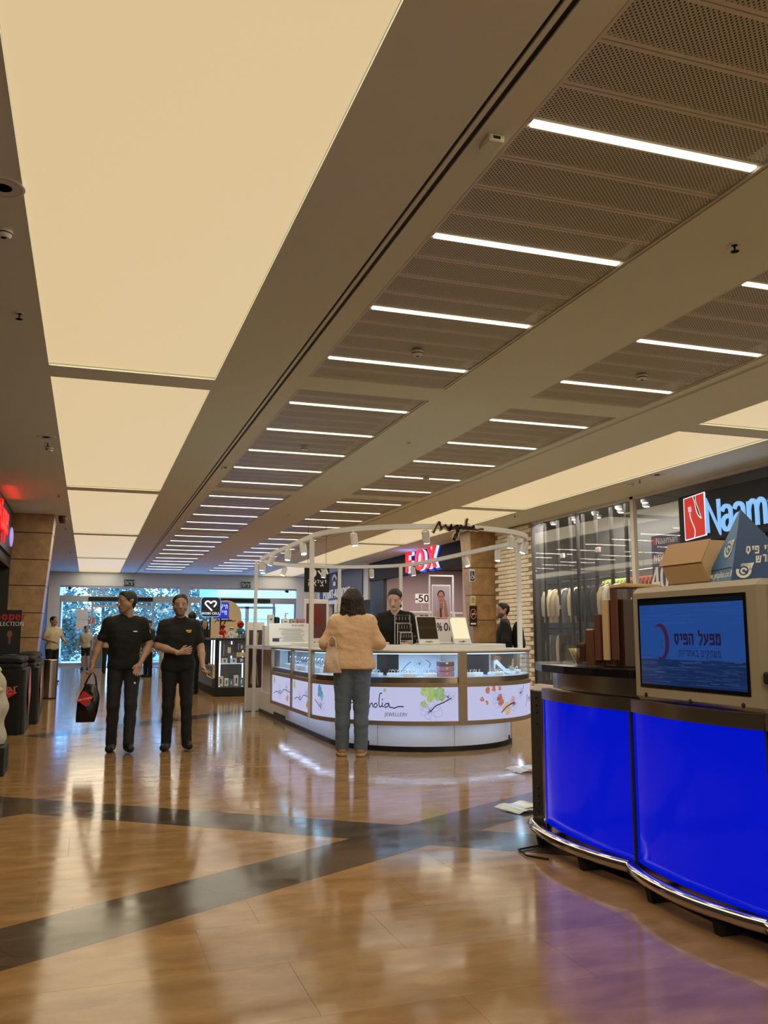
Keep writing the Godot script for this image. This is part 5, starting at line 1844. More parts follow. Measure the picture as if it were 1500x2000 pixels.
func lightbox_prints() -> Array:
	var paper := Color(.90, .90, .97)
	var line := Color(.42, .45, .66)
	var inkc := Color(.12, .12, .26)
	var a := Image.create_empty(1280, 216, false, Image.FORMAT_RGB8)
	a.fill(paper)
	blob(a, Vector2(150, 50), 44, Color(.30, .62, .70), 1)
	blob(a, Vector2(185, 90), 26, Color(.45, .72, .78), 2)
	draw_flower(a, Vector2(170, 140), 70, line, 3)
	ink(a, smooth(pairs([60, 110, 110, 130, 150, 150, 175, 168])), 3, inkc)
	blob(a, Vector2(768, 22), 13, Color(.62, .78, .40), 6)
	draw_script(a, 400, 130, 500, 3.2, inkc)
	blob(a, Vector2(1070, 34), 60, Color(.74, .84, .42), 4)
	blob(a, Vector2(1150, 46), 46, Color(.62, .78, .36), 5)
	blob(a, Vector2(1040, 110), 26, Color(.70, .82, .45), 9)
	draw_flower(a, Vector2(1080, 150), 92, line, 7)
	draw_flower(a, Vector2(1200, 60), 60, line, 8)
	ink(a, smooth(pairs([1085, 155, 1120, 120, 1180, 95, 1230, 70])), 3.4, inkc)
	var b := Image.create_empty(1280, 216, false, Image.FORMAT_RGB8)
	b.fill(paper)
	for e in [[170, 28, 24], [225, 18, 22], [285, 18, 18], [120, 82, 18], [160, 108, 16]]: blob(b, Vector2(e[0], e[1]), e[2], Color(.85, .42, .25), int(e[0]))
	blob(b, Vector2(290, 100), 44, Color(.86, .45, .26), 12)
	blob(b, Vector2(360, 150), 52, Color(.94, .76, .45), 13)
	blob(b, Vector2(430, 110), 34, Color(.93, .66, .55), 14)
	draw_flower(b, Vector2(270, 90), 80, line, 15)
	draw_flower(b, Vector2(440, 130), 74, line, 16)
	draw_flower(b, Vector2(560, 60), 56, line, 17)
	ink(b, smooth(pairs([300, 175, 360, 140, 440, 120, 470, 130])), 3.4, inkc)
	ink(b, smooth(pairs([540, 60, 580, 50, 620, 10])), 3, inkc)
	draw_script(b, 660, 120, 420, 3.2, inkc)
	var c := Image.create_empty(512, 216, false, Image.FORMAT_RGB8)
	c.fill(paper)
	blob(c, Vector2(60, 40), 34, Color(.72, .80, .40), 20)
	blob(c, Vector2(420, 160), 34, Color(.88, .55, .35), 21)
	draw_flower(c, Vector2(220, 120), 84, line, 22)
	draw_flower(c, Vector2(400, 80), 60, line, 23)
	ink(c, smooth(pairs([60, 150, 140, 130, 240, 140, 330, 100, 480, 110])), 3, inkc)
	return [a, b, c]

func kiosk() -> void:
	var o := thing("jewellery_kiosk", "white rounded jewellery kiosk with lit display cases, floral panels and canopy rail", "kiosk", V(KX, 0, 11.6))
	var R := 1.35
	var B := 1.1
	pw(MB.new().wall(kfull(B + .015, 14.6, 13.4), 0, .055, .06), "skirting", M.skirting_black, o)
	# plain white base panels
	for e in [kside(B, 14.6, 12.46), kside(B, 12.44, 11.26), kside(B, 11.24, KD), karc(B, 0.0, .498, 10), karc(B, .502, .998, 10), karc(B, 1.002, 1.498, 10), karc(B, 1.502, 2.0, 10), kright(B, KD, 13.4)]:
		pw(MB.new().wall(e, .055, .335, .03), "base_panel", M.white_paint, o)
	# frame rails
	for e in [[.30, .345, R, .26], [.70, .742, R, .05], [1.056, 1.076, R, .03]]:
		pw(MB.new().wall(kfull(e[2], 12.45, 13.4), e[0], e[1], e[3]), "frame_rail", M.beige_metal, o)
	pw(MB.new().wall(kfull(R - .02, 12.45, 13.4), .742, .80, .48), "ledge", M.steel, o)
	# uprights
	for q in [[KX - R, 12.43], [KX - R, 11.13], [KX - R, KD - .02]]:
		pw(MB.new().span(V(q[0] - .004, .30, q[1] - .03), V(q[0] + .04, 1.076, q[1] + .03)), "frame_post", M.beige_metal, o)
	for a in [1.0, 2.0]:
		pw(MB.new().wall(karc(R + .004, a - .022, a + .022, 4), .30, 1.076, .04), "frame_post", M.beige_metal, o)
	# light boxes with floral prints
	var im := lightbox_prints()
	var lb := []
	for k in 3: lb.append(glow("floral_light_%d" % k, Color(.90, .91, 1.0), .78, tex(im[k])))
	for e in [[kside(R - .012, 12.39, 11.17), 2], [kside(R - .012, 11.09, KD + .02), 2], [karc(R - .012, .025, .975), 0], [karc(R - .012, 1.025, 1.975), 1], [kright(R - .012, KD + .03, 13.38), 2]]:
		pw(MB.new().wall(e[0], .345, .70, .01), "light_box_panel", lb[e[1]], o, "lit floral panel")
	words("JEWELLERY", .036, .002, M.black_print, o, Transform3D(Basis(Vector3.UP, -.52), V(KX + (R + .004) * cos(PI + 1.03), .415, KD + (R + .004) * sin(PI + 1.03)) - o.position), "lettering", false)
	area("light_box_lamp", V(KX - R - .03, .5, 11.3), Vector2(2.3, .3), Vector3(0, 90, 0), Color(.78, .82, 1.0), .35)
	for a in [.5, 1.5]:
		var an: float = PI + a * PI / 2
		area("light_box_lamp", V(KX + (R + .03) * cos(an), .5, KD + (R + .03) * sin(an)), Vector2(1.3, .3), Vector3(0, 180 + rad_to_deg(atan2(cos(an), -sin(an))), 0), Color(.78, .82, 1.0), .3)
	# light line under the frame, shining on the base
	pw(MB.new().wall(kfull(1.24, 12.4, 13.3), .292, .299, .03), "under_light", M.cool_glow, o)
	for a in [.25, .75, 1.25, 1.75]:
		var an: float = PI + a * PI / 2
		area("under_lamp", V(KX + 1.225 * cos(an), .288, KD + 1.225 * sin(an)), Vector2(.85, .03), Vector3(-90, rad_to_deg(atan2(cos(an), -sin(an))), 0), Color(.72, .80, 1.0), 9.0)
	area("under_lamp", V(KX - 1.225, .288, 11.2), Vector2(.03, 2.2), Vector3(-90, 0, 0), Color(.72, .80, 1.0), 9.0)
	# glass cases
	for e in [kside(R - .015, 12.39, 11.17), kside(R - .015, 11.09, KD + .02), karc(R - .015, .025, .975), karc(R - .015, 1.025, 1.975), kright(R - .015, KD + .03, 13.38)]:
		var g := MB.new()
		var lo := []
		var hi := []
		for p in e:
			lo.append(V(p.x, .80, p.y)); hi.append(V(p.x, 1.056, p.y))
		g.grid([lo, hi])
		pw(g, "glass_pane", M.glass, o)
	pw(MB.new().wall(kfull(R - .03, 12.45, 13.4), .80, .806, .45), "case_floor", M.white_gloss, o)
	for e in [kside(.88, 12.4, 11.2), karc(.88, 0, .42), karc(.88, .62, 1.16), karc(.88, 1.52, 2.0)]:
		pw(MB.new().wall(e, .806, 1.056, .015), "case_back", M.white_gloss, o)
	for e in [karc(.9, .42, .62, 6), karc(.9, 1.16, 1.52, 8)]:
		pw(MB.new().wall(e, .806, 1.056, .012), "dark_gap_sheet", mat("ink_blue", Color(.08, .10, .17), .35), o)  # case back is open here; dark sheets give the gaps their shade by colour
	pw(MB.new().wall(kfull(1.29, 12.4, 13.3), 1.046, 1.054, .02), "case_light", M.case_glow, o)
	for a in [.25, .75, 1.25, 1.75]:
		var an: float = PI + a * PI / 2
		area("case_lamp", V(KX + 1.2 * cos(an), 1.043, KD + 1.2 * sin(an)), Vector2(.8, .06), Vector3(-90, rad_to_deg(atan2(cos(an), -sin(an))), 0), Color(.66, .86, 1.0), 11.0)
	area("case_lamp", V(KX - 1.2, 1.043, 11.25), Vector2(.06, 2.2), Vector3(-90, 0, 0), Color(.66, .86, 1.0), 11.0)
	# tops
	pw(MB.new().wall(kfull(R + .006, 12.45, 13.4), 1.076, 1.092, .52), "counter_top", M.white_gloss, o)
	pw(MB.new().wall(kfull(1.06, 12.45, 13.4), 1.092, 1.145, .23), "raised_ledge", M.white_paint, o)
	# solid white cabinet at the far left end
	pw(MB.new().span(V(KX - B + .035, .06, 12.46), V(3.35, 1.04, 14.55)), "end_cabinet", M.white_paint, o)
	pw(MB.new().span(V(KX - B - .12, .36, 12.47), V(KX - B, 1.04, 12.7)), "end_post", M.white_paint, o)
	pw(MB.new().span(V(KX - R, 1.04, 12.46), V(3.4, 1.09, 14.6)), "end_top", M.white_gloss, o)
	pw(MB.new().span(V(2.72, .05, 12.6), V(3.9, .1, 13.4)).span(V(2.95, .05, 9.4), V(4.7, .10, 13.4)), "platform", M.dark_grey, o)
	# canopy posts and rail
	for q in [[KX - R, KD - .01, .30], [KX - R - .01, 13.72, 0.0], [KX + R - .05, 9.93, 1.09], [4.98, 13.95, 0.0], [4.1, 14.66, 0.0]]:
		pw(MB.new().span(V(q[0] - .024, q[2], q[1] - .024), V(q[0] + .024, 2.42, q[1] + .024)), "canopy_post", M.white_paint, o)
	var loop := [Vector2(KX - R, 13.35)] + karc(R, 0, 2, 32)
	for i in 33:
		var an := PI * i / 32.0
		loop.append(Vector2(KX + R * cos(an), 13.35 + R * sin(an)))
	pw(MB.new().wall(loop, 2.40, 2.455, .05), "canopy_rail", M.white_paint, o)
	# written name above the front
	var sg := thing("script_sign", "black handwritten Magnolia sign with cream edge on the kiosk canopy rail", "sign", V(3.48, 2.40, 8.71))
	var xf := Transform3D(Basis.from_scale(Vector3(.60, .60, 1)), Vector3(0, .0, 0))
	put(script_mesh(.062, -.02, .0, xf), "backing", M.cream_board, sg)
	put(script_mesh(.021, .0, .012, xf), "letters", M.black_print, sg)
	# track spots on the rail
	var spots := [[KX - R, 13.3, 0], [KX - R, 12.4, 1], [KX - R, 11.4, 0], [KX - R, 10.6, 1], [2.75, 9.28, 0], [3.42, 8.80, 1], [4.55, 8.97, 0], [5.05, 9.55, 1], [5.17, 10.6, 0], [5.17, 11.7, 1], [5.1, 13.7, 0], [4.6, 14.4, 1], [3.83, 14.68, 0], [3.1, 14.45, 1], [2.62, 13.95, 0]]
	for i in spots.size():
		var e: Array = spots[i]
		var s := thing("track_spotlight", "%s white track spotlight on the kiosk rail, from the far left post" % ORD[i], "spotlight", V(e[0], 2.40, e[1]), i * 1.1, "track spotlights on the kiosk canopy")
		put(MB.new().tube([Vector3(0, 0, 0), Vector3(0, -.05, 0)], .01, 6), "stem", M.white_paint, s)
		var tilt := Basis(Vector3.RIGHT, .35 if e[2] else .12)
		put(MB.new().lathe([[0, -.16], [.038, -.16], [.042, -.155], [.042, -.03], [.03, -.02], [0, -.02]], 14, Vector3.ZERO, tilt), "housing", M.white_paint, s)
		put(MB.new().lathe([[0, -.166], [.033, -.166], [.033, -.158], [0, -.158]], 14, Vector3.ZERO, tilt), "light_lens", M.spot_glow, s)
		if i % 3 == 1:
			var sl := SpotLight3D.new()
			sl.name = numbered("track_spot_lamp")
			sl.light_color = Color(.9, .97, 1.0)
			sl.light_energy = .5
			sl.light_size = .035
			sl.spot_angle = 38
			sl.spot_range = 20
			sl.shadow_enabled = true
			add_child(sl)
			sl.position = V(e[0], 2.21, e[1])
			sl.rotation_degrees = Vector3(-90, 0, 0)

func tilted_mirror(label: String, at: Vector3, turn: float, lean: float, w: float, h: float) -> void:
	var o := thing("counter_mirror", label, "mirror", at, turn, "tilted mirrors on the kiosk counter")
	var tb := Basis(Vector3.RIGHT, -lean)
	put(MB.new().bbox(tb * Vector3(0, h / 2, -.012), Vector3(w, h, .02), .004, tb), "board", M.white_paint, o)
	var m := MB.new()
	m.quad(tb * Vector3(-w / 2 + .012, .065, .0), tb * Vector3(w / 2 - .012, .065, .0), tb * Vector3(w / 2 - .012, h - .012, .0), tb * Vector3(-w / 2 + .012, h - .012, .0))
	put(m, "mirror_glass", M.mirror, o)
	put(MB.new().bbox(Vector3(0, .008, -.06), Vector3(w, .016, .14), .004), "foot", M.white_paint, o)
	put(MB.new().bbox(Vector3(0, h * .25, -.11), Vector3(w * .5, h * .5, .008), .002, Basis(Vector3.RIGHT, .35)), "strut", M.white_paint, o)
	put(script_mesh(.03, 0, .002, Transform3D(tb.scaled_local(Vector3(.1, .1, 1)), tb * Vector3(-.05, .03, .0))), "name_print", M.black_print, o)

func kiosk_goods() -> void:
	tilted_mirror("tilted counter mirror showing the dark ceiling grille, left of the bright one", V(3.66, 1.147, 9.28), 0.0, .38, .25, .345)
	tilted_mirror("tilted counter mirror glowing with the cream ceiling panel on the kiosk front", V(4.08, 1.147, 9.30), .22, .35, .25, .335)
	tilted_mirror("tilted counter mirror behind the left canopy post of the kiosk", V(2.86, 1.147, 10.4), -1.0, .35, .3, .42)
	# earring stand: three white wire tiers with black cards
	var es := thing("earring_stand", "stepped white wire stand with black earring cards beside the seller", "stand", V(3.40, 1.147, 9.42), .1)
	for k in 3:
		var z := .06 - .05 * k
		var y := .0 + .1 * k
		var t := MB.new()
		var w := .075 + .01 * k
		t.tube([Vector3(-w, 0.005, z), Vector3(-w, y + .13, z), Vector3(w, y + .13, z), Vector3(w, 0.005, z)], .004, 6)
		t.tube([Vector3(-w, y + .04, z), Vector3(w, y + .04, z)], .003, 5)
		put(t, "wire_tier", M.white_paint, es)
		var cd := put(MB.new().bbox(Vector3(0, y + .085, z - .008), Vector3(w * 1.9, .08, .004), .001), "card", M.black_matt, es)
		for i in 5:
			put(MB.new().tube([Vector3(-w * .8 + i * w * .4, y + .115, z), Vector3(-w * .8 + i * w * .4, y + .075, z)], .004, 5), "earring", M.silver, cd)
	# papers and boxes at the far left end
	var bd := thing("notice_board", "white tilted information board with fine print on the far end of the kiosk", "board", V(2.78, 1.092, 12.62))
	var tb := Basis(Vector3.RIGHT, -.18)
	put(MB.new().bbox(tb * Vector3(0, .17, 0), Vector3(.6, .33, .02), .004, tb), "panel", M.white_print, bd)
	for k in 9:
		put(MB.new().box(tb * Vector3(.06 if k % 3 else .02, .25 - .022 * k, .011), Vector3(.34 - .05 * (k % 2), .006, .002), tb), "text_line", M.grey_blue, bd)
	var ti := MB.new()
	for p in he_lines("תקנות הגרלה"): ti.stroke(p, .16, 0, .002, Transform3D(tb.scaled_local(Vector3(.022, .022, 1)), tb * Vector3(.04, .29, .010)))
	put(ti, "title", M.black_print, bd)
	put(MB.new().box(tb * Vector3(-.2, .09, .011), Vector3(.1, .05, .002), tb), "violet_label", M.purple_board, bd)
	var tops := [[-.22, .09, .16, M.white_print, "narrow white carton"], [-.13, .075, .12, M.black_matt, "dark round tin"], [.0, .1, .1, M.white_print, "square white gift box"], [.12, .1, .1, M.cloth_cream, "cream gift box"], [.24, .12, .1, M.pink_box, "dusky pink gift box"]]
	for i in tops.size():
		var e: Array = tops[i]
		var b := thing("gift_box", "%s on the shelf behind the white information board" % e[4], "box", V(2.78 + e[0], 1.395, 12.95), 0, "small boxes behind the information board")
		if i == 1: put(MB.new().lathe([[0, 0], [.045, 0], [.05, .02], [.05, .11], [.03, .125], [0, .125]], 16), "tin", mat("tin_blue", Color(.10, .13, .25), .25), b)
		else:
			put(MB.new().bbox(Vector3(0, e[2] / 2, 0), Vector3(e[1], e[2], .09), .004), "carton", e[3], b)
			put(MB.new().box(Vector3(0, e[2] * .55, .0455), Vector3(e[1] * .4, e[2] * .15, .002)), "label", M.grey_blue, b)
	var stp := thing("riser_shelf", "white riser carrying small gift boxes at the far end of the kiosk", "shelf", V(2.78, 1.092, 12.95))
	put(MB.new().bbox(Vector3(0, .15, 0), Vector3(.64, .3, .2), .006), "body", M.white_paint, stp)
	var bt := thing("spray_bottle", "white spray bottle standing among the gift boxes", "bottle", V(2.80, 1.395, 13.02))
	put(MB.new().lathe([[0, 0], [.03, 0], [.032, .1], [.014, .13], [.014, .15], [0, .15]], 14), "flask", M.white_gloss, bt)
	put(MB.new().lathe([[0, .15], [.016, .15], [.016, .18], [0, .18]], 12).bbox(Vector3(.015, .18, 0), Vector3(.06, .02, .02), .004), "spray_head", M.white_paint, bt)
	# poster panel on the far left flank
	var pp := thing("advert_stand", "tall white lit poster panel with a purple picture behind the kiosk corner post", "poster", V(2.66, 0, 14.76))
	put(MB.new().bbox(Vector3(0, .735, 0), Vector3(.3, 1.47, .1), .01), "case", M.white_paint, pp)
	put(MB.new().box(Vector3(0, .86, .052), Vector3(.22, .95, .004)), "print", mat("plum", Color(.25, .17, .24), .4), pp)
	put(MB.new().stroke(pairs([-.06, .45, .0, .9, .03, 1.3]), .04, .055, .057).stroke(pairs([.05, .42, .02, .8]), .02, .055, .057), "picture_shape", M.cloth_sand, pp)
	# trays with rings, bracelets and boxes in the cases
	var ring := MB.new()
	var rp := []
	for i in 13: rp.append(Vector3(cos(TAU * i / 12) * .018, .02 + sin(TAU * i / 12) * .018, 0))
	ring.tube(rp, .003, 6)
	var ring_mesh := ring.mesh()
	var k := 0
	for e in [[.12, 1.16], [.24, 1.12], [.36, 1.18], [.5, 1.16], [.62, 1.12], [.72, 1.2], [.84, 1.14], [1.06, 1.18], [1.16, 1.1], [1.28, 1.2], [1.38, 1.1], [1.5, 1.2], [1.62, 1.12], [1.74, 1.18], [1.86, 1.14]]:
		var an: float = PI + e[0] * PI / 2
		var t := thing("jewellery_tray", "%s white jewellery tray from the left in the round glass case" % ORD[k], "tray", V(KX + e[1] * cos(an), .806, KD + e[1] * sin(an)), atan2(cos(an), -sin(an)), "jewellery trays in the round case")
		put(MB.new().bbox(Vector3(0, .018, 0), Vector3(.15, .036, .11), .005), "tray", M.white_gloss, t)
		for i in 4:
			var rn := put_mesh(ring_mesh, "ring", M.silver if i % 2 else M.gold, t)
			rn.position = Vector3(-.05 + .033 * i, .03, .01 * (i % 2))
			rn.rotation.y = .4 * i
		k += 1
	for i in 6:
		var t := thing("flat_tray", "%s bracelet tray from the corner post in the left flank case" % ORD[i], "tray", V(2.68 + .06 * (i % 2), .806, 10.3 + i * .36), .2, "trays in the flank case")
		put(MB.new().bbox(Vector3(0, .03, 0), Vector3(.2, .06, .24), .006), "tray", M.white_gloss, t)
		for z in 2:
			var hoop := []
			for q in 17: hoop.append(Vector3(cos(TAU * q / 16) * .05, .115 + sin(TAU * q / 16) * .05, -.05 + .1 * z))
			put(MB.new().tube(hoop, .007, 6), "bracelet", M.silver, t)
	for i in 3:
		var an := PI + .93 * PI / 2
		var b := thing("jewel_case", "%s jewel case in the stack beside the front frame post" % ["lower pink", "middle pink", "upper mauve"][i], "box", V(KX + 1.18 * cos(an), .806 + i * .055, KD + 1.18 * sin(an)), -.1, "stacked jewel cases")
		put(MB.new().bbox(Vector3(0, .026, 0), Vector3(.17, .05, .12), .006), "box", [M.pink_box, M.pink_box, mat("mauve", Color(.42, .28, .36), .4)][i], b)
		put(MB.new().bbox(Vector3(0, .026, .06), Vector3(.03, .02, .006), .002), "clasp", M.gold, b)
	var an2 := PI + 1.42 * PI / 2
	var sh := thing("shoe_ring_holder", "white high heeled shoe ring holder in the right glass case", "ring holder", V(KX + 1.1 * cos(an2), .806, KD + 1.1 * sin(an2)))
	put(MB.new().extrude(pairs([-.09, .0, -.075, .0, -.07, .12, -.03, .09, .06, .015, .13, .0, .14, .02, .10, .035, .02, .1, -.05, .17, -.09, .15]), -.03, .03), "shoe", M.white_gloss, sh)
	put(MB.new().tube([Vector3(-.075, .01, 0), Vector3(-.07, .12, 0)], .008, 6), "heel", M.white_paint, sh)
	var fl := thing("flower_card", "white backing card with drawn magnolia branch in the front case", "card", V(KX + .92 * cos(PI + .78 * PI / 2), .93, KD + .92 * sin(PI + .78 * PI / 2)), -.35)
	var fi := Image.create_empty(384, 200, false, Image.FORMAT_RGB8)
	fi.fill(Color(.92, .94, .98))
	draw_flower(fi, Vector2(190, 95), 60, Color(.4, .5, .62), 60)
	ink(fi, smooth(pairs([20, 170, 70, 110, 110, 80])), 3, Color(.2, .25, .4))
	ink(fi, smooth(pairs([250, 60, 290, 90, 280, 130])), 3, Color(.2, .25, .4))
	var fm := MB.new()
	fm.quad(Vector3(-.23, -.12, .008), Vector3(.23, -.12, .008), Vector3(.23, .12, .008), Vector3(-.23, .12, .008))
	put(fm, "print", picture("branch_print", fi), fl)
	put(MB.new().box(Vector3.ZERO, Vector3(.47, .25, .012)), "card", M.white_print, fl)

# ------------------------------------------------------------ lottery booth
func scallop(d0: float, d1: float, x0: float, x1: float, bulge: float, n := 10) -> Array:
	var p := []
	for i in n + 1:
		var t := float(i) / n
		p.append(Vector2(lerpf(x0, x1, t) - bulge * 4.0 * t * (1 - t), lerpf(d0, d1, t)))
	return p

func moved(path: Array, by: float) -> Array:
	var o := []
	for p in path: o.append(Vector2(p.x + by, p.y))
	return o

func booth() -> void:
	var o := thing("lottery_booth", "round lottery booth with glowing blue panels, steel bands and a black counter", "booth", V(3.3, 0, 3.9))
	var segs := [scallop(4.92, 3.955, 2.695, 2.675, .05), scallop(3.945, 2.99, 2.675, 2.665, .055), scallop(2.98, 2.0, 2.665, 2.68, .05)]
	for i in 3:
		var s: Array = segs[i]
		pw(MB.new().wall(s, .12, .86, .012), "blue_light_panel", mat_blue(), o, "glowing blue panel")
		pw(MB.new().wall(moved(s, -.012), .86, .925, .05), "steel_band", M.steel, o)
		pw(MB.new().wall(moved(s, .012), .045, .12, .03), "kick_band", M.dark_grey if i == 2 else M.steel, o)
		area("booth_panel_lamp", V(s[5].x - .03, .5, s[5].y), Vector2(.9, .7), Vector3(0, 90, 0), Color(.12, .2, 1.0), .42)
		# foot rail
		var rl := []
		for k in 13:
			var t := k / 12.0
			var c: Vector2 = s[clampi(int(round(t * 10)), 0, 10)]
			rl.append(V(lerpf(s[0].x, s[10].x, t) - .045 - .09 * sin(PI * t) ** .8, .1, lerpf(s[0].y + (.1 if i == 0 else .0), s[10].y, t)))
		if i == 0: rl.push_front(V(2.78, .1, 5.12))
		pw(MB.new().tube(rl, .031, 12), "foot_rail", M.chrome, o)
		for t in [3, 9]:
			var q: Vector3 = rl[t]
			pw(MB.new().extrude(pairs([0, .09, .13, .06, .13, .0, .02, .0]), -.02, .02, Transform3D(Basis.IDENTITY, Vector3(q.x - .01, .0, q.z))), "rail_bracket", M.rubber, o)
	for i in 2: pw(MB.new().span(V(2.66, .05, segs[i][10].y - .006), V(2.70, .86, segs[i][10].y + .006)), "joint_bar", M.dark_grey, o)
	pw(MB.new().span(V(2.72, .02, 2.0), V(4.3, .86, 4.9)), "inner_box", M.black_matt, o)
	# side plate with bolts
	pw(MB.new().span(V(2.70, .06, 4.93), V(4.2, .9, 5.1)), "side_plate", M.dark_grey, o)
	for y in [.86, .815, .77, .70, .31, .265, .22, .17]:
		pw(MB.new().ball(V(2.70, y, 5.02), Vector3(.008, .011, .011), 5, 8), "bolt", M.black_matt, o)
	pw(MB.new().tube([V(2.695, .05, 4.93), V(2.695, .9, 4.93)], .012, 8), "corner_tube", M.chrome, o)
	# drum under the counter and the black counter
	pw(MB.new().wall([Vector2(3.3, 5.12), Vector2(2.98, 5.02)] + moved(segs[0], .07), .925, 1.03, .04), "steel_drum", M.steel, o)
	var lay := Transform3D(Basis(Vector3(1, 0, 0), Vector3(0, 0, -1), Vector3(0, 1, 0)), Vector3.ZERO)
	pw(MB.new().extrude(pairs([2.645, 3.92, 2.60, 4.2, 2.60, 4.5, 2.65, 4.85, 2.74, 5.1, 2.9, 5.32, 3.15, 5.46, 3.6, 5.5, 4.3, 5.5, 4.3, 3.92]), 1.03, 1.072, lay), "counter", mat("counter_black", Color(.05, .05, .075), .25), o)
	# dark cabinet right of the screen
	pw(MB.new().bbox(V(3.15, 1.22, 2.45), Vector3(.84, .6, .96), .02), "till_cabinet", M.dark_grey, o)
	pw(MB.new().bbox(V(2.70, 1.075, 2.90), Vector3(.12, .05, .14), .008), "shelf_bracket", M.black_matt, o)
	pw(MB.new().span(V(2.74, .925, 2.0), V(4.3, 1.0, 2.98)), "till_base", M.dark_grey, o)
	# screen in a beige housing
	var s := thing("lottery_screen", "beige advertising screen showing a blue sea picture with Hebrew lottery lettering", "screen", V(2.81, .925, 3.44))
	put(MB.new().bbox(Vector3(0, .28, 0), Vector3(.30, .57, .94), .028), "housing", mat("screen_beige", Color(.63, .58, .50), .5), s)
	put(MB.new().box(Vector3(-.1505, .288, -.01), Vector3(.006, .44, .78)), "inner_edge", M.black_gloss, s)
	var im := Image.create_empty(768, 416, false, Image.FORMAT_RGB8)
	im.fill(Color(.16, .33, .64))
	im.fill_rect(Rect2i(0, 0, 768, 22), Color(.05, .06, .08))
	var g := RandomNumberGenerator.new()
	g.seed = 3
	im.fill_rect(Rect2i(0, 290, 768, 126), Color(.10, .19, .38))
	for k in 260:
		var y := g.randi_range(270, 410)
		im.fill_rect(Rect2i(g.randi_range(-40, 740), y, g.randi_range(30, 130), g.randi_range(1, 4)), Color(.10, .19, .38).lerp(Color(.26, .40, .62), g.randf() * .7) if y > 286 else Color(.15, .29, .56))
	for k in 30: im.fill_rect(Rect2i(g.randi_range(-40, 740), g.randi_range(24, 120), g.randi_range(80, 300), 5), Color(.17, .35, .67))
	var plum := Color(.16, .10, .26)
	for k in 40:
		var t := k / 39.0
		var an := lerpf(2.0, -1.9, t)
		disc(im, Vector2(160 + cos(an) * 58 + 10 * t, 205 - sin(an) * 82), 4 + 12 * sin(PI * t), Color(.33, .16, .26).lerp(Color(.22, .14, .38), t))
	ink(im, smooth(pairs([180, 200, 170, 222, 184, 236])), 5, Color(.16, .3, .45))
	he_ink(im, "מפעל הפיס", 614, 168, 48, 6.0, plum)
	he_ink(im, "משחקים באחריות", 610, 244, 28, 2.4, Color(.12, .18, .32))
	var q := MB.new()
	q.quad(Vector3(-.154, .085, -.385), Vector3(-.154, .085, .365), Vector3(-.154, .495, .365), Vector3(-.154, .495, -.385))
	put(q, "display_screen", glow("screen_glow", Color(1, 1, 1), .62, tex(im)), s)
	M.screen_glow.roughness = .08
	M.screen_glow.albedo_color = Color(.02, .02, .03)
	for e in [[.03, -.36], [.02, -.02], [.028, .33]]:
		put(MB.new().ball(Vector3(-.151, e[0], e[1]), Vector3(.006, .012, .012), 5, 10), "bolt", M.black_matt, s)
	area("screen_lamp", V(2.645, 1.21, 3.44), Vector2(.74, .4), Vector3(0, 90, 0), Color(.3, .5, 1.0), .2)
	# carton on top of the screen
	var cb := thing("carton", "open folded cardboard carton standing on the screen housing", "box", V(2.84, 1.492, 3.55))
	put(MB.new().extrude(pairs([-.08, 0, -.13, .105, -.07, .205, .1, .205, .1, 0]), -.15, .15), "carton_body", M.cardboard, cb)
	put(MB.new().extrude(pairs([-.135, .1, -.075, .21, -.07, .21, -.128, .1]), -.165, .155), "front_flap", mat("cardboard_dull", Color(.72, .58, .45), .85), cb)
	put(MB.new().box(Vector3(-.108, .052, 0), Vector3(.004, .09, .296), Basis(Vector3.BACK, .44)), "lower_face", M.cardboard, cb)
	# blue four sided leaflet pyramid
	var py := thing("leaflet_pyramid", "blue pyramid stand printed with lottery emblem and Hebrew lettering on the booth", "display stand", V(2.84, 1.492, 3.2))
	var pm := mat("pyramid_blue", Color(.22, .45, .66), .4)
	var c0 := Vector3(-.15, 0, .02)
	var cl := Vector3(-.07, 0, -.26)
	var cr := Vector3(.0, 0, .30)
	var cbk := Vector3(.2, 0, 0)
	var ap := Vector3(-.06, .325, .0)
	put(MB.new().quad_of([cl, c0, ap]), "left_face", pm, py)
	put(MB.new().quad_of([c0, cr, ap]), "right_face", mat("pyramid_navy", Color(.10, .27, .47), .4), py)
	put(MB.new().quad_of([cr, cbk, ap]).quad_of([cbk, cl, ap]).quad_of([cl, cbk, cr, c0]), "back_faces", pm, py)
	var fr := func(a: Vector3, b: Vector3) -> Transform3D:
		var u := (b - a).normalized()
		var nn := u.cross(ap - a).normalized()
		return Transform3D(Basis(u, nn.cross(u), nn), a + nn * .001)
	var lf: Transform3D = fr.call(cl, c0)
	var rf: Transform3D = fr.call(c0, cr)
	words("www.pisplus.co.il", .026, .001, M.white_print, py, lf * Transform3D(Basis.from_scale(Vector3(.9, 1, 1)), Vector3(.15, .03, 0)), "lettering")
	put(MB.new().stroke(pairs([.03, .058, .27, .06]), .003, 0, .001, lf), "rule", M.black_print, py)
	for e in [[lf, .205, .15, .034], [rf, .055, .04, .028]]:
		var em := MB.new()
		em.stroke(arc2(e[1], e[2], e[3], -200, 120, 18), .012, 0, .0015, e[0])
		em.stroke(pairs([e[1] - e[3] * .5, e[2] + e[3] * .9, e[1] + e[3] * 1.3, e[2] + e[3] * 1.1, e[1] + e[3] * .9, e[2]]), .01, 0, .0015, e[0])
		em.stroke(arc2(e[1], e[2], e[3] * .4, 0, 300, 10), .008, 0, .0015, e[0])
		put(em, "emblem", M.white_print, py)
	var tl := MB.new()
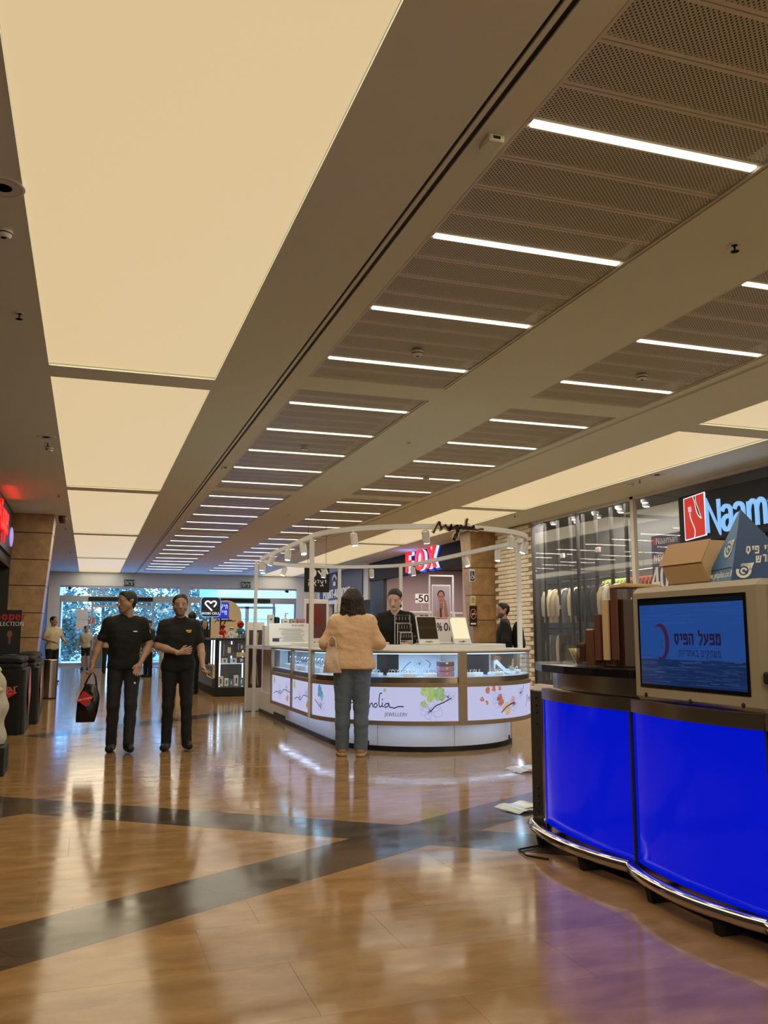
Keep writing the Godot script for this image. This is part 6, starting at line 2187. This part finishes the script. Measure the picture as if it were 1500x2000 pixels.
	for e in [["מנוי פיס", .03, .118, .034], ["החדש", .075, .075, .034]]:
		for p in he_lines(e[0]): tl.stroke(p, .22, 0, .001, rf * Transform3D(Basis.from_scale(Vector3(e[3] * .8, e[3], 1)), Vector3(e[1] + .03, e[2], 0)))
	put(tl, "lettering", M.white_print, py)
	# stepped smoky leaflet holder
	var tr := thing("leaflet_rack", "tall stepped brown acrylic leaflet rack on the black counter", "rack", V(2.86, 1.072, 4.36))
	for k in 5:
		var z := .2 - .0 * k
		var h := .12 + .085 * k
		put(MB.new().bbox(Vector3(-.02 + .012 * k, h / 2 + .004, -.21 + .085 * k + .02), Vector3(.2, h, .085), .004), "step", M.brown_acrylic if k % 2 else M.smoke_acrylic, tr)
		put(MB.new().bbox(Vector3(-.10, h * .5 + .02, -.21 + .085 * k + .02), Vector3(.012, h * .9, .06), .002), "leaflets", M.cardboard if k % 2 else M.brown_acrylic, tr)
	put(MB.new().bbox(Vector3(0, .447, .2), Vector3(.22, .02, .16), .003), "top_tray", M.cardboard, tr)
	# leaflets in a low holder
	var lh := thing("card_holder", "small holder of fanned printed cards on the black counter edge", "card holder", V(2.80, 1.072, 4.66), .5)
	put(MB.new().bbox(Vector3(0, .006, 0), Vector3(.1, .012, .1), .003), "base", M.acrylic, lh)
	for k in 3:
		put(MB.new().bbox(Vector3(0, .055, -.02 + .02 * k), Vector3(.09, .1, .004), .001, Basis(Vector3.RIGHT, -.5)), "card", [M.cloth_cream, M.cardboard, M.white_print][k], lh)
		put(MB.new().box(Vector3(.01, .06, -.013 + .02 * k), Vector3(.05, .03, .004), Basis(Vector3.RIGHT, -.5)), "print_patch", M.cloth_rust, lh)
	one(MB.new().bbox(V(2.95, 1.078, 4.95), Vector3(.36, .01, .42), .003, Basis(Vector3.UP, .3)), "clear_pad", M.acrylic, "clear acrylic writing pad lying on the black counter", "pad")
	# glossy sheets on the floor
	for e in [[3.03, 5.9, .3, "glossy leaflet lying on the dark floor band beside the booth"], [3.92, 7.52, .1, "glossy leaflet lying on the floor before the kiosk"]]:
		var sh := thing("floor_leaflet", e[3], "leaflet", V(e[0], 0, e[1]), e[2])
		var rows := []
		for r in 6:
			var row := []
			for c in 7: row.append(Vector3(-.15 + .05 * c, .004 + .018 * absf(sin(c * .9)) + .01 * (r / 5.0), .13 - .052 * r))
			rows.append(row)
		put(MB.new().grid(rows), "sheet", mat("glossy_paper", Color(.75, .78, .8), .15), sh)
		put(MB.new().box(Vector3(0, .02, .05), Vector3(.18, .002, .03)), "print_band", M.gold, sh)
	# black cable on the floor
	one(MB.new().tube([V(2.50, .008, 4.55), V(2.42, .008, 4.66), V(2.44, .008, 4.8), V(2.6, .008, 4.85), V(2.75, .008, 5.0)], .006, 6), "floor_cable", M.rubber, "thin black cable on the floor under the foot rail", "cable")

func mat_blue() -> StandardMaterial3D:
	if not M.has("booth_blue_light"):
		var m := glow("booth_blue_light", Color(.0, .08, .83), .8)
		m.metallic_specular = .32
		m.albedo_color = Color(.02, .03, .2)
		m.roughness = .12
	return M.booth_blue_light

# ------------------------------------------------------------ phone accessory stand
func phone_stand() -> void:
	var o := thing("phone_stand", "black phone accessory stand with lit glass cabinet of boxes", "stand", V(2.86, 0, 19.0))
	var w := .70
	var f := .6           # front plane, local z
	put(MB.new().bbox(Vector3(0, .09, -1.6), Vector3(w, .18, 4.4), .01), "base", M.black_matt, o)
	put(MB.new().bbox(Vector3(0, 1.17, -1.6), Vector3(w, .04, 4.4), .008), "top", M.black_gloss, o)
	for x in [-w / 2 + .03, w / 2 - .03]: put(MB.new().bbox(Vector3(x, .66, f - .03), Vector3(.06, 1.0, .06), .006), "corner_post", M.black_matt, o)
	put(MB.new().bbox(Vector3(.02, .66, f - .36), Vector3(w - .06, .98, .02), .004), "cabinet_back", M.shop_dark, o)
	put(MB.new().bbox(Vector3(0, .66, f - .2), Vector3(w - .1, .012, .3), .003), "glass_shelf", M.acrylic, o)
	put(MB.new().bbox(Vector3(0, .19, f - .2), Vector3(w - .1, .012, .3), .003), "glass_shelf", M.acrylic, o)
	var g := MB.new()
	g.quad(Vector3(-w / 2 + .05, .18, f - .01), Vector3(w / 2 - .05, .18, f - .01), Vector3(w / 2 - .05, 1.15, f - .01), Vector3(-w / 2 + .05, 1.15, f - .01))
	put(g, "front_pane", M.glass, o)
	put(MB.new().bbox(Vector3(-w / 2 + .02, .38, -1.9), Vector3(.03, .45, 3.6), .005), "grey_side", M.grey_blue, o)
	put(MB.new().bbox(Vector3(.05, .88, -1.95), Vector3(w - .2, .54, 3.5), .005), "side_back", M.shop_dark, o)
	for k in 3:
		var y0 := .24
		put(MB.new().tube([Vector3(-.22 + .24 * k, [.2, .7, .2][k], f - .33), Vector3(-.22 + .24 * k, [1.12, 1.12, 1.0][k], f - .33)], .012, 8), "light_tube", M.cool_glow, o)
	for z in [.1, -.3]:
		put(MB.new().tube([Vector3(-w / 2 + .03, .64, z), Vector3(-w / 2 + .03, 1.14, z)], .014, 8), "light_tube", M.cool_glow, o)
	area("cabinet_lamp", V(2.86, .9, 18.68), Vector2(.5, .8), Vector3(0, 180, 0), Color(.75, .9, 1.0), 1.2)
	put(MB.new().box(Vector3(-w / 2 + .003, .42, .3), Vector3(.004, .13, .16)), "paper_note", M.white_print, o)
	# goods in the cabinet
	var goods := [[-.22, .2, .1, .2, "white"], [-.1, .2, .08, .16, "white"], [.0, .2, .08, .14, "blue"], [.1, .2, .09, .22, "white"], [.21, .2, .1, .17, "blue"], [-.15, .67, .12, .1, "white"], [.04, .67, .12, .1, "white"], [.2, .67, .18, .12, "yellow"], [.2, .8, .18, .09, "lime"], [-.06, .82, .22, .24, "black"], [.2, .93, .12, .15, "black"]]
	for i in goods.size():
		var e: Array = goods[i]
		var m: Material = {"white": M.white_print, "blue": M.teal_box, "yellow": M.black_matt, "lime": M.yellow_print, "black": M.dark_grey}[e[4]]
		var b := thing("accessory_box", "%s accessory box in the lit phone cabinet, %s" % [e[4].replace("yellow", "dark"), ["left on the lower shelf", "second on the lower shelf", "middle of the lower shelf", "fourth on the lower shelf", "right on the lower shelf", "left on the upper shelf", "middle of the upper shelf", "right on the upper shelf", "on top of the right upper box", "hung at the back", "high on the right"][i]], "box", V(2.86 + e[0], e[1] + .002, 18.55), 0, "accessory boxes in the phone cabinet")
		put(MB.new().bbox(Vector3(0, e[3] / 2, 0), Vector3(e[2], e[3], .08), .003), "carton", m, b)
		put(MB.new().box(Vector3(0, e[3] * .5, .041), Vector3(e[2] * .3, e[3] * .5, .002)), "picture", M.black_print if e[4] == "white" else M.white_print, b)
	# heart sign
	var s := thing("heart_sign", "dark rounded square MOBI CELL sign with glowing white heart line", "sign", V(2.42, 1.19, 18.72))
	put(MB.new().tube([Vector3(0, 0, -.04), Vector3(0, .5, -.04)], .015, 8), "pole", M.black_matt, s)
	var sq := PackedVector2Array()
	for c in [[.13, .13, 0], [-.13, .13, 90], [-.13, -.13, 180], [.13, -.13, 270]]: sq.append_array(arc2(c[0], c[1], .075, c[2], c[2] + 90, 6))
	var up := Transform3D(Basis.IDENTITY, Vector3(0, .65, 0))
	put(MB.new().extrude(sq, -.03, .0, up), "sign_plate", mat("sign_navy", Color(.05, .06, .12), .3), s)
	var rim := sq.duplicate()
	rim.append(sq[0])
	put(MB.new().stroke(rim, .012, -.03, .004, up), "sign_rim_light", M.letter_glow, s)
	put(MB.new().stroke(smooth(pairs([.03, -.08, -.1, .05, -.11, .09, -.075, .12, -.03, .11, .0, .08, .03, .11, .08, .12, .11, .09, .1, .05, .06, .0]), 5), .034, .0, .008, up), "sign_heart", M.white_glow, s)
	words("MOBI CELL", .045, .004, M.white_glow, s, Transform3D(Basis.from_scale(Vector3(1.15, 1, 1)), Vector3(0, .515, .004)), "sign_lettering")
	area("heart_lamp", V(2.42, 1.84, 18.69), Vector2(.3, .3), Vector3(0, 180, 0), Color(.8, .9, 1.0), .5)
	var s2 := thing("blue_sign", "small blue lit sign half hidden behind the heart sign", "sign", V(2.72, 1.19, 19.3))
	put(MB.new().tube([Vector3(0, 0, -.03), Vector3(0, .5, -.03)], .015, 8), "pole", M.black_matt, s2)
	put(MB.new().bbox(Vector3(0, .6, 0), Vector3(.34, .36, .04), .02), "sign_box", M.blue_glow, s2)
	var hl := MB.new()
	for p in he_lines("תיקונ"): hl.stroke(p, .14, 0, .003, Transform3D(Basis.from_scale(Vector3(.07, .09, 1)), Vector3(-.09, .63, .021)))
	for p in he_lines("מיידי"): hl.stroke(p, .14, 0, .003, Transform3D(Basis.from_scale(Vector3(.07, .09, 1)), Vector3(-.09, .5, .021)))
	put(hl, "sign_lettering", M.white_glow, s2)
	# cream arch board behind
	var ar := thing("arch_board", "cream half round board with a written name behind the toys", "board", V(3.42, 0, 23.4))
	var pg := arc2(0, 1.75, .42, 0, 180, 16)
	pg.append_array(pairs([-.42, .02, .42, .02]))
	put(MB.new().extrude(pg, -.02, .02), "board", M.cream_board, ar)
	put(script_mesh(.035, .02, .024, Transform3D(Basis.from_scale(Vector3(.55, .5, 1)), Vector3(-.28, 1.62, 0))), "name", M.black_print, ar)
	# toy figures on top
	for e in [[-.18, M.red_plastic, 1.0, "small red toy figure standing on the phone stand"], [.0, M.white_gloss, .8, "small white toy figure between the red and blue toys"], [.20, M.teal_box, 1.2, "blue toy figure with big red masked head on the phone stand"], [.38, mat("toy_brown", Color(.45, .2, .15), .5), .75, "small brown toy figure at the right end of the phone stand"]]:
		var t := thing("toy_figure", e[3], "toy", V(2.86 + e[0], 1.19, 18.7 + .1 * (e[2] - 1.0)), 0, "toy figures on the phone stand")
		var k: float = e[2]
		put(MB.new().ball(Vector3(0, .13, 0) * k, Vector3(.05, .065, .04) * k, 6, 10), "torso", e[1], t)
		var head := put(MB.new().ball(Vector3(0, .24, 0) * k, Vector3(.05, .055, .05) * k * (1.25 if k > 1.1 else 1.0), 8, 12), "head", M.red_plastic if k > 1.1 else e[1], t)
		put(MB.new().tube([Vector3(-.05, .235, .035) * k, Vector3(0, .26, .06) * k, Vector3(.05, .235, .035) * k], .012 * k, 6), "mask", M.black_matt, head)
		for x in [-1.0, 1.0]:
			put(MB.new().tube([Vector3(x * .045, .16, 0) * k, Vector3(x * .075, .09, .01) * k], .016 * k, 6), "arm", e[1], t)
			put(MB.new().tube([Vector3(x * .025, .09, 0) * k, Vector3(x * .03, .0, .005) * k], .02 * k, 6), "leg", e[1], t)
	for i in 4:
		var c := thing("gadget", "%s on the phone stand top" % ["small white charger beside the red toy", "clear cable box behind the toys", "pale earphone case between the toys", "lit phone holder at the right"][i], "gadget", V(2.6 + .17 * i, 1.19, 18.5), .3 * i)
		put(MB.new().bbox(Vector3(0, .03 + .008 * i, 0), Vector3(.07, .06 + .016 * i, .05), .008), "case", [M.white_print, M.acrylic, M.white_gloss, M.grey_blue][i], c)
		put(MB.new().box(Vector3(0, .03, .026), Vector3(.03, .02, .002)), "label", M.black_print, c)
	# second low counter farther back
	var c2 := thing("low_counter", "pale counter with a lit window farther back towards the entrance", "counter", V(2.55, 0, 27.5))
	put(MB.new().bbox(Vector3(0, .45, 0), Vector3(.9, .9, 1.4), .01), "body", M.cream_board, c2)
	put(MB.new().bbox(Vector3(0, .92, 0), Vector3(1.0, .05, 1.5), .01), "top", M.black_gloss, c2)
	put(MB.new().box(Vector3(-.46, .9, .2), Vector3(.02, .05, .6)), "light_strip", M.cool_glow, c2)

# ------------------------------------------------------------ small fittings on the ceiling
func ceiling_fittings() -> void:
	var speaker := MB.new().lathe([[0, -.006], [.105, -.008], [.125, -.004], [.128, 0], [0, 0]], 28)
	var det := MB.new().lathe([[0, -.05], [.035, -.05], [.05, -.035], [.055, -.015], [.055, 0], [0, 0]], 20)
	var ring := MB.new().lathe([[.05, -.03], [.054, -.03], [.054, -.022], [.05, -.022]], 20)
	var list := [[-.595, 5.25, "s"], [-.637, 5.85, "d"], [-.652, 7.41, "p"], [-.651, 12.12, "s"], [-.635, 12.85, "d"], [-.645, 12.5, "p"], [-.644, 17.17, "p"], [-.658, 20.3, "a"], [-.65, 22.5, "p"], [-.66, 26.0, "s"], [-.66, 29.0, "p"], [8.695, 11.88, "s"], [8.71, 12.38, "p"], [8.77, 12.73, "d"], [8.72, 17.0, "p"], [8.72, 22.0, "p"], [4.0, 4.515, "p"], [4.01, 10.91, "b"], [4.01, 18.5, "b"], [2.765, 7.27, "g"], [2.74, 11.65, "g"], [5.185, 7.26, "g"], [5.2, 13.3, "g"], [1.91, 3.9, "x"], [1.9, 13.5, "x"], [3.9, 33.0, "b"]]
	var name_of := {"s": ["ceiling_speaker", "flat round white ceiling speaker", "speaker"], "d": ["smoke_detector", "small white round smoke detector", "smoke detector"], "p": ["sprinkler", "small brass fire sprinkler", "sprinkler"], "a": ["fire_alarm", "dark red fire alarm sounder", "alarm"], "b": ["ceiling_sensor", "tiny white ceiling sensor", "sensor"], "g": ["grille_detector", "flat white detector disc in the metal grille", "smoke detector"], "x": ["sensor_box", "small beige sensor box beside the black slot", "sensor"]}
	var where := func(x: float, d: float) -> String:
		return ("left of the cream panels" if x < 0 else ("by the shop windows on the right" if x > 8 else ("beside the left grille" if x < 3.4 else "between or in the grilles"))) + ", " + ("very near" if d < 5.5 else ("near" if d < 8 else ("at middle distance" if d < 12.3 else ("fairly far" if d < 15 else ("far" if d < 20 else ("farther" if d < 25 else "near the entrance"))))))
	for e in list:
		var nm: Array = name_of[e[2]]
		var o := thing(nm[0], nm[1] + " " + where.call(e[0], e[1]), nm[2], V(e[0], CEIL, e[1]), 0, nm[0].replace("_", " ") + "s on the ceiling")
		match e[2]:
			"s":
				put(speaker, "grille", M.white_paint, o)
				put(MB.new().lathe([[.107, -.0085], [.109, -.0085], [.109, -.007], [.107, -.007]], 28), "rim", M.dark_grey, o)
			"d", "g":
				put(det, "housing", M.white_paint, o)
				put(ring, "vent_ring", M.dark_grey, o)
			"p":
				put(MB.new().lathe([[0, -.006], [.04, -.006], [.042, 0], [0, 0]], 16), "rose", M.ceiling_paint, o)
				put(MB.new().lathe([[0, -.05], [.028, -.05], [.028, -.047], [.005, -.045], [.008, -.006], [0, -.006]], 12), "head", M.rubber, o)
			"a":
				put(MB.new().lathe([[0, -.16], [.06, -.16], [.085, -.08], [.09, 0], [0, 0]], 18), "horn", mat("alarm_red", Color(.3, .08, .07), .5), o)
				put(MB.new().lathe([[0, -.002], [.12, -.002], [.12, .002], [0, .002]], 18), "plate", M.white_paint, o)
			"b": put(MB.new().lathe([[0, -.02], [.03, -.02], [.035, 0], [0, 0]], 12), "cap", M.white_paint, o)
			"x":
				put(MB.new().bbox(Vector3(0, -.02, 0), Vector3(.09, .04, .13), .006), "case", M.ceiling_paint, o)
				put(MB.new().box(Vector3(0, -.02, .066), Vector3(.04, .015, .003)), "slit", M.black_slot, o)

# ------------------------------------------------------------ people
func crowd() -> void:
	var olive := Color(.36, .215, .145)
	# man looking aside with a carrier bag
	var m1 := person("person", "man in black short sleeved shirt looking aside, carrying a black bag", V(.385, 0, 10.12), -.03, {
		"tall": 1.73, "skin": olive, "look": -1.12, "nod": .05, "beard": .18, "girth": .93,
		"pose": {
			"shor": Vector3(-.178, 1.40, .0), "elbr": Vector3(-.275, 1.16, -.02), "wrir": Vector3(-.335, .955, .04), "thur": Vector3(.2, 0, 1),
			"shol": Vector3(.178, 1.40, .0), "elbl": Vector3(.265, 1.16, -.03), "wril": Vector3(.17, .96, .13), "thul": Vector3(-.9, .2, .3),
			"kner": Vector3(-.1, .5, -.01), "ankr": Vector3(-.105, .085, -.07), "toer": Vector3(-.125, .03, .08),
			"knel": Vector3(.085, .51, .07), "ankl": Vector3(.075, .095, .10), "toel": Vector3(.095, .045, .25)},
		"curlr": 1.35, "curll": -.5, "handr": Vector3(-.05, -1, .05), "handl": Vector3(-.35, -.9, .25), "trouser_mat": M.cloth_charcoal, "hem": .88, "sleeve": .66, "leg_width": .92})
	# shoulder tapes, chest mark, trouser lowers
	for f in [-1.0, 1.0]:
		var tp := MB.new()
		tp.tube([Vector3(f * .07, 1.505, .0), Vector3(f * .13, 1.487, .012), Vector3(f * .195, 1.455, .02), Vector3(f * .243, 1.38, .02), Vector3(f * .277, 1.25, .015)], .006, 6)
		var t := put(tp, "shoulder_tape", M.white_print, m1)
		t.scale = Vector3.ONE * .985
	put(MB.new().ball(Vector3(.1, 1.29, .127), Vector3(.026, .008, .004), 5, 8), "chest_mark", M.white_print, m1)
	put(MB.new().ball(Vector3(.115, .735, .098), Vector3(.016, .012, .006), 5, 8), "trouser_mark", M.white_print, m1)
	var bag := thing("carrier_bag", "glossy black plastic carrier bag with a red diamond in the man's hand", "bag", V(.005, .33, 10.06), -.1)
	var rows := []
	for i in 9:
		var t := i / 8.0
		var row := []
		for k in 28:
			var an := TAU * k / 28
			var wx := (.094 + .018 * sin(PI * t) - .035 * smoothstep(.6, 1.0, t)) * (1 + .03 * sin(k * 2.3 + i))
			var wz := (.055 * sin(PI * minf(t * .9 + .1, 1.0)) + .008) * (1 + .15 * sin(k * 1.7 + i * 1.3))
			row.append(Vector3(signf(cos(an)) * pow(absf(cos(an)), .6) * wx + .045 * t, t * .40, -sin(an) * wz))
		rows.append(row)
	put(MB.new().grid(rows, true, true), "bag_body", mat("bag_plastic", Color(.04, .04, .045), .25), bag)
	for z in [-.012, .014]: put(MB.new().tube([Vector3(-.02, .39, z), Vector3(.02, .48, z), Vector3(.055, .535, 0), Vector3(.085, .48, z), Vector3(.1, .39, z)], .009, 6), "handle", M.bag_plastic, bag)
	var dia := put(MB.new().extrude(pairs([-.085, 0, 0, -.085, .085, 0, 0, .085]), 0, .004, Transform3D(Basis(Vector3.BACK, .2), Vector3(-.005, .25, .066))), "red_diamond", M.red_print, bag)
	words("Lee Cooper", .021, .002, M.white_print, dia, Transform3D(Basis(Vector3.BACK, .2), Vector3(-.005, .25, .072)), "lettering", false)
	# man holding his forearm, phone in hand
	var m2 := person("person", "bearded man in black polo holding his forearm and a phone", V(.965, 0, 10.10), -.05, {
		"tall": 1.70, "skin": olive * Color(1.1, 1.1, 1.1), "look": .0, "nod": .02, "beard": .55, "girth": 1.0,
		"pose": {
			"elbr": Vector3(-.235, 1.16, .03), "wrir": Vector3(-.01, 1.09, .21), "thur": Vector3(0, 1, .2),
			"elbl": Vector3(.245, 1.15, .0), "wril": Vector3(.265, .93, .15), "thul": Vector3(-.3, .5, .5),
			"kner": Vector3(-.1, .5, .01), "ankr": Vector3(-.11, .085, .0), "toer": Vector3(-.14, .03, .15),
			"knel": Vector3(.1, .51, .05), "ankl": Vector3(.115, .10, .06), "toel": Vector3(.135, .05, .21)},
		"curlr": -.55, "handr": Vector3(.95, .18, .05), "curll": -1.1, "handl": Vector3(.15, -.7, .55), "trouser_mat": M.cloth_navy, "hem": .86, "sleeve": .7, "leg_width": .9})
	put(MB.new().box(Vector3(.095, 1.30, .133), Vector3(.062, .016, .006), Basis(Vector3.UP, .3)).box(Vector3(.1, 1.282, .133), Vector3(.04, .01, .006), Basis(Vector3.UP, .3)), "chest_badge", M.yellow_print, m2)
	for f in [-1.0, 1.0]: put(MB.new().tube([Vector3(f * .05, 1.475, .085), Vector3(f * .085, 1.445, .095)], .006, 5), "collar_tip", M.white_print, m2)
	var ph := thing("mobile_phone", "dark mobile phone with pale edge in the bearded man's hand", "phone", V(1.28, .83, 9.89), .3)
	var pb := Basis(Vector3.BACK, -.5) * Basis(Vector3.RIGHT, -1.0)
	put(MB.new().bbox(Vector3.ZERO, Vector3(.078, .155, .010), .004, pb), "case", M.white_paint, ph)
	put(MB.new().box(pb * Vector3(0, 0, .0055), Vector3(.072, .148, .002), pb), "glass", M.phone_black, ph)
	# customer seen from behind
	person("person", "woman in tan sweater and grey jeans seen from behind at the kiosk", V(2.67, 0, 9.02), 2.84, {
		"tall": 1.74, "skin": Color(.55, .36, .27), "look": .0, "nod": .12, "girth": 1.2, "hair": "long", "hair_mat": M.hair_brown, "collar": false,
		"pose": {
			"shor": Vector3(-.178, 1.40, .0), "shol": Vector3(.178, 1.40, .0),
			"elbr": Vector3(-.29, 1.17, -.01), "wrir": Vector3(-.19, 1.16, .22), "thur": Vector3(.3, 1, 0),
			"elbl": Vector3(.29, 1.17, -.01), "wril": Vector3(.19, 1.16, .22), "thul": Vector3(-.3, 1, 0),
			"ankr": Vector3(-.095, .085, -.02), "toer": Vector3(-.115, .03, .14), "ankl": Vector3(.105, .085, .03), "toel": Vector3(.13, .03, .19)},
		"shirt_mat": M.sweater_tan, "trouser_mat": M.denim, "shoe_mat": M.shoe_tan, "sole_mat": M.sole_cream, "sleeve": 1.75, "sleeve_width": 1.12, "hem": .90, "leg_width": 1.12, "wrinkle": .009, "loose": .03})
	var tote := thing("tote_bag", "beige cloth tote bag hanging at the customer's left side", "bag", V(2.435, .86, 8.96), 2.6)
	var tr := []
	for i in 8:
		var t := i / 7.0
		var row := []
		for k in 24:
			var an := TAU * k / 24
			row.append(Vector3(signf(cos(an)) * pow(absf(cos(an)), .6) * lerpf(.10, .06, t) * (1 + .05 * sin(k * 2.0 + i)) , t * .27, -sin(an) * (.04 * sin(PI * minf(t + .15, 1.0)) + .012) * (1 + .2 * sin(k * 1.3 + i))))
		tr.append(row)
	put(MB.new().grid(tr, true, true), "bag_body", M.canvas_beige, tote)
	for z in [-.02, .02]: put(MB.new().tube([Vector3(-.045, .26, z), Vector3(-.035, .34, z * .5), Vector3(.0, .38, 0), Vector3(.035, .34, z * .5), Vector3(.045, .26, z)], .009, 6), "strap", M.canvas_beige, tote)
	# seller
	person("person", "seller in black top with tied dark hair looking down behind the kiosk counter", V(3.42, .1, 9.78), -.42, {
		"tall": 1.69, "skin": Color(.62, .43, .36), "look": -.15, "nod": .34, "girth": 1.12, "hair": "tied", "lips": Color(.42, .16, .15), "collar": false,
		"pose": {
			"head": Vector3(0, 1.615, .07), "neck": Vector3(0, 1.475, .01),
			"elbr": Vector3(-.26, 1.17, .06), "wrir": Vector3(-.12, 1.09, .30), "thur": Vector3(.9, .3, 0),
			"elbl": Vector3(.27, 1.17, .03), "wril": Vector3(.17, 1.09, .27), "thul": Vector3(-.9, .3, 0)},
		"handr": Vector3(.2, -.05, 1), "handl": Vector3(-.2, -.05, 1), "curlr": -.3, "curll": .3, "sleeve": 1.6, "hem": .8})
	# passer-by in a dark jacket
	var pr := person("person", "man in dark jacket with rucksack seen from the side right of the kiosk", V(6.33, 0, 12.8), -2.0, {
		"tall": 1.76, "cell": .02, "skin": Color(.38, .24, .18), "beard": .7, "look": .35, "hair": "short", "sleeve": 1.9, "hem": .78, "girth": 1.15, "collar": false,
		"pose": {"elbr": Vector3(-.25, 1.15, -.02), "wrir": Vector3(-.22, .92, .08), "elbl": Vector3(.25, 1.15, -.02), "wril": Vector3(.22, .92, .08)}})
	var bp := thing("rucksack", "black rucksack on the back of the dark jacketed man", "bag", pr.position + Vector3(0, 1.02, 0) + Basis(Vector3.UP, -2.0) * Vector3(0, 0, -.22), -2.0)
	put(MB.new().ball(Vector3(0, .2, 0), Vector3(.16, .26, .1), 8, 14), "pack", M.cloth_black, bp)
	put(MB.new().ball(Vector3(0, .1, -.07), Vector3(.12, .12, .05), 6, 12), "pocket", M.cloth_charcoal, bp)
	# small figures near the entrance
	var far := [
		["man in cream shirt and dark shorts behind the steel bin", -.90, 25.0, .55, {"tall": 1.74, "shirt_mat": M.cloth_cream, "trouser_mat": M.cloth_black, "shorts": .48, "skin": Color(.34, .2, .14), "look": .3, "pose": {"elbl": Vector3(.27, 1.17, .02), "wril": Vector3(.2, 1.1, .25), "elbr": Vector3(-.27, 1.17, .02), "wrir": Vector3(-.1, 1.08, .25)}}],
		["boy in white shirt and black shorts near the entrance doors", -.08, 33.6, -.2, {"tall": 1.58, "shirt_mat": M.cloth_white, "trouser_mat": M.cloth_black, "shorts": .56, "skin": Color(.34, .2, .14), "look": .7, "girth": .9}],
		["man with glasses in grey jacket behind the black shirted man", 1.72, 27.5, -.9, {"tall": 1.70, "shirt_mat": M.cloth_charcoal, "trouser_mat": M.cloth_black, "sleeve": 1.9, "skin": Color(.4, .25, .18)}],
		["shopper in light top half hidden behind the black shirted man", .62, 31.0, .4, {"tall": 1.66, "shirt_mat": M.cloth_sand, "trouser_mat": M.cloth_navy, "skin": Color(.4, .25, .18), "hair": "long", "hair_mat": M.hair_brown, "sleeve": 1.5}],
		["person in black seen from behind left of the phone stand", 2.14, 19.6, 2.9, {"tall": 1.75, "skin": Color(.35, .22, .16), "sleeve": 1.9, "girth": 1.15}],
		["long haired woman in black behind the phone stand sign", 2.93, 23.9, .2, {"tall": 1.66, "skin": Color(.45, .3, .22), "hair": "long", "sleeve": 1.9}],
		["person in a dark hood standing beyond the phone stand", 2.15, 24.6, 3.0, {"tall": 1.70, "shirt_mat": M.cloth_navy, "skin": Color(.35, .22, .16), "sleeve": 1.9}],
	]
	for e in far:
		var sp: Dictionary = e[4]
		sp["cell"] = .028
		person("person", e[0], V(e[1], 0, e[2]), e[3], sp)
